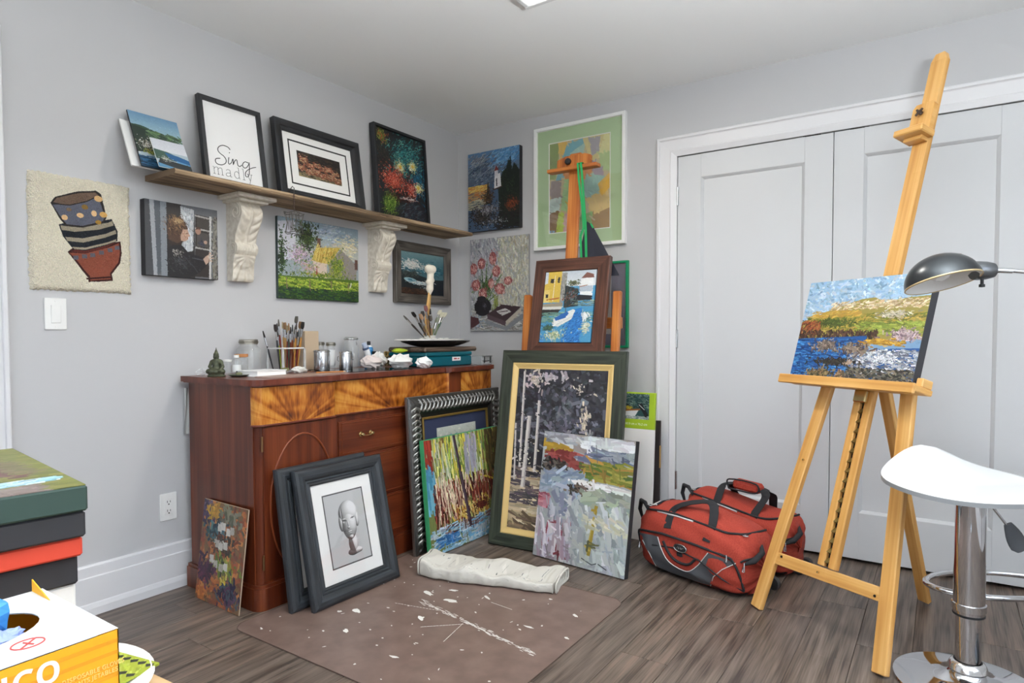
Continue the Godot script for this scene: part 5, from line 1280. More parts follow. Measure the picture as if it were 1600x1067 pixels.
# ---------------------------------------------------------------- easel before the closet
func front_easel():
	var t := thing("lyre_easel", "light beech A frame easel standing before the closet doors", "easel", Vector3(2.1356, 0, 0.8162), -deg_to_rad(34.5))
	var L := Transform3D(Basis(Vector3.RIGHT, -deg_to_rad(16.0)), Vector3.ZERO)
	var V := func(u: float, v: float, w := 0.0) -> Vector3: return L * Vector3(u, v, w)
	var U := Vector3.RIGHT
	obj("front_leg", bar(st(), V.call(0.0, 0.01, -0.012), V.call(0.142, 1.3, -0.012), 0.05, 0.024, 0.003, U), M.beech, t)
	obj("front_leg", bar(st(), V.call(0.542, 0.01, -0.012), V.call(0.39, 1.3, -0.012), 0.05, 0.024, 0.003, U), M.beech, t)
	var hinge: Vector3 = V.call(0.27, 1.03, -0.05)
	# back foot in local axes
	var foot := Vector3(0.208, 0.008, -0.684)
	obj("rear_leg", bar(st(), foot, hinge, 0.046, 0.022, 0.003, U), M.beech, t)
	var cb := obj("crossbar", bar(st(), V.call(0.045, 0.222, -0.014), V.call(0.502, 0.246, -0.014), 0.046, 0.02, 0.002, L.basis * Vector3.UP), M.beech, t)
	for x in [0.07, 0.475]: obj("bolt", lathe(st(), [[0, 0], [0.005, 0], [0.004, 0.003], [0, 0.0035]], 10, Transform3D(L.basis * Basis(Vector3.RIGHT, PI / 2), V.call(x, 0.235, -0.004))), M.dark_metal, cb)
	obj("upper_crossbar", bar(st(), V.call(0.13, 1.2, -0.036), V.call(0.41, 1.2, -0.036), 0.05, 0.02, 0.002, L.basis * Vector3.UP), M.beech, t)
	var mast := obj("mast", bar(bar(st(), V.call(0.249, 0.262, -0.014), V.call(0.249, 1.3, -0.014), 0.03, 0.024, 0.002, U), V.call(0.295, 0.262, -0.014), V.call(0.295, 1.3, -0.014), 0.03, 0.024, 0.002, U), M.beech, t)
	# slotted lower mast carries a ratchet strip; the upper mast slides in it
	obj("ratchet_back", bar(st(), V.call(0.272, 0.264, -0.018), V.call(0.272, 1.0, -0.018), 0.018, 0.006, 0.0, U), M.dark_metal, mast)
	for i in 17:
		var v := 0.275 + i * 0.037
		var s := prism(st(), PackedVector2Array([Vector2(0, 0), Vector2(0.018, 0.004), Vector2(0.0, 0.022)]), -0.008, 0.008, L * Transform3D(Basis(Vector3(0, 0, 1), Vector3(0, 1, 0), Vector3(-1, 0, 0)), Vector3(0.272, v, -0.016)))
		obj("ratchet_tooth", s, mat("8a7a4a", 0.4, 0.8), mast)
	var up := st()
	bar(up, V.call(0.272, 1.305, -0.012), V.call(0.272, 2.215, -0.012), 0.06, 0.024, 0.001, U)
	var pl := PackedVector2Array([Vector2(-0.029, 2.2145), Vector2(0.029, 2.2145), Vector2(0.018, 2.243), Vector2(-0.016, 2.243)])
	prism(up, pl, -0.0235, -0.0005, L * Transform3D(Basis.IDENTITY, Vector3(0.272, 0, 0)))
	obj("sliding_mast", up, M.beech, t)
	var tr := Node3D.new(); tr.name = "tray"; t.add_child(tr)
	obj("ledge", box(st(), Vector3(0.235, 0.925, 0.042), Vector3(0.58, 0.02, 0.085), 0.003, L), M.beech, tr)
	obj("lip", box(st(), Vector3(0.235, 0.922, 0.088), Vector3(0.58, 0.036, 0.014), 0.003, L), M.beech, tr)
	obj("end_stop", box(st(), Vector3(0.512, 0.95, 0.03), Vector3(0.024, 0.03, 0.05), 0.003, L), M.beech, tr)
	obj("ratchet_catch", box(st(), Vector3(0.272, 0.892, 0.01), Vector3(0.05, 0.045, 0.02), 0.003, L), M.brass, tr)
	var cl := Node3D.new(); cl.name = "top_clamp"; t.add_child(cl)
	pl = PackedVector2Array([Vector2(-0.042, 1.915), Vector2(0.042, 1.915), Vector2(0.042, 2.02), Vector2(0.034, 2.03), Vector2(-0.03, 2.03), Vector2(-0.042, 2.015)])
	prism(st(), pl, 0, 0.02)
	obj("clamp_block", prism(st(), pl, 0.002, 0.022, L * Transform3D(Basis.IDENTITY, Vector3(0.272, 0, 0))), M.beech, cl)
	obj("clamp_ledge", box(box(st(), Vector3(0.266, 1.903, 0.034), Vector3(0.115, 0.026, 0.075), 0.004, L), Vector3(0.266, 1.884, 0.018), Vector3(0.075, 0.016, 0.04), 0.003, L), M.beech, cl)
	var ks := st()
	for a in 4: box(ks, Vector3(0.009, 0, 0), Vector3(0.016, 0.008, 0.008), 0.002, L * Transform3D(Basis(Vector3.BACK, PI / 4 + a * PI / 2), Vector3(0.268, 1.99, 0.034)))
	lathe(ks, [[0, 0], [0.008, 0], [0.007, 0.016], [0, 0.018]], 12, L * Transform3D(Basis(Vector3.RIGHT, PI / 2), Vector3(0.268, 1.99, 0.022)))
	obj("wing_knob", ks, mat("3a2c24", 0.45), cl)
	for p in [[0.15, 0.62], [0.21, 0.92], [0.5, 0.235]]: obj("peg", lathe(st(), [[0, 0], [0.004, 0], [0.004, 0.006], [0, 0.007]], 8, Transform3D(L.basis * Basis(Vector3.RIGHT, PI / 2), V.call(p[0] * 0.5, p[1], 0.0))), M.brass, t)
	t = canvas("canvas_painting", "rocky coast with golden hill and blue water on the beech easel", 0.524, 0.396, 0.035, art_coast(), mat("3a3a3e", 0.7))
	var B := Basis(Vector3.UP, -deg_to_rad(34.5)) * L.basis
	t.transform = Transform3D(B, Vector3(2.1356, 0, 0.8162) + B * Vector3(0.232, 0.9365, 0.028))

# ---------------------------------------------------------------- the two red duffel bags
func bag_point(s: float, th: float, B: Dictionary, off := 0.0) -> Vector3:
	# s: -1..1 along the bag, th: round its section, 0 = front, PI/2 = top
	var a := absf(s)
	var k := pow(maxf(1.0 - pow(a, 7.0), 0.0), 0.28)
	var ky := pow(maxf(1.0 - pow(a, 6.0), 0.0), 0.25)
	var c := cos(th); var n := sin(th)
	var cz := signf(c) * pow(absf(c), 0.52); var ny := signf(n) * pow(absf(n), 0.62)
	var hgt: float = B.h * (0.93 + 0.07 * cos(s * 2.2 + B.ph)) * (0.9 + 0.1 * ky)
	var y: float = hgt * 0.5 * (1.0 + ny * (ky if ny > 0 else 1.0 - (1.0 - ky) * 0.35))
	var taper := 1.0 - 0.2 * clampf(ny, 0, 1) * clampf(ny, 0, 1)
	var fold: float = 0.004 * sin(s * 14.0 + th * 3.0 + B.ph) * (1.0 - absf(ny)) * (0.4 + a) + 0.003 * sin(th * 11.0 + s * 5.0)
	return Vector3(s * B.l * 0.5 * (0.96 + 0.04 * ny), y, (B.w * 0.5 * taper * k) * cz) + Vector3(signf(s) * a * a * a, n, c).normalized() * (off + fold)

func bag_front(fx: float, fy: float, B: Dictionary, off := 0.0) -> Vector3:
	var q := fy * 2.0 - 1.0
	var n := signf(q) * pow(absf(q), 1.0 / 0.62)
	return bag_point(fx * 0.97, asin(clampf(n, -1, 1)), B, off)

func bag_top(fx: float, fz: float, B: Dictionary, off := 0.0) -> Vector3:
	# fz: 1 = front edge of the top, -1 = rear
	return bag_point(fx * 0.97, PI / 2 - fz * 0.85, B, off)

func path_tube(pts: Array, r: float, fn: Callable) -> SurfaceTool:
	var o := []
	var sm := smooth_pts(pts)
	for i in range(0, sm.size(), 2): o.append(fn.call(sm[i], sm[i + 1]))
	return tube(st(), o, r, 6)

func ribbon(s: SurfaceTool, A: Array, Bp: Array, thick := 0.002) -> SurfaceTool:
	# band between two curves, with a little thickness
	s.set_smooth_group(1)
	for i in A.size() - 1:
		q4(s, A[i], A[i + 1], Bp[i + 1], Bp[i]); 
	s.set_smooth_group(2)
	for i in A.size() - 1:
		var n: Vector3 = (A[i + 1] - A[i]).cross(Bp[i] - A[i]).normalized() * -thick
		q4(s, Bp[i] + n, Bp[i + 1] + n, A[i + 1] + n, A[i] + n)
	return s

func strap_band(pts: Array, w: float, across: Vector3) -> SurfaceTool:
	var A := []; var Bp := []
	for p in pts: A.append(p - across * w / 2); Bp.append(p + across * w / 2)
	return ribbon(st(), A, Bp, 0.003)

func bag(label: String, at: Vector3, turn: float, B: Dictionary, front: bool):
	var t := thing("duffel_bag", label, "bag", at, turn, "red duffel bags by the closet")
	var red: Material = M.red_cloth; var blk := mat("26262a", 0.8); var gry := mat("55575c", 0.75); var wht := mat("d8d8d6", 0.6)
	var s := patch(st(), 60, 64, func(u, v): return bag_point(u * 2.0 - 1.0, v * TAU, B), 1)
	obj("body", s, red, t)
	var F := func(x, y): return bag_front(x, y, B, 0.003)
	var Tp := func(x, y): return bag_top(x, y, B, 0.003)
	# black base along the floor
	var lo := []; var hi := []
	for i in 31:
		var x := -0.98 + 1.96 * i / 30.0
		lo.append(bag_front(x, 0.015, B, 0.002)); hi.append(bag_front(x, 0.07, B, 0.003))
	obj("base_band", ribbon(st(), lo, hi), blk, t)
	if front:
		# grey sweep of the front pocket
		var inn := smooth_pts([-.49, .56, -.42, .42, -.28, .27, -.08, .2, .12, .22, .3, .36, .46, .58])
		var out := smooth_pts([-.9, .57, -.74, .36, -.58, .12, -.3, .065, .1, .065, .42, .08, .55, .26, .88, .58])
		var A := []; var Bq := []
		for i in 41:
			var ai := mini(int(i / 40.0 * (inn.size() / 2 - 1)), inn.size() / 2 - 1); var bi := mini(int(i / 40.0 * (out.size() / 2 - 1)), out.size() / 2 - 1)
			A.append(Vector2(inn[ai * 2], inn[ai * 2 + 1])); Bq.append(Vector2(out[bi * 2], out[bi * 2 + 1]))
		s = st()
		for k in 6:
			var P := []; var Q := []
			for i in 41:
				var p: Vector2 = Bq[i].lerp(A[i], k / 6.0); var q: Vector2 = Bq[i].lerp(A[i], (k + 1) / 6.0)
				P.append(bag_front(p.x, p.y, B, 0.0035)); Q.append(bag_front(q.x, q.y, B, 0.0035))
			ribbon(s, P, Q, 0.001)
		obj("pocket_panel", s, gry, t)
		obj("piping", path_tube([-.49, .56, -.42, .42, -.28, .27, -.08, .2, .12, .22, .3, .36, .46, .58], 0.002, func(x, y): return bag_front(x, y, B, 0.005)), wht, t)
		obj("piping", path_tube([-.8, .46, -.68, .28, -.6, .1], 0.0015, F), wht, t)
		obj("piping", path_tube([.45, .08, .56, .27, .7, .42, .88, .58], 0.0018, func(x, y): return bag_front(x, y, B, 0.005)), wht, t)
		obj("pocket_trim", path_tube([-.38, .52, -.3, .4, -.18, .31, -.02, .28, .12, .31, .24, .42], 0.006, F), blk, t)
		obj("zipper", path_tube([-.97, .4, -.94, .56, -.88, .62, -.4, .62, .2, .615, .72, .62, .84, .58, .93, .4, .97, .12], 0.0055, F), blk, t)
		obj("zipper", path_tube([-.96, .34, -.6, .42, -.2, .46, .3, .42, .7, .28, .97, .1], 0.0035, F), blk, t)
		var c: Vector3 = bag_front(-.03, .5, B, 0.006); var ez: Vector3 = (bag_front(-.03, .5, B, 0.05) - bag_front(-.03, .5, B, 0.0)).normalized()
		var ex := Vector3.RIGHT; var ey := ez.cross(ex)
		var bd := Node3D.new(); bd.name = "badge"; t.add_child(bd, true); bd.transform = Transform3D(Basis(ex, ey, ez), c)
		obj("badge_plate", lathe(st(), [[0, 0], [0.034, 0], [0.034, 0.003], [0.03, 0.005], [0, 0.006]], 24, Transform3D(Basis(Vector3(1, 0, 0), Vector3(0, 0, 1), Vector3(0, -0.5, 0)), Vector3.ZERO)), mat("2f3134", 0.3), bd)
		var ov := []
		for i in 25: ov.append(Vector3(cos(TAU * i / 24) * 0.033, sin(TAU * i / 24) * 0.0165, 0.005))
		obj("badge_rim", tube(st(), ov, 0.002, 6, false), M.steel, bd)
		obj("badge_mark", tube(st(), [Vector3(-0.018, -0.003, 0.006), Vector3(-0.01, 0.005, 0.0065), Vector3(-0.006, -0.004, 0.0065), Vector3(0.002, 0.004, 0.0065), Vector3(0.006, -0.003, 0.0065), Vector3(0.018, 0.003, 0.006)], 0.0012, 5), M.steel, bd)
		obj("buckle", box(st(), bag_front(-.06, .4, B, 0.006), Vector3(0.03, 0.018, 0.008), 0.003), blk, t)
		for p in [[-.86, .42], [.74, .65]]:
			var z0: Vector3 = bag_front(p[0], p[1], B, 0.008)
			obj("zipper_pull", tube(st(), [z0, z0 + Vector3(0.004, -0.012, 0.004), z0 + Vector3(0.008, -0.026, 0.004), z0 + Vector3(0.002, -0.028, 0.004), z0 + Vector3(-0.002, -0.012, 0.003)], 0.002, 6), M.steel, t)
	# lid zipper on top with pale lining where it is open
	obj("lid_zipper", path_tube([-.84, -.5, -.9, 0, -.86, .6, -.7, .85, -.2, .95, .4, .95, .72, .8, .86, .3, .88, -.5], 0.005, Tp), blk, t)
	obj("lid_lining", path_tube([-.6, .93, -.2, 1.02, .1, 1.03], 0.004, func(x, y): return bag_top(x, y, B, 0.001)), wht, t)
	if front:
		var P := []; var Q := []
		for i in 13:
			var f := -0.75 + 1.3 * i / 12.0
			P.append(bag_top(-.8 + 0.03 * sin(i * 0.26), f, B, 0.004)); Q.append(bag_top(-.68, f, B, 0.004))
		obj("open_slot", ribbon(st(), P, Q, 0.001), mat("1a2030", 0.9), t)
		obj("slot_edge", path_tube([-.68, -.75, -.8, -.6, -.84, 0, -.8, .45, -.68, .55], 0.003, func(x, y): return bag_top(x, y, B, 0.005)), wht, t)
	# carrying straps
	for sd in [1.0, -1.0]:
		var a: Vector3 = bag_point(-0.3, 0.25 if sd > 0 else PI - 0.25, B, 0.004); var b: Vector3 = bag_point(0.38, 0.25 if sd > 0 else PI - 0.25, B, 0.004)
		var a2: Vector3 = bag_point(-0.3, 0.95 if sd > 0 else PI - 0.95, B, 0.005); var b2: Vector3 = bag_point(0.38, 0.95 if sd > 0 else PI - 0.95, B, 0.005)
		var m1: Vector3; var m2: Vector3
		if front:
			m1 = bag_top(-0.05, 0.35 * sd, B, 0.02) + Vector3(0, 0.012, 0); m2 = bag_top(0.25, 0.15 * sd, B, 0.03) + Vector3(0, 0.02, 0)
		else:
			m1 = Vector3(-0.07, B.h + 0.04, 0.02 * sd); m2 = Vector3(0.12, B.h + 0.03, 0.02 * sd)
		if front and sd < 0: continue
		var c3 := Curve3D.new()
		var ps := [a, a2, m1, m2, b2, b]
		for i in ps.size():
			var nx: Vector3 = ps[mini(i + 1, 5)]; var pv: Vector3 = ps[maxi(i - 1, 0)]
			c3.add_point(ps[i], -(nx - pv) / 6.0, (nx - pv) / 6.0)
		var ptl := []
		for q in c3.tessellate(3, 8): ptl.append(q)
		var A2 := []; var B2 := []
		for i in ptl.size():
			var d: Vector3 = (ptl[mini(i + 1, ptl.size() - 1)] - ptl[maxi(i - 1, 0)]).normalized()
			var outv: Vector3 = (ptl[i] - Vector3(ptl[i].x, B.h * 0.45, 0)).normalized()
			var ac := outv.cross(d).normalized() * 0.019
			A2.append(ptl[i] - ac); B2.append(ptl[i] + ac)
		obj("strap", ribbon(st(), A2, B2, 0.003), blk, t)
	if not front:
		obj("strap_grip", box(st(), Vector3(0.0, B.h + 0.042, 0.01), Vector3(0.14, 0.045, 0.06), 0.012, Transform3D(Basis(Vector3.BACK, -0.06), Vector3(0.01, 0, 0))), red, t)
		obj("grip_binding", path_tube([-.062, -.02, .075, -.022, .078, .022, -.06, .024, -.062, -.02], 0.004, func(x, y): return Vector3(x + 0.01, B.h + 0.042 + y, 0.042)), blk, t)
	# end loops and rings
	var le: Vector3 = bag_point(-0.9, 1.25, B, 0.0)
	obj("end_loop", tube(st(), [le + Vector3(0.03, -0.005, 0.03), le + Vector3(-0.005, 0.03, 0.02), le + Vector3(-0.045, 0.03, 0.0), le + Vector3(-0.062, -0.015, -0.01), le + Vector3(-0.05, -0.06, -0.015)], [0.006, 0.01, 0.011, 0.01, 0.006], 8), blk, t)
	var re: Vector3 = bag_point(0.97, 0.5, B, 0.0)
	obj("end_grip", tube(st(), [re + Vector3(-0.012, -0.03, 0.03), re + Vector3(0.022, -0.012, 0.02), re + Vector3(0.026, 0.012, -0.035), re + Vector3(0.0, 0.03, -0.07)], [0.007, 0.012, 0.012, 0.007], 8), blk, t)
	for x in [-0.8, 0.84]:
		var c2: Vector3 = bag_point(x, 1.1, B, 0.006)
		var rr := []
		for i in 9: rr.append(c2 + Vector3(cos(TAU * i / 8) * 0.012, 0.003, sin(TAU * i / 8) * 0.009))
		obj("ring", tube(st(), rr, 0.0025, 6, false), M.steel, t)
	# right end pocket zipper and wheel
	var ep := []
	for i in 9:
		var th := -0.2 + 0.0 * i
		ep.append(bag_point(0.9 + 0.08 * sin(PI * i / 16.0), 0.1 + 1.2 * i / 8.0 * 0.3, B, 0.004))
	obj("end_zipper", tube(st(), ep, 0.004, 6), blk, t)
	var zp: Vector3 = bag_point(0.93, 0.12, B, 0.01)
	obj("zipper_pull", tube(st(), [zp, zp + Vector3(0.004, -0.015, 0.006), zp + Vector3(0.006, -0.035, 0.006), zp + Vector3(-0.004, -0.036, 0.006), zp + Vector3(-0.002, -0.015, 0.004)], 0.0025, 6), M.steel, t)
	for zz in [-0.1, -0.02]:
		obj("wheel", lathe(st(), [[0.006, -0.012], [0.026, -0.012], [0.03, -0.006], [0.03, 0.006], [0.026, 0.012], [0.006, 0.012]], 18, Transform3D(Basis(Vector3.RIGHT, PI / 2), Vector3(B.l * 0.5 - 0.02, 0.03, zz))), mat("3a3a3c", 0.5), t)

func bags():
	M.red_cloth = tmat(speckle_img(131, 256, 256, "9c3226", "b54734", 0.12, 1.6), 0.85, Vector3(3, 3, 1))
	bag("front red duffel bag with grey sweep pocket, badge and black straps", Vector3(1.86, 0, 0.575), -deg_to_rad(18), {"l": 0.6, "w": 0.3, "h": 0.315, "ph": 0.4}, true)
	bag("rear red duffel bag with wrapped carrying handle against the closet door", Vector3(1.952, 0, 0.265), -deg_to_rad(16), {"l": 0.57, "w": 0.25, "h": 0.325, "ph": 1.9}, false)

# ---------------------------------------------------------------- mat, cloth
func floor_things():
	var t := thing("floor_mat", "brown translucent chair mat spattered with white paint", "floor mat", Vector3(1.12, 0.0005, 1.545))
	var hx := 0.563; var hz := 0.516; var rr := 0.06
	var pl := PackedVector2Array()
	for c in [[1, 1, 0], [-1, 1, 1], [-1, -1, 2], [1, -1, 3]]:
		for k in 7:
			var a: float = (c[2] + k / 6.0) * PI / 2
			pl.append(Vector2(c[0] * (hx - rr) + cos(a) * rr, c[1] * (hz - rr) + sin(a) * rr))
	var im := speckle_img(141, 512, 512, "6e5a52", "836e65", 0.02, 1.5, 5)
	var xf := Transform3D(Basis(Vector3(1, 0, 0), Vector3(0, 0, -1), Vector3(0, 1, 0)), Vector3.ZERO)
	var mm := tmat(im, 0.38, Vector3(0.88, 0.88, 1)); mm.uv1_offset = Vector3(0.5, 0.5, 0)
	obj("sheet", prism(st(), pl, 0, 0.0025, xf), mm, t)
	var edge := []
	for i in pl.size() + 1: edge.append(Vector3(pl[i % pl.size()].x, 0.0025, -pl[i % pl.size()].y))
	obj("rim", tube(st(), edge, 0.0018, 6, false), mat("6a564e", 0.4), t)
	# dried paint: flat drips and streaks lying on the sheet
	var r := RandomNumberGenerator.new(); r.seed = 77
	var s := st()
	var blob := func(x: float, z: float, lx: float, lz: float, an: float):
		var p := PackedVector2Array(); var n := 12
		for i in n: p.append((Vector2(cos(TAU * i / n) * lx, sin(TAU * i / n) * lz) * r.randf_range(0.6, 1.25)).rotated(an) + Vector2(x, -z))
		if Geometry2D.triangulate_polygon(p).size() > 0: prism(s, p, 0.0024, 0.0031, xf)
	for b in [[-.16, -.13, .03, .011], [-.09, -.21, .02, .008], [-.03, -.12, .032, .012], [.07, -.23, .026, .008], [-.28, .16, .024, .012], [-.33, .2, .012, .008], [-.02, .07, .022, .008], [.46, -.28, .016, .008], [.3, -.36, .008, .006], [.52, -.1, .01, .007], [.36, -.1, .02, .006], [.1, .34, .02, .006], [-.18, .3, .02, .008]]: blob.call(b[0], b[1], b[2], b[3], r.randf_range(-0.6, 0.6))
	for i in 70: blob.call(r.randf_range(-0.5, 0.5), r.randf_range(-0.45, 0.47), r.randf_range(0.002, 0.008), r.randf_range(0.0015, 0.004), r.randf() * 3.0)
	# the long dragged smear is many thin flakes
	for i in 120:
		var k := r.randf()
		blob.call(lerpf(-0.12, 0.48, k) , lerpf(-0.05, 0.06, k) + r.randfn() * 0.006, r.randf_range(0.006, 0.022), r.randf_range(0.0008, 0.002), -0.18 + r.randfn() * 0.1)
	for l in [[.03, .12, .14, .02, .002], [.14, .02, .17, .16, .0025], [-.2, .02, -.02, -.02, .002], [.12, -.2, .22, -.19, .002]]:
		for i in 14:
			var k := i / 13.0
			blob.call(lerpf(l[0], l[2], k), lerpf(l[1], l[3], k), 0.006, 0.0012, -atan2(l[3] - l[1], l[2] - l[0]))
	var pt := obj("paint_splatter", s, mat("e8e6e2", 0.6), t); pt.set_meta("kind", "stuff")
	# folded drop cloth
	t = thing("drop_cloth", "folded white canvas drop cloth with paint smears on the floor mat", "cloth", Vector3(1.085, 0.003, 1.135), -deg_to_rad(-14.5))
	var cn := FastNoiseLite.new(); cn.seed = 8; cn.frequency = 5.0; cn.fractal_octaves = 3
	var f := func(u: float, v: float, k: float) -> Vector3:
		var L := 0.6; var W := 0.2
		var a := v * TAU
		var z := signf(cos(a)) * pow(absf(cos(a)), 0.3); var y := signf(sin(a)) * pow(absf(sin(a)), 0.42)
		var h := lerpf(0.066, 0.05, u) + 0.016 * smoothstep(0.16, 0.0, u)
		var wsh := lerpf(0.86, 1.0, smoothstep(0.0, 0.25, u)) + 0.03 * sin(u * 9.0)
		var top := clampf(y, 0, 1)
		var wr := (cn.get_noise_3d(u * 0.6, z * 0.12, 0.0) * 0.022 + 0.004 * sin(u * 17.0 + z * 2.5)) * top
		var skew := 0.03 * (0.5 - u) * (1.0 if z < 0 else -0.6)
		return Vector3((u - 0.5) * L + skew * z, maxf(h * 0.5 * (1.0 + y) + wr, 0.0), W * 0.5 * wsh * z + 0.012 * sin(u * 5.0) + cn.get_noise_2d(u * 0.8, 3.0) * 0.02)
	s = patch(st(), 70, 40, func(u, v): return f.call(u, v, 0.0), 1)
	for e in [0.0, 1.0]:
		# rolled layers at the ends
		for k in 4:
			var ring := []
			for j in 25: ring.append(f.call(e, j / 24.0, 0.0).lerp(f.call(e, 0.0, 0.0) * Vector3(1, 0, 0) + Vector3(0, 0.028, f.call(e, 0.25, 0.0).z), 0.1 + 0.2 * k) + Vector3((0.012 - 0.004 * k) * (1 if e > 0.5 else -1), 0, 0))
			tube(s, ring, 0.005, 6, false)
		var capr := []
		var cc := Vector3(0, 0.032, 0.01) + Vector3(f.call(e, 0.0, 0.0).x, 0, 0)
		s.set_smooth_group(-1)
		for j in 24: qh(s, [cc, f.call(e, j / 24.0, 0.0), f.call(e, (j + 1) / 24.0, 0.0)], Vector3(1 if e > 0.5 else -1, 0, 0), [Vector2.ZERO, Vector2.ZERO, Vector2.ZERO])
	var b := Brush.new(384, 256, "cfccc4", 31)
	b.dabs(["c8c5bc", "d6d3cb"], 0, 0, 1, 1, 200, .1, .02, 0.2, 1.0, .03); b.dabs(["8a8a8a", "6a6c70", "a8a49c", "b0a8a0"], .05, .1, .95, .6, 34, .03, .006, .4, 1.2); b.dabs(["3a3c40"], .1, .1, .9, .5, 14, .008, .006, 0, 3)
	obj("folded_cloth", s, plain_sheet(b), t)

# ---------------------------------------------------------------- stool
func stool():
	var t := thing("bar_stool", "white moulded bar stool on a chrome gas lift column", "stool", Vector3(2.818, 0, 1.024), 0.593)
	obj("base", lathe(st(), [[0.0, 0.0], [0.196, 0.0], [0.2, 0.004], [0.198, 0.008], [0.16, 0.016], [0.1, 0.026], [0.06, 0.036], [0.048, 0.05], [0.044, 0.06], [0.0, 0.062]], 48), M.chrome, t)
	obj("base_collar", lathe(st(), [[0.05, 0.05], [0.053, 0.056], [0.05, 0.066], [0.045, 0.076], [0.038, 0.08]], 28), mat("e8e8e8", 0.15, 0.9), t)
	obj("column", lathe(st(), [[0.034, 0.06], [0.034, 0.24]], 28), M.chrome, t)
	obj("column_sleeve", lathe(st(), [[0.034, 0.226], [0.041, 0.226], [0.042, 0.232], [0.04, 0.6], [0.0, 0.6]], 28), M.chrome, t)
	obj("sleeve_ring", lathe(st(), [[0.0405, 0.222], [0.0428, 0.224], [0.0428, 0.229], [0.0405, 0.231]], 28), M.black, t)
	var pts := []
	for i in 33:
		var a := TAU * i / 32
		pts.append(Vector3(0.205 + cos(a) * 0.22, 0.25, -0.165 + sin(a) * 0.115))
	obj("footrest", tube(st(), pts, 0.0095, 10, false), M.chrome, t)
	obj("footrest_clamp", lathe(st(), [[0.041, 0.238], [0.0455, 0.24], [0.0455, 0.26], [0.041, 0.262]], 24), M.chrome, t)
	obj("lever", tube(st(), [Vector3(0.02, 0.6, 0.0), Vector3(0.05, 0.57, 0.01), Vector3(0.1, 0.5, 0.02)], 0.004, 8), M.steel, t)
	obj("lever_paddle", loft(st(), paddle_rings(Vector3(0.098, 0.51, 0.02), Vector3(0.135, 0.43, 0.028)), true), mat("55585c", 0.25), t)
	# moulded seat: raised rear and left edge, low front
	var f := func(u: float, v: float, k: float) -> Vector3:
		# u: radius, v: round the rim
		var a := v * TAU
		var x := signf(cos(a)) * pow(absf(cos(a)), 0.72) * 0.245 * u; var z := signf(sin(a)) * pow(absf(sin(a)), 0.78) * 0.168 * u
		var y := 0.622
		var zr := pow(clampf(-z / 0.168, 0, 1), 1.7)
		y += 0.03 * zr + 0.075 * zr * exp(-pow((x + 0.05) / 0.14, 2.0)) + 0.016 * pow(clampf(-x / 0.245, 0, 1), 2.0) - 0.006 * clampf(z / 0.168, 0, 1) + 0.006 * pow(clampf(x / 0.245, 0, 1), 2.0)
		y -= 0.022 * smoothstep(0.9, 1.0, u) * (1.0 if k <= 0.0 else 0.0) * 0.3
		return Vector3(x, y - k, z)
	var s := patch(st(), 22, 56, func(u, v): return f.call(u, 1.0 - v, 0.0), 1)
	obj("seat", s, mat("e6e7e9", 0.16), t)
	s = patch(st(), 22, 56, func(u, v): return f.call(u, v, 0.02), 2)
	s.set_smooth_group(3)
	for i in 56:
		var a0: Vector3 = f.call(1.0, i / 56.0, 0.0); var a1: Vector3 = f.call(1.0, (i + 1) / 56.0, 0.0)
		qh(s, [a0, a1, f.call(1.0, (i + 1) / 56.0, 0.02), f.call(1.0, i / 56.0, 0.02)], Vector3(a0.x, 0, a0.z), [Vector2.ZERO, Vector2.ZERO, Vector2.ZERO, Vector2.ZERO])
	obj("seat_underside", s, mat("8e9092", 0.3), t)
	obj("seat_mount", lathe(st(), [[0.041, 0.58], [0.06, 0.592], [0.062, 0.602], [0, 0.603]], 24), M.black, t)

func paddle_rings(a: Vector3, b: Vector3) -> Array:
	var rings := []
	var y := (b - a).normalized(); var z := Vector3.RIGHT.cross(y).normalized(); var x := y.cross(z)
	for i in 7:
		var k := i / 6.0
		var w := 0.01 + 0.018 * sin(PI * minf(k * 0.7 + 0.05, 0.75))
		if i == 6: w *= 0.6
		var ring := []
		for j in 12: ring.append(a.lerp(b, k) + x * cos(TAU * j / 12) * w + z * sin(TAU * j / 12) * 0.007)
		rings.append(ring)
	for r in rings: r.reverse()
	return rings

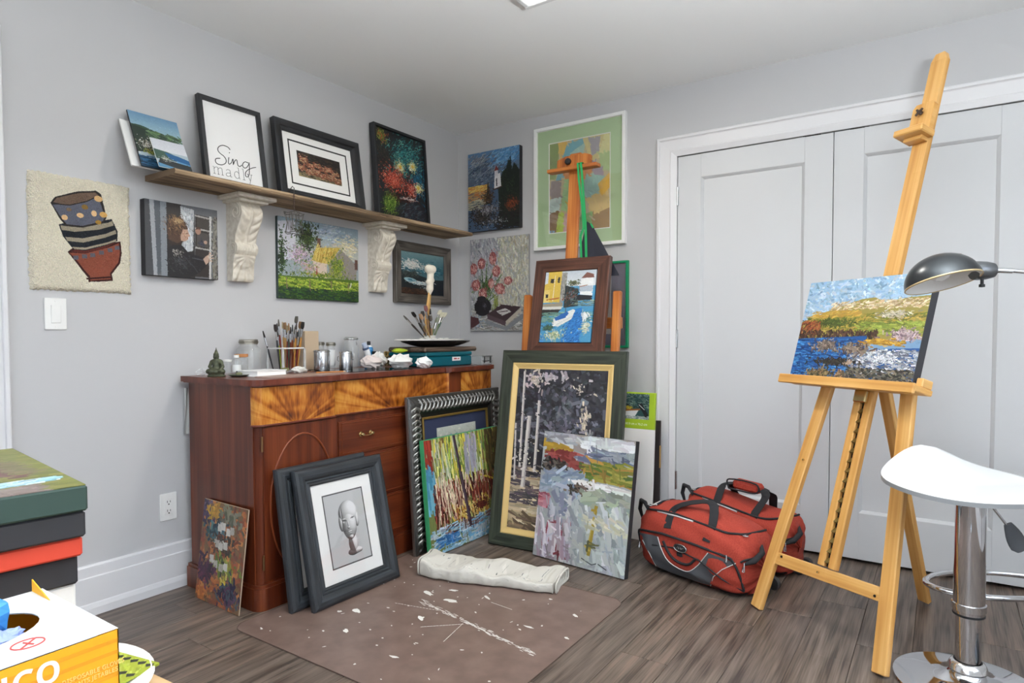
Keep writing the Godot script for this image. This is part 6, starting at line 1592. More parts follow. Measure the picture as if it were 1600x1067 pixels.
# ---------------------------------------------------------------- gooseneck lamp
func desk_lamp():
	var t := thing("floor_lamp", "dark metal dome lamp on a chrome gooseneck beside the easel", "lamp", Vector3(3.15, 0, 1.085), 0.593)
	# local x to the right; the shade hangs half a metre to the left of the pole
	var ay := Vector3(-0.13, 0.955, -0.265).normalized()
	var ax := (Vector3.RIGHT - ay * ay.x).normalized()
	var X := Transform3D(Basis(ax, ay, ax.cross(ay)), Vector3(-0.5, 1.222, 0.0))
	var R := 0.09
	var prof := []
	for i in 13: prof.append([R * cos(PI / 2 * i / 12), R * 0.86 * sin(PI / 2 * i / 12)])
	prof[12][0] = 0.0
	obj("shade", lathe(st(), prof, 36, X), mat("4a4d50", 0.28, 0.75), t)
	var pin := []
	for i in 13: pin.append([(R - 0.0025) * cos(PI / 2 * (12 - i) / 12), (R * 0.86 - 0.0025) * sin(PI / 2 * (12 - i) / 12)])
	pin[0][0] = 0.0
	obj("shade_lining", lathe(st(), pin, 36, X), mat("f6f6f4", 0.35), t)
	obj("rim", lathe(st(), [[R - 0.003, 0.0], [R - 0.001, -0.0018], [R + 0.001, 0.0], [R, 0.003]], 36, X), mat("c9b48a", 0.4, 0.4), t)
	obj("bulb", lathe(st(), [[0, -0.03], [0.016, -0.026], [0.026, -0.012], [0.028, 0.004], [0.02, 0.02], [0.013, 0.034], [0.013, 0.05], [0, 0.05]], 20, X * Transform3D(Basis(Vector3.BACK, -1.2), Vector3(0.0, 0.034, 0.0))), mat("f2f2f0", 0.2), t)
	obj("bulb_base", lathe(st(), [[0.014, 0], [0.014, 0.024], [0.017, 0.026], [0.017, 0.04]], 16, X * Transform3D(Basis(Vector3.BACK, -1.2), Vector3(0.03, 0.045, 0.0))), mat("8a7a5a", 0.4, 0.6), t)
	var neck := Transform3D(Basis(Vector3.BACK, -PI / 2 + 0.02), Vector3(-0.415, 1.254, 0.0))
	obj("socket", lathe(st(), [[0.0, -0.004], [0.024, -0.004], [0.0255, 0.006], [0.024, 0.028], [0.02, 0.046], [0.014, 0.05], [0, 0.05]], 24, neck), mat("74777a", 0.3, 0.85), t)
	obj("switch", lathe(st(), [[0, 0], [0.004, 0], [0.004, 0.014], [0.007, 0.015], [0.007, 0.022], [0, 0.023]], 10, Transform3D(Basis(Vector3.RIGHT, PI), Vector3(-0.405, 1.232, 0.012))), M.black, t)
	obj("stem", tube(st(), [Vector3(-0.366, 1.255, 0), Vector3(-0.318, 1.254, 0)], 0.0075, 12), M.chrome, t)
	var pts := [Vector3(-0.32, 1.254, 0), Vector3(-0.27, 1.25, 0), Vector3(-0.2, 1.262, 0), Vector3(-0.1, 1.3, 0), Vector3(-0.03, 1.31, 0), Vector3(0, 1.27, 0), Vector3(0, 1.15, 0)]
	obj("gooseneck", tube(st(), pts, 0.006, 12), M.chrome, t)
	obj("pole", tube(st(), [Vector3(0, 0.02, 0), Vector3(0, 1.16, 0)], 0.009, 12), M.chrome, t)
	obj("base", lathe(st(), [[0, 0], [0.13, 0], [0.132, 0.008], [0.12, 0.018], [0.02, 0.026], [0, 0.026]], 36), mat("4a4d50", 0.3, 0.7), t)

# ---------------------------------------------------------------- things on the sideboard
func jar_thing(called: String, label: String, x: float, z: float, r: float, h: float, lid: String, cat := "jar", neck := 0.75) -> Node3D:
	# glass body with wall thickness; lid: metal, clamp, cork or white
	var t := thing(called, label, cat, Vector3(x, 0.9142, z))
	var g: Material = M.jar_glass
	var sh := h * 0.72
	var prof := [[0, 0.0], [r * 0.92, 0.0], [r, h * 0.05], [r, sh * 0.9], [r * 0.95, sh], [r * neck, h * 0.82], [r * neck, h * 0.9]]
	obj("glass_body", lathe(st(), prof, 28), g, t)
	var lr := r * neck + 0.002
	match lid:
		"metal":
			obj("lid", lathe(st(), [[lr, h * 0.86], [lr + 0.002, h * 0.865], [lr + 0.002, h * 0.985], [lr, h], [0, h]], 28), mat("a8a49a", 0.35, 0.85), t)
			obj("lid_band", lathe(st(), [[lr + 0.002, h * 0.9], [lr + 0.004, h * 0.91], [lr + 0.004, h * 0.935], [lr + 0.002, h * 0.945]], 28), mat("8a867a", 0.35, 0.85), t)
		"clamp":
			obj("lid", lathe(st(), [[lr, h * 0.9], [lr + 0.003, h * 0.92], [lr + 0.003, h * 0.96], [lr * 0.8, h], [0, h]], 28), mat("b8bab8", 0.2, 0.6), t)
			var s := tube(st(), [Vector3(lr + 0.002, h * 0.94, 0.006), Vector3(lr + 0.01, h * 0.85, 0.006), Vector3(lr + 0.008, h * 0.74, 0.0), Vector3(lr + 0.01, h * 0.85, -0.006), Vector3(lr + 0.002, h * 0.94, -0.006)], 0.0012, 6)
			obj("clamp", s, M.steel, t)
		"cork":
			obj("cork_lid", lathe(st(), [[lr * 0.9, h * 0.84], [lr + 0.004, h * 0.86], [lr + 0.004, h * 0.99], [lr, h], [0, h]], 24), tmat(speckle_img(151, 64, 64, "a86a38", "d0986a", 0.2, 1.5), 0.9, Vector3(3, 30, 1)), t)
		"white":
			obj("lid", lathe(st(), [[lr, h * 0.86], [lr + 0.001, h * 0.87], [lr + 0.001, h * 0.99], [lr, h], [0, h]], 24), mat("eeeeea", 0.4), t)
	return t

func canister(label: String, x: float, z: float, r: float, h: float, turn: float):
	var t := thing("canister", label, "canister", Vector3(x, 0.9162, z), turn)
	obj("body", lathe(st(), [[0, 0], [r * 0.97, 0], [r, 0.003], [r, h * 0.82], [r * 0.97, h * 0.84], [r * 0.97, h * 0.86]], 32), M.steel, t)
	obj("lid", lathe(st(), [[r * 0.98, h * 0.86], [r * 1.05, h * 0.87], [r * 1.05, h * 0.91], [r * 0.95, h * 0.96], [r * 0.3, h], [0, h]], 32), M.steel, t)
	obj("clasp", tube(st(), [Vector3(r * 1.02, h * 0.92, 0.008), Vector3(r * 1.2, h * 0.8, 0.009), Vector3(r * 1.16, h * 0.6, 0.005), Vector3(r * 1.08, h * 0.5, 0), Vector3(r * 1.16, h * 0.6, -0.005), Vector3(r * 1.2, h * 0.8, -0.009), Vector3(r * 1.02, h * 0.92, -0.008)], 0.0014, 6), M.steel, t)
	obj("handle", tube(st(), [Vector3(-r, h * 0.7, 0), Vector3(-r * 1.25, h * 0.68, 0), Vector3(-r * 1.3, h * 0.5, 0), Vector3(-r, h * 0.42, 0)], 0.0018, 6), M.steel, t)

func paintbrush(a: Vector3, b: Vector3, r: float, hcol: String, bcol: String, flat: bool, label: String, group: String):
	# a: lower end of the handle, b: tip of the bristles
	var t := thing("paintbrush", label, "paintbrush", a, 0.0, group)
	var d := b - a; var L := d.length(); var n := d / L
	var xf := along(Vector3.ZERO, d); xf.origin = Vector3.ZERO
	var hb := L - 0.075
	obj("handle", lathe(st(), [[0, 0], [r * 0.55, 0.004], [r * 0.8, hb * 0.4], [r * 1.15, hb * 0.8], [r * 0.85, hb], [0, hb]], 8, xf), mat(hcol, 0.35), t)
	obj("ferrule", lathe(st(), [[r * 0.85, hb], [r * 0.95, hb + 0.01], [r * 1.05, hb + 0.042]], 10, xf), M.steel, t)
	var w := 2.2 if flat else 1.0
	var rings := []
	for k in 5:
		var y := hb + 0.04 + 0.035 * k / 4.0
		var rr := r * (1.05 + 0.25 * sin(PI * k / 4.0)) * (1.0 - 0.5 * k / 4.0 * (0.0 if flat else 1.0))
		var ring := []
		for j in 8: ring.append(xf * Vector3(cos(TAU * j / 8) * rr * (w if k > 0 else 1.0), y, -sin(TAU * j / 8) * rr * (0.6 if flat and k > 0 else 1.0)))
		rings.append(ring)
	obj("bristles", loft(st(), rings), mat(bcol, 0.8), t)

func crumple(s: SurfaceTool, sd: int, sz: Vector3, at: Vector3, amp := 0.35):
	# a heap of crumpled sheet: faceted blob
	var n := FastNoiseLite.new(); n.seed = sd; n.frequency = 1.6; n.fractal_octaves = 3
	n.noise_type = FastNoiseLite.TYPE_CELLULAR; n.cellular_return_type = FastNoiseLite.RETURN_DISTANCE2_SUB
	patch(s, 17, 10, func(u, v):
		var th: float = u * TAU; var ph: float = v * PI
		var d := Vector3(cos(th) * sin(ph), cos(ph), -sin(th) * sin(ph))
		var k := 1.0 + amp * (n.get_noise_3dv(d * 1.4) * 1.7 + 0.9)
		var p := d * sz * k
		return Vector3(p.x, maxf(p.y, -sz.y * 0.8), p.z) + at + Vector3(0, sz.y * 0.8, 0), -1)

func sideboard_things():
	M.jar_glass = glass(0.16, "dfe6e6")
	var y := 0.9142
	var t: Node3D
	# towel edge hanging between wall and sideboard
	t = thing("dust_cloth", "pale cloth corner hanging between the wall and the sideboard", "cloth", Vector3(0.012, 0.66, 1.915), PI / 2)
	obj("cloth", patch(patch(st(), 10, 12, func(u, v): return Vector3(-0.012 + 0.026 * u + 0.006 * (1 - v), 0.2 * (1 - v), 0.006 + 0.004 * sin(u * 7.0 + v * 2.0)), 1), 10, 12, func(u, v): return Vector3(-0.012 + 0.026 * (1 - u) + 0.006 * (1 - v), 0.2 * (1 - v), 0.003 + 0.004 * sin((1 - u) * 7.0 + v * 2.0)), 2), mat("c9cac8", 0.9), t)
	t = thing("plastic_tray", "crumpled clear plastic packet at the left end of the sideboard", "packet", Vector3(0.1, y, 1.895))
	var s := st(); crumple(s, 5, Vector3(0.035, 0.018, 0.03), Vector3.ZERO, 0.5)
	obj("clear_film", s, glass(0.22, "eef2f4"), t)
	buddha(Vector3(0.2, y, 1.884))
	jar_thing("white_jar", "little white lidded jar beside the bronze figurine", 0.14, 1.795, 0.017, 0.068, "white", "jar", 0.95)
	t = jar_thing("glass_bottle", "small square shouldered bottle with white label by the white jar", 0.17, 1.772, 0.019, 0.088, "white", "bottle", 0.45)
	obj("label", lathe(st(), [[0.0195, 0.015], [0.0195, 0.045]], 20), mat("eef0ee", 0.6), t)
	jar_thing("cork_jar", "small glass jar with a cork lid before the tall jar", 0.12, 1.715, 0.029, 0.09, "cork", "jar", 0.8)
	jar_thing("mason_jar", "tall empty glass jar with a metal screw lid", 0.075, 1.648, 0.055, 0.155, "metal", "jar", 0.68)
	t = thing("small_dish", "small dark green dish beside the white sketch box", "dish", Vector3(0.285, y, 1.835))
	obj("dish", lathe(st(), [[0, 0.001], [0.028, 0.0], [0.042, 0.008], [0.041, 0.01], [0.026, 0.004], [0, 0.004]], 28), mat("4c5244", 0.4), t)
	obj("dish_contents", lathe(st(), [[0.012, 0.004], [0.014, 0.012], [0.01, 0.018], [0, 0.019]], 12), mat("7a7c5c", 0.6), t)
	t = thing("sketchbook", "white boxed sketchbook lying before the brush rack", "book", Vector3(0.3, y, 1.735), 0.12)
	obj("pages", box(st(), Vector3(0, 0.012, 0), Vector3(0.12, 0.018, 0.155), 0.001), mat("f4f4f2", 0.8), t)
	obj("cover", box(box(st(), Vector3(0, 0.0018, 0), Vector3(0.126, 0.0035, 0.162), 0.0008), Vector3(0, 0.0225, 0.0), Vector3(0.126, 0.003, 0.162), 0.0008), mat("eeeeee", 0.5), t)
	obj("spine", box(st(), Vector3(-0.0625, 0.012, 0), Vector3(0.003, 0.023, 0.162), 0.0008), mat("3a3c40", 0.6), t)
	t = thing("palette_sheet", "pale rounded palette sheet lying along the sideboard front", "palette", Vector3(0.43, y, 1.62))
	var pl := PackedVector2Array()
	for i in 32: pl.append(Vector2(signf(cos(TAU * i / 32)) * pow(absf(cos(TAU * i / 32)), 0.6) * 0.075, signf(sin(TAU * i / 32)) * pow(absf(sin(TAU * i / 32)), 0.5) * 0.22))
	obj("sheet", prism(st(), pl, 0, 0.003, Transform3D(Basis(Vector3(1, 0, 0), Vector3(0, 0, -1), Vector3(0, 1, 0)), Vector3.ZERO)), mat("a08478", 0.45), t)
	# brush rack: clear posts, white ring plate, base
	t = thing("brush_rack", "clear acrylic brush holder with a white ring plate full of paintbrushes", "brush holder", Vector3(0.13, y, 1.485))
	obj("base", box(st(), Vector3(0, 0.003, 0), Vector3(0.13, 0.006, 0.135), 0.002), glass(0.35, "e8ecec"), t)
	obj("ring_plate", ring_slab(0.066, 0.069, 0.11, 0.006), mat("e4e4e2", 0.4), t)
	for a in [[-1, -1], [1, -1], [1, 1], [-1, 1]]: obj("post", box(st(), Vector3(a[0] * 0.058, 0.056, a[1] * 0.061), Vector3(0.01, 0.112, 0.01), 0.001), glass(0.4, "e6e8e8"), t)
	var hc := ["7a2a20", "8c3a24", "2c2c30", "b07a34", "c49a5a", "6a1f1c", "a8b83a", "3c3a30", "caa468", "9a4a24", "2f3a34", "d0b080"]
	var bc := ["2a2624", "3a3230", "8a6a4a", "5a564e", "a89878", "404448"]
	# bristle tips as seen: [across -1..1, height, flat]
	var spec := [[-1.25, .195, 0, 2], [-.95, .225, 1, 2], [-.55, .23, 0, 10], [-.25, .25, 0, 0], [-.2, .22, 1, 5], [.0, .232, 0, 0], [.08, .21, 0, 8], [.15, .235, 0, 3], [.3, .236, 1, 4], [.42, .215, 0, 8], [.5, .24, 0, 4], [.62, .225, 0, 9], [.75, .238, 1, 3], [.85, .215, 0, 1], [.95, .24, 1, 10], [1.05, .266, 1, 9], [1.5, .195, 0, 2], [.35, .2, 0, 5], [-.4, .2, 0, 6], [.55, .19, 1, 9]]
	var r := RandomNumberGenerator.new(); r.seed = 12
	var ordn := ["first", "second", "third", "fourth", "fifth", "sixth", "seventh", "eighth", "ninth", "tenth", "eleventh", "twelfth", "thirteenth", "fourteenth", "fifteenth", "sixteenth", "seventeenth", "eighteenth", "nineteenth", "twentieth"]
	var rank := []
	for a in spec:
		var n := 0
		for c in spec: n += 1 if c[0] < a[0] else 0
		rank.append(n)
	var names := ["red", "dark red", "black", "ochre", "blond wood", "maroon", "lime green", "olive black", "pale wood", "russet", "dark green", "cream"]
	for i in spec.size():
		var q: Array = spec[i]
		var zt: float = 1.485 - q[0] * 0.062; var zb: float = 1.485 - clampf(q[0], -0.8, 0.8) * 0.045 + r.randf_range(-0.008, 0.008)
		var xb := 0.13 + (-0.04 + 0.08 * ((i * 7) % 5) / 4.0)
		if i == 15: xb = 0.128
		var xt := xb + (xb - 0.13) * 0.7
		paintbrush(Vector3(xb, y + 0.0065, zb), Vector3(xt, y + q[1], zt), 0.0042 if q[2] == 0 else 0.005, hc[q[3]], bc[i % 6], q[2] == 1, "%s handled %s brush, %s from the left in the acrylic rack" % [names[q[3]], "flat" if q[2] == 1 else "round", ordn[rank[i]]], "paintbrushes in the acrylic rack")
	t = thing("tan_box", "tall plain tan cardboard box against the wall behind the canisters", "box", Vector3(0.07, y, 1.32))
	obj("carton", box(st(), Vector3(0, 0.0975, 0), Vector3(0.09, 0.195, 0.085), 0.003), mat("c4ae94", 0.8), t)
	t = thing("lidded_pot", "tiny glass pot with a green gold lid before the brush rack", "jar", Vector3(0.26, y, 1.59))
	obj("pot", lathe(st(), [[0, 0], [0.016, 0], [0.018, 0.004], [0.018, 0.014], [0.016, 0.016]], 20), M.jar_glass, t)
	obj("lid", lathe(st(), [[0.019, 0.015], [0.0195, 0.024], [0.017, 0.026], [0, 0.026]], 20), mat("8a8c5a", 0.4, 0.5), t)
	t = thing("plastic_wrap", "crumpled plastic wrap in front of the brush rack", "packet", Vector3(0.33, y, 1.565))
	s = st(); crumple(s, 15, Vector3(0.03, 0.02, 0.05), Vector3.ZERO, 0.6)
	obj("film", s, mat("d4d2cc", 0.35), t)
	t = thing("pencil", "thin orange pencil lying on the palette sheet", "pencil", Vector3(0.43, y + 0.0032, 1.47), 1.3)
	obj("shaft", tube(st(), [Vector3(-0.07, 0.0035, 0), Vector3(0.06, 0.0035, 0)], 0.0035, 6), mat("b8763a", 0.5), t)
	obj("point", tube(st(), [Vector3(0.06, 0.0035, 0), Vector3(0.075, 0.0035, 0)], [0.0035, 0.0005], 6), mat("e0c090", 0.7), t)
	t = thing("black_slab", "glossy black glass slab under the steel canisters", "slab", Vector3(0.33, y, 1.2), -0.16)
	obj("glass_slab", box(st(), Vector3(0, 0.001, 0), Vector3(0.27, 0.002, 0.44), 0.0005), mat("141416", 0.08), t)
	canister("larger steel clamp canister nearest the tan box", 0.225, 1.352, 0.038, 0.104, -0.9)
	canister("smaller steel clamp canister beside the crumpled paper", 0.25, 1.222, 0.033, 0.094, 0.6)
	jar_thing("spice_jar", "glass jar with metal lid behind the larger canister", 0.08, 1.243, 0.021, 0.14, "metal", "jar", 0.9)
	t = jar_thing("spice_jar", "slim glass jar with white paper label between the canisters", 0.15, 1.232, 0.021, 0.138, "metal", "jar", 0.9)
	obj("label", lathe(st(), [[0.0215, 0.02], [0.0215, 0.1]], 20), mat("eceef0", 0.6), t)
	jar_thing("clamp_jar", "wide glass jar with clamp lid standing at the wall", 0.08, 1.035, 0.042, 0.165, "clamp", "jar", 0.8)
	# paint tube leaning, blue bottle, dark bottle, brass ornament
	t = thing("paint_tube", "white tube with blue print leaning on the glass jar", "tube", Vector3(0.185, y, 0.985))
	var xf := Transform3D(Basis(Vector3.RIGHT, 0.42), Vector3(0, 0.008, 0))
	var rings := []
	for k in 9:
		var q := k / 8.0; var ring := []
		for j in 14: ring.append(xf * Vector3(cos(TAU * j / 14) * lerpf(0.003, 0.017, minf(q * 1.4, 1)), q * 0.11, -sin(TAU * j / 14) * lerpf(0.023, 0.017, minf(q * 1.4, 1))))
		rings.append(ring)
	obj("tube_body", loft(st(), rings), mat("eef0f2", 0.3), t)
	obj("cap", lathe(st(), [[0.014, 0.11], [0.013, 0.135], [0, 0.136]], 16, xf), mat("b8c4d8", 0.3), t)
	obj("print_band", lathe(st(), [[0.0175, 0.035], [0.0177, 0.04], [0.0177, 0.055]], 16, xf), mat("4a6aa8", 0.5), t)
	obj("cap_band", lathe(st(), [[0.0176, 0.1], [0.0176, 0.112]], 16, xf), mat("4a5a78", 0.4), t)
	t = thing("blue_bottle", "bright blue plastic bottle with a black cap", "bottle", Vector3(0.1, y, 0.925))
	obj("bottle_body", lathe(st(), [[0, 0], [0.023, 0], [0.024, 0.004], [0.024, 0.1], [0.018, 0.112], [0.009, 0.118], [0.009, 0.122]], 24), mat("2f86c4", 0.3), t)
	obj("shoulder", lathe(st(), [[0.0242, 0.096], [0.0182, 0.1125], [0.0095, 0.119]], 24), mat("e6e8ea", 0.4), t)
	obj("cap", lathe(st(), [[0.01, 0.12], [0.01, 0.138], [0.008, 0.141], [0, 0.141]], 18), M.black, t)
	t = thing("ink_bottle", "short dark ink bottle with a pale label and a black cap", "bottle", Vector3(0.14, y, 0.92))
	obj("bottle_body", lathe(st(), [[0, 0], [0.016, 0], [0.017, 0.003], [0.017, 0.055], [0.012, 0.062]], 20), mat("3a2a22", 0.2), t)
	obj("label", lathe(st(), [[0.0174, 0.014], [0.0174, 0.044]], 20), mat("d4cfc0", 0.6), t)
	obj("cap", lathe(st(), [[0.014, 0.06], [0.014, 0.085], [0, 0.087]], 18), M.black, t)
	t = thing("brass_ornament", "small brass knotted ornament behind the crumpled paper", "ornament", Vector3(0.1, y, 0.785))
	obj("stand", lathe(st(), [[0, 0], [0.014, 0], [0.012, 0.03], [0.006, 0.05], [0, 0.05]], 14), mat("6a5a3a", 0.5, 0.5), t)
	var kn := []
	for i in 41:
		var a := TAU * i / 40
		kn.append(Vector3((0.011 + 0.005 * cos(3 * a)) * cos(2 * a), 0.066 + 0.014 * sin(3 * a), (0.011 + 0.005 * cos(3 * a)) * sin(2 * a)))
	obj("knot", tube(st(), kn, 0.004, 8, false), mat("a8905a", 0.35, 0.8), t)
	# crumpled paper towels, lime cloth
	var spots := [[0.3, 1.1, .06, .042, .075, "crumpled pinkish paper towel beside the smaller canister"], [0.395, 0.985, .065, .045, .085, "crumpled white paper towel with grey smears in the middle of the sideboard"], [0.475, 0.89, .045, .036, .06, "crumpled white tissue against the teal case"], [0.24, 0.985, .045, .05, .055, "folded white paper towel heaped behind the lime cloth"]]
	for i in spots.size():
		var q: Array = spots[i]
		t = thing("paper_towel", q[5], "paper towel", Vector3(q[0], y + (0.002 if i < 2 else 0.0), q[1]))
		s = st(); crumple(s, 40 + i, Vector3(q[2], q[3], q[4]), Vector3.ZERO, 0.45)
		obj("sheet", s, mat(["d8ccc8", "e6e6e4", "eceeee", "e2e0dc"][i], 0.9), t)
	t = thing("lime_cloth", "lime green cloth lying on the crumpled paper towels", "cloth", Vector3(0.35, y + 0.08, 0.945))
	s = st(); crumple(s, 60, Vector3(0.035, 0.014, 0.06), Vector3.ZERO, 0.4)
	obj("cloth", s, mat("a8bc2c", 0.9), t)
	teal_stack(y)

func ring_slab(rx: float, rz: float, y: float, th: float) -> SurfaceTool:
	# rounded square ring
	var o := []; var n := []
	for i in 33:
		var a := TAU * i / 32
		var d := Vector2(signf(cos(a)) * pow(absf(cos(a)), 0.4), signf(sin(a)) * pow(absf(sin(a)), 0.4))
		o.append(Vector3(d.x * rx, 0, d.y * rz)); n.append(Vector3(d.x * (rx - 0.008), 0, d.y * (rz - 0.008)))
	var s := st()
	for i in 32:
		for k in [[o, y, y + th, 1.0], [n, y, y + th, -1.0]]:
			var A: Vector3 = k[0][i]; var B: Vector3 = k[0][i + 1]
			qh(s, [A + Vector3(0, k[1], 0), B + Vector3(0, k[1], 0), B + Vector3(0, k[2], 0), A + Vector3(0, k[2], 0)], A * k[3], [Vector2.ZERO, Vector2.ZERO, Vector2.ZERO, Vector2.ZERO])
		for yy in [y, y + th]:
			var Y := Vector3(0, yy, 0)
			qh(s, [o[i] + Y, o[i + 1] + Y, n[i + 1] + Y, n[i] + Y], Vector3(0, 1 if yy > y else -1, 0), [Vector2.ZERO, Vector2.ZERO, Vector2.ZERO, Vector2.ZERO])
	return s

func buddha(at: Vector3):
	var t := thing("buddha_figurine", "small green bronze seated Buddha figurine on the sideboard corner", "figurine", at, 0.55)
	var m := tmat(speckle_img(161, 64, 64, "3f4438", "66694f", 0.12, 1.8), 0.55, Vector3(8, 8, 8), 0.4); m.uv1_triplanar = true
	obj("base", lathe(st(), [[0, 0], [0.036, 0], [0.038, 0.004], [0.033, 0.008], [0.035, 0.013], [0, 0.014]], 24, Transform3D(Basis.from_scale(Vector3(1, 1, 0.72)), Vector3.ZERO)), m, t)
	# crossed legs, torso, arms, head and peaked headdress blended into one figure
	var caps := [[Vector3(-0.03, 0.022, 0.006), Vector3(0.008, 0.02, 0.02), 0.011, 0.009], [Vector3(0.03, 0.022, 0.006), Vector3(-0.008, 0.021, 0.022), 0.011, 0.009],
		[Vector3(0, 0.024, -0.004), Vector3(0, 0.05, -0.004), 0.019, 0.015], [Vector3(-0.012, 0.062, -0.004), Vector3(0.012, 0.062, -0.004), 0.012, 0.012], [Vector3(0, 0.05, -0.004), Vector3(0, 0.066, -0.004), 0.015, 0.013],
		[Vector3(-0.021, 0.062, -0.003), Vector3(-0.028, 0.042, 0.0), 0.0075, 0.006], [Vector3(-0.028, 0.042, 0.0), Vector3(-0.008, 0.03, 0.016), 0.006, 0.005], [Vector3(0.021, 0.062, -0.003), Vector3(0.028, 0.042, 0.0), 0.0075, 0.006], [Vector3(0.028, 0.042, 0.0), Vector3(0.024, 0.026, 0.02), 0.006, 0.005],
		[Vector3(0, 0.07, -0.003), Vector3(0, 0.078, -0.002), 0.006, 0.006], [Vector3(0, 0.083, 0.0), Vector3(0, 0.092, -0.001), 0.0095, 0.011], [Vector3(0, 0.1, -0.002), Vector3(0, 0.106, -0.002), 0.0065, 0.005], [Vector3(0, 0.106, -0.002), Vector3(0, 0.122, -0.002), 0.004, 0.0012],
		[Vector3(0, 0.087, 0.009), Vector3(0, 0.084, 0.0105), 0.0018, 0.0022], [Vector3(-0.0105, 0.086, -0.001), Vector3(-0.0105, 0.079, 0.0), 0.0022, 0.002], [Vector3(0.0105, 0.086, -0.001), Vector3(0.0105, 0.079, 0.0), 0.0022, 0.002]]
	obj("figure", blend_surface(caps, 0.0019, 0.004), m, t)

func blend_surface(caps: Array, cell: float, k: float) -> SurfaceTool:
	# smooth union of tapered capsules meshed as surface nets
	var lo := Vector3(1e9, 1e9, 1e9); var hi := -lo
	for c in caps:
		for e in 2:
			var r: float = c[2 + e] + cell * 3
			lo = lo.min(c[e] - Vector3(r, r, r)); hi = hi.max(c[e] + Vector3(r, r, r))
	var n := Vector3i(((hi - lo) / cell).ceil()) + Vector3i.ONE
	var f := PackedFloat32Array(); f.resize(n.x * n.y * n.z)
	for z in n.z: for y in n.y: for x in n.x:
		var p := lo + Vector3(x, y, z) * cell
		var d := 1.0
		for c in caps:
			var a: Vector3 = c[0]; var ab: Vector3 = c[1] - a
			var t := clampf((p - a).dot(ab) / maxf(ab.length_squared(), 1e-12), 0, 1)
			var q := p.distance_to(a + ab * t) - lerpf(c[2], c[3], t)
			var h := maxf(k - absf(d - q), 0.0) / k
			d = minf(d, q) - h * h * k * 0.25
		f[(z * n.y + y) * n.x + x] = d
	var vid := {}
	var s := st(true)
	var vert := func(x: int, y: int, z: int) -> Vector3:
		var key := (z * n.y + y) * n.x + x
		if vid.has(key): return vid[key]
		var acc := Vector3.ZERO; var cnt := 0
		for e in [[0, 0, 0, 1, 0, 0], [0, 1, 0, 1, 1, 0], [0, 0, 1, 1, 0, 1], [0, 1, 1, 1, 1, 1], [0, 0, 0, 0, 1, 0], [1, 0, 0, 1, 1, 0], [0, 0, 1, 0, 1, 1], [1, 0, 1, 1, 1, 1], [0, 0, 0, 0, 0, 1], [1, 0, 0, 1, 0, 1], [0, 1, 0, 0, 1, 1], [1, 1, 0, 1, 1, 1]]:
			var a: float = f[((z + e[2]) * n.y + y + e[1]) * n.x + x + e[0]]; var b: float = f[((z + e[5]) * n.y + y + e[4]) * n.x + x + e[3]]
			if (a < 0) != (b < 0):
				var t := a / (a - b)
				acc += Vector3(x + lerpf(e[0], e[3], t), y + lerpf(e[1], e[4], t), z + lerpf(e[2], e[5], t)); cnt += 1
		vid[key] = lo + acc / maxi(cnt, 1) * cell
		return vid[key]
	for z in range(1, n.z - 1): for y in range(1, n.y - 1): for x in range(1, n.x - 1):
		var a: float = f[(z * n.y + y) * n.x + x]
		for ax in 3:
			var b: float = f[(z * n.y + y) * n.x + x + [1, n.x, n.x * n.y][ax]]
			if (a < 0) == (b < 0): continue
			var q := []
			match ax:
				0: q = [vert.call(x, y - 1, z - 1), vert.call(x, y, z - 1), vert.call(x, y, z), vert.call(x, y - 1, z)]
				1: q = [vert.call(x - 1, y, z - 1), vert.call(x - 1, y, z), vert.call(x, y, z), vert.call(x, y, z - 1)]
				2: q = [vert.call(x - 1, y - 1, z), vert.call(x, y - 1, z), vert.call(x, y, z), vert.call(x - 1, y, z)]
			if a < 0: q4(s, q[0], q[1], q[2], q[3])
			else: q4(s, q[3], q[2], q[1], q[0])
	return s

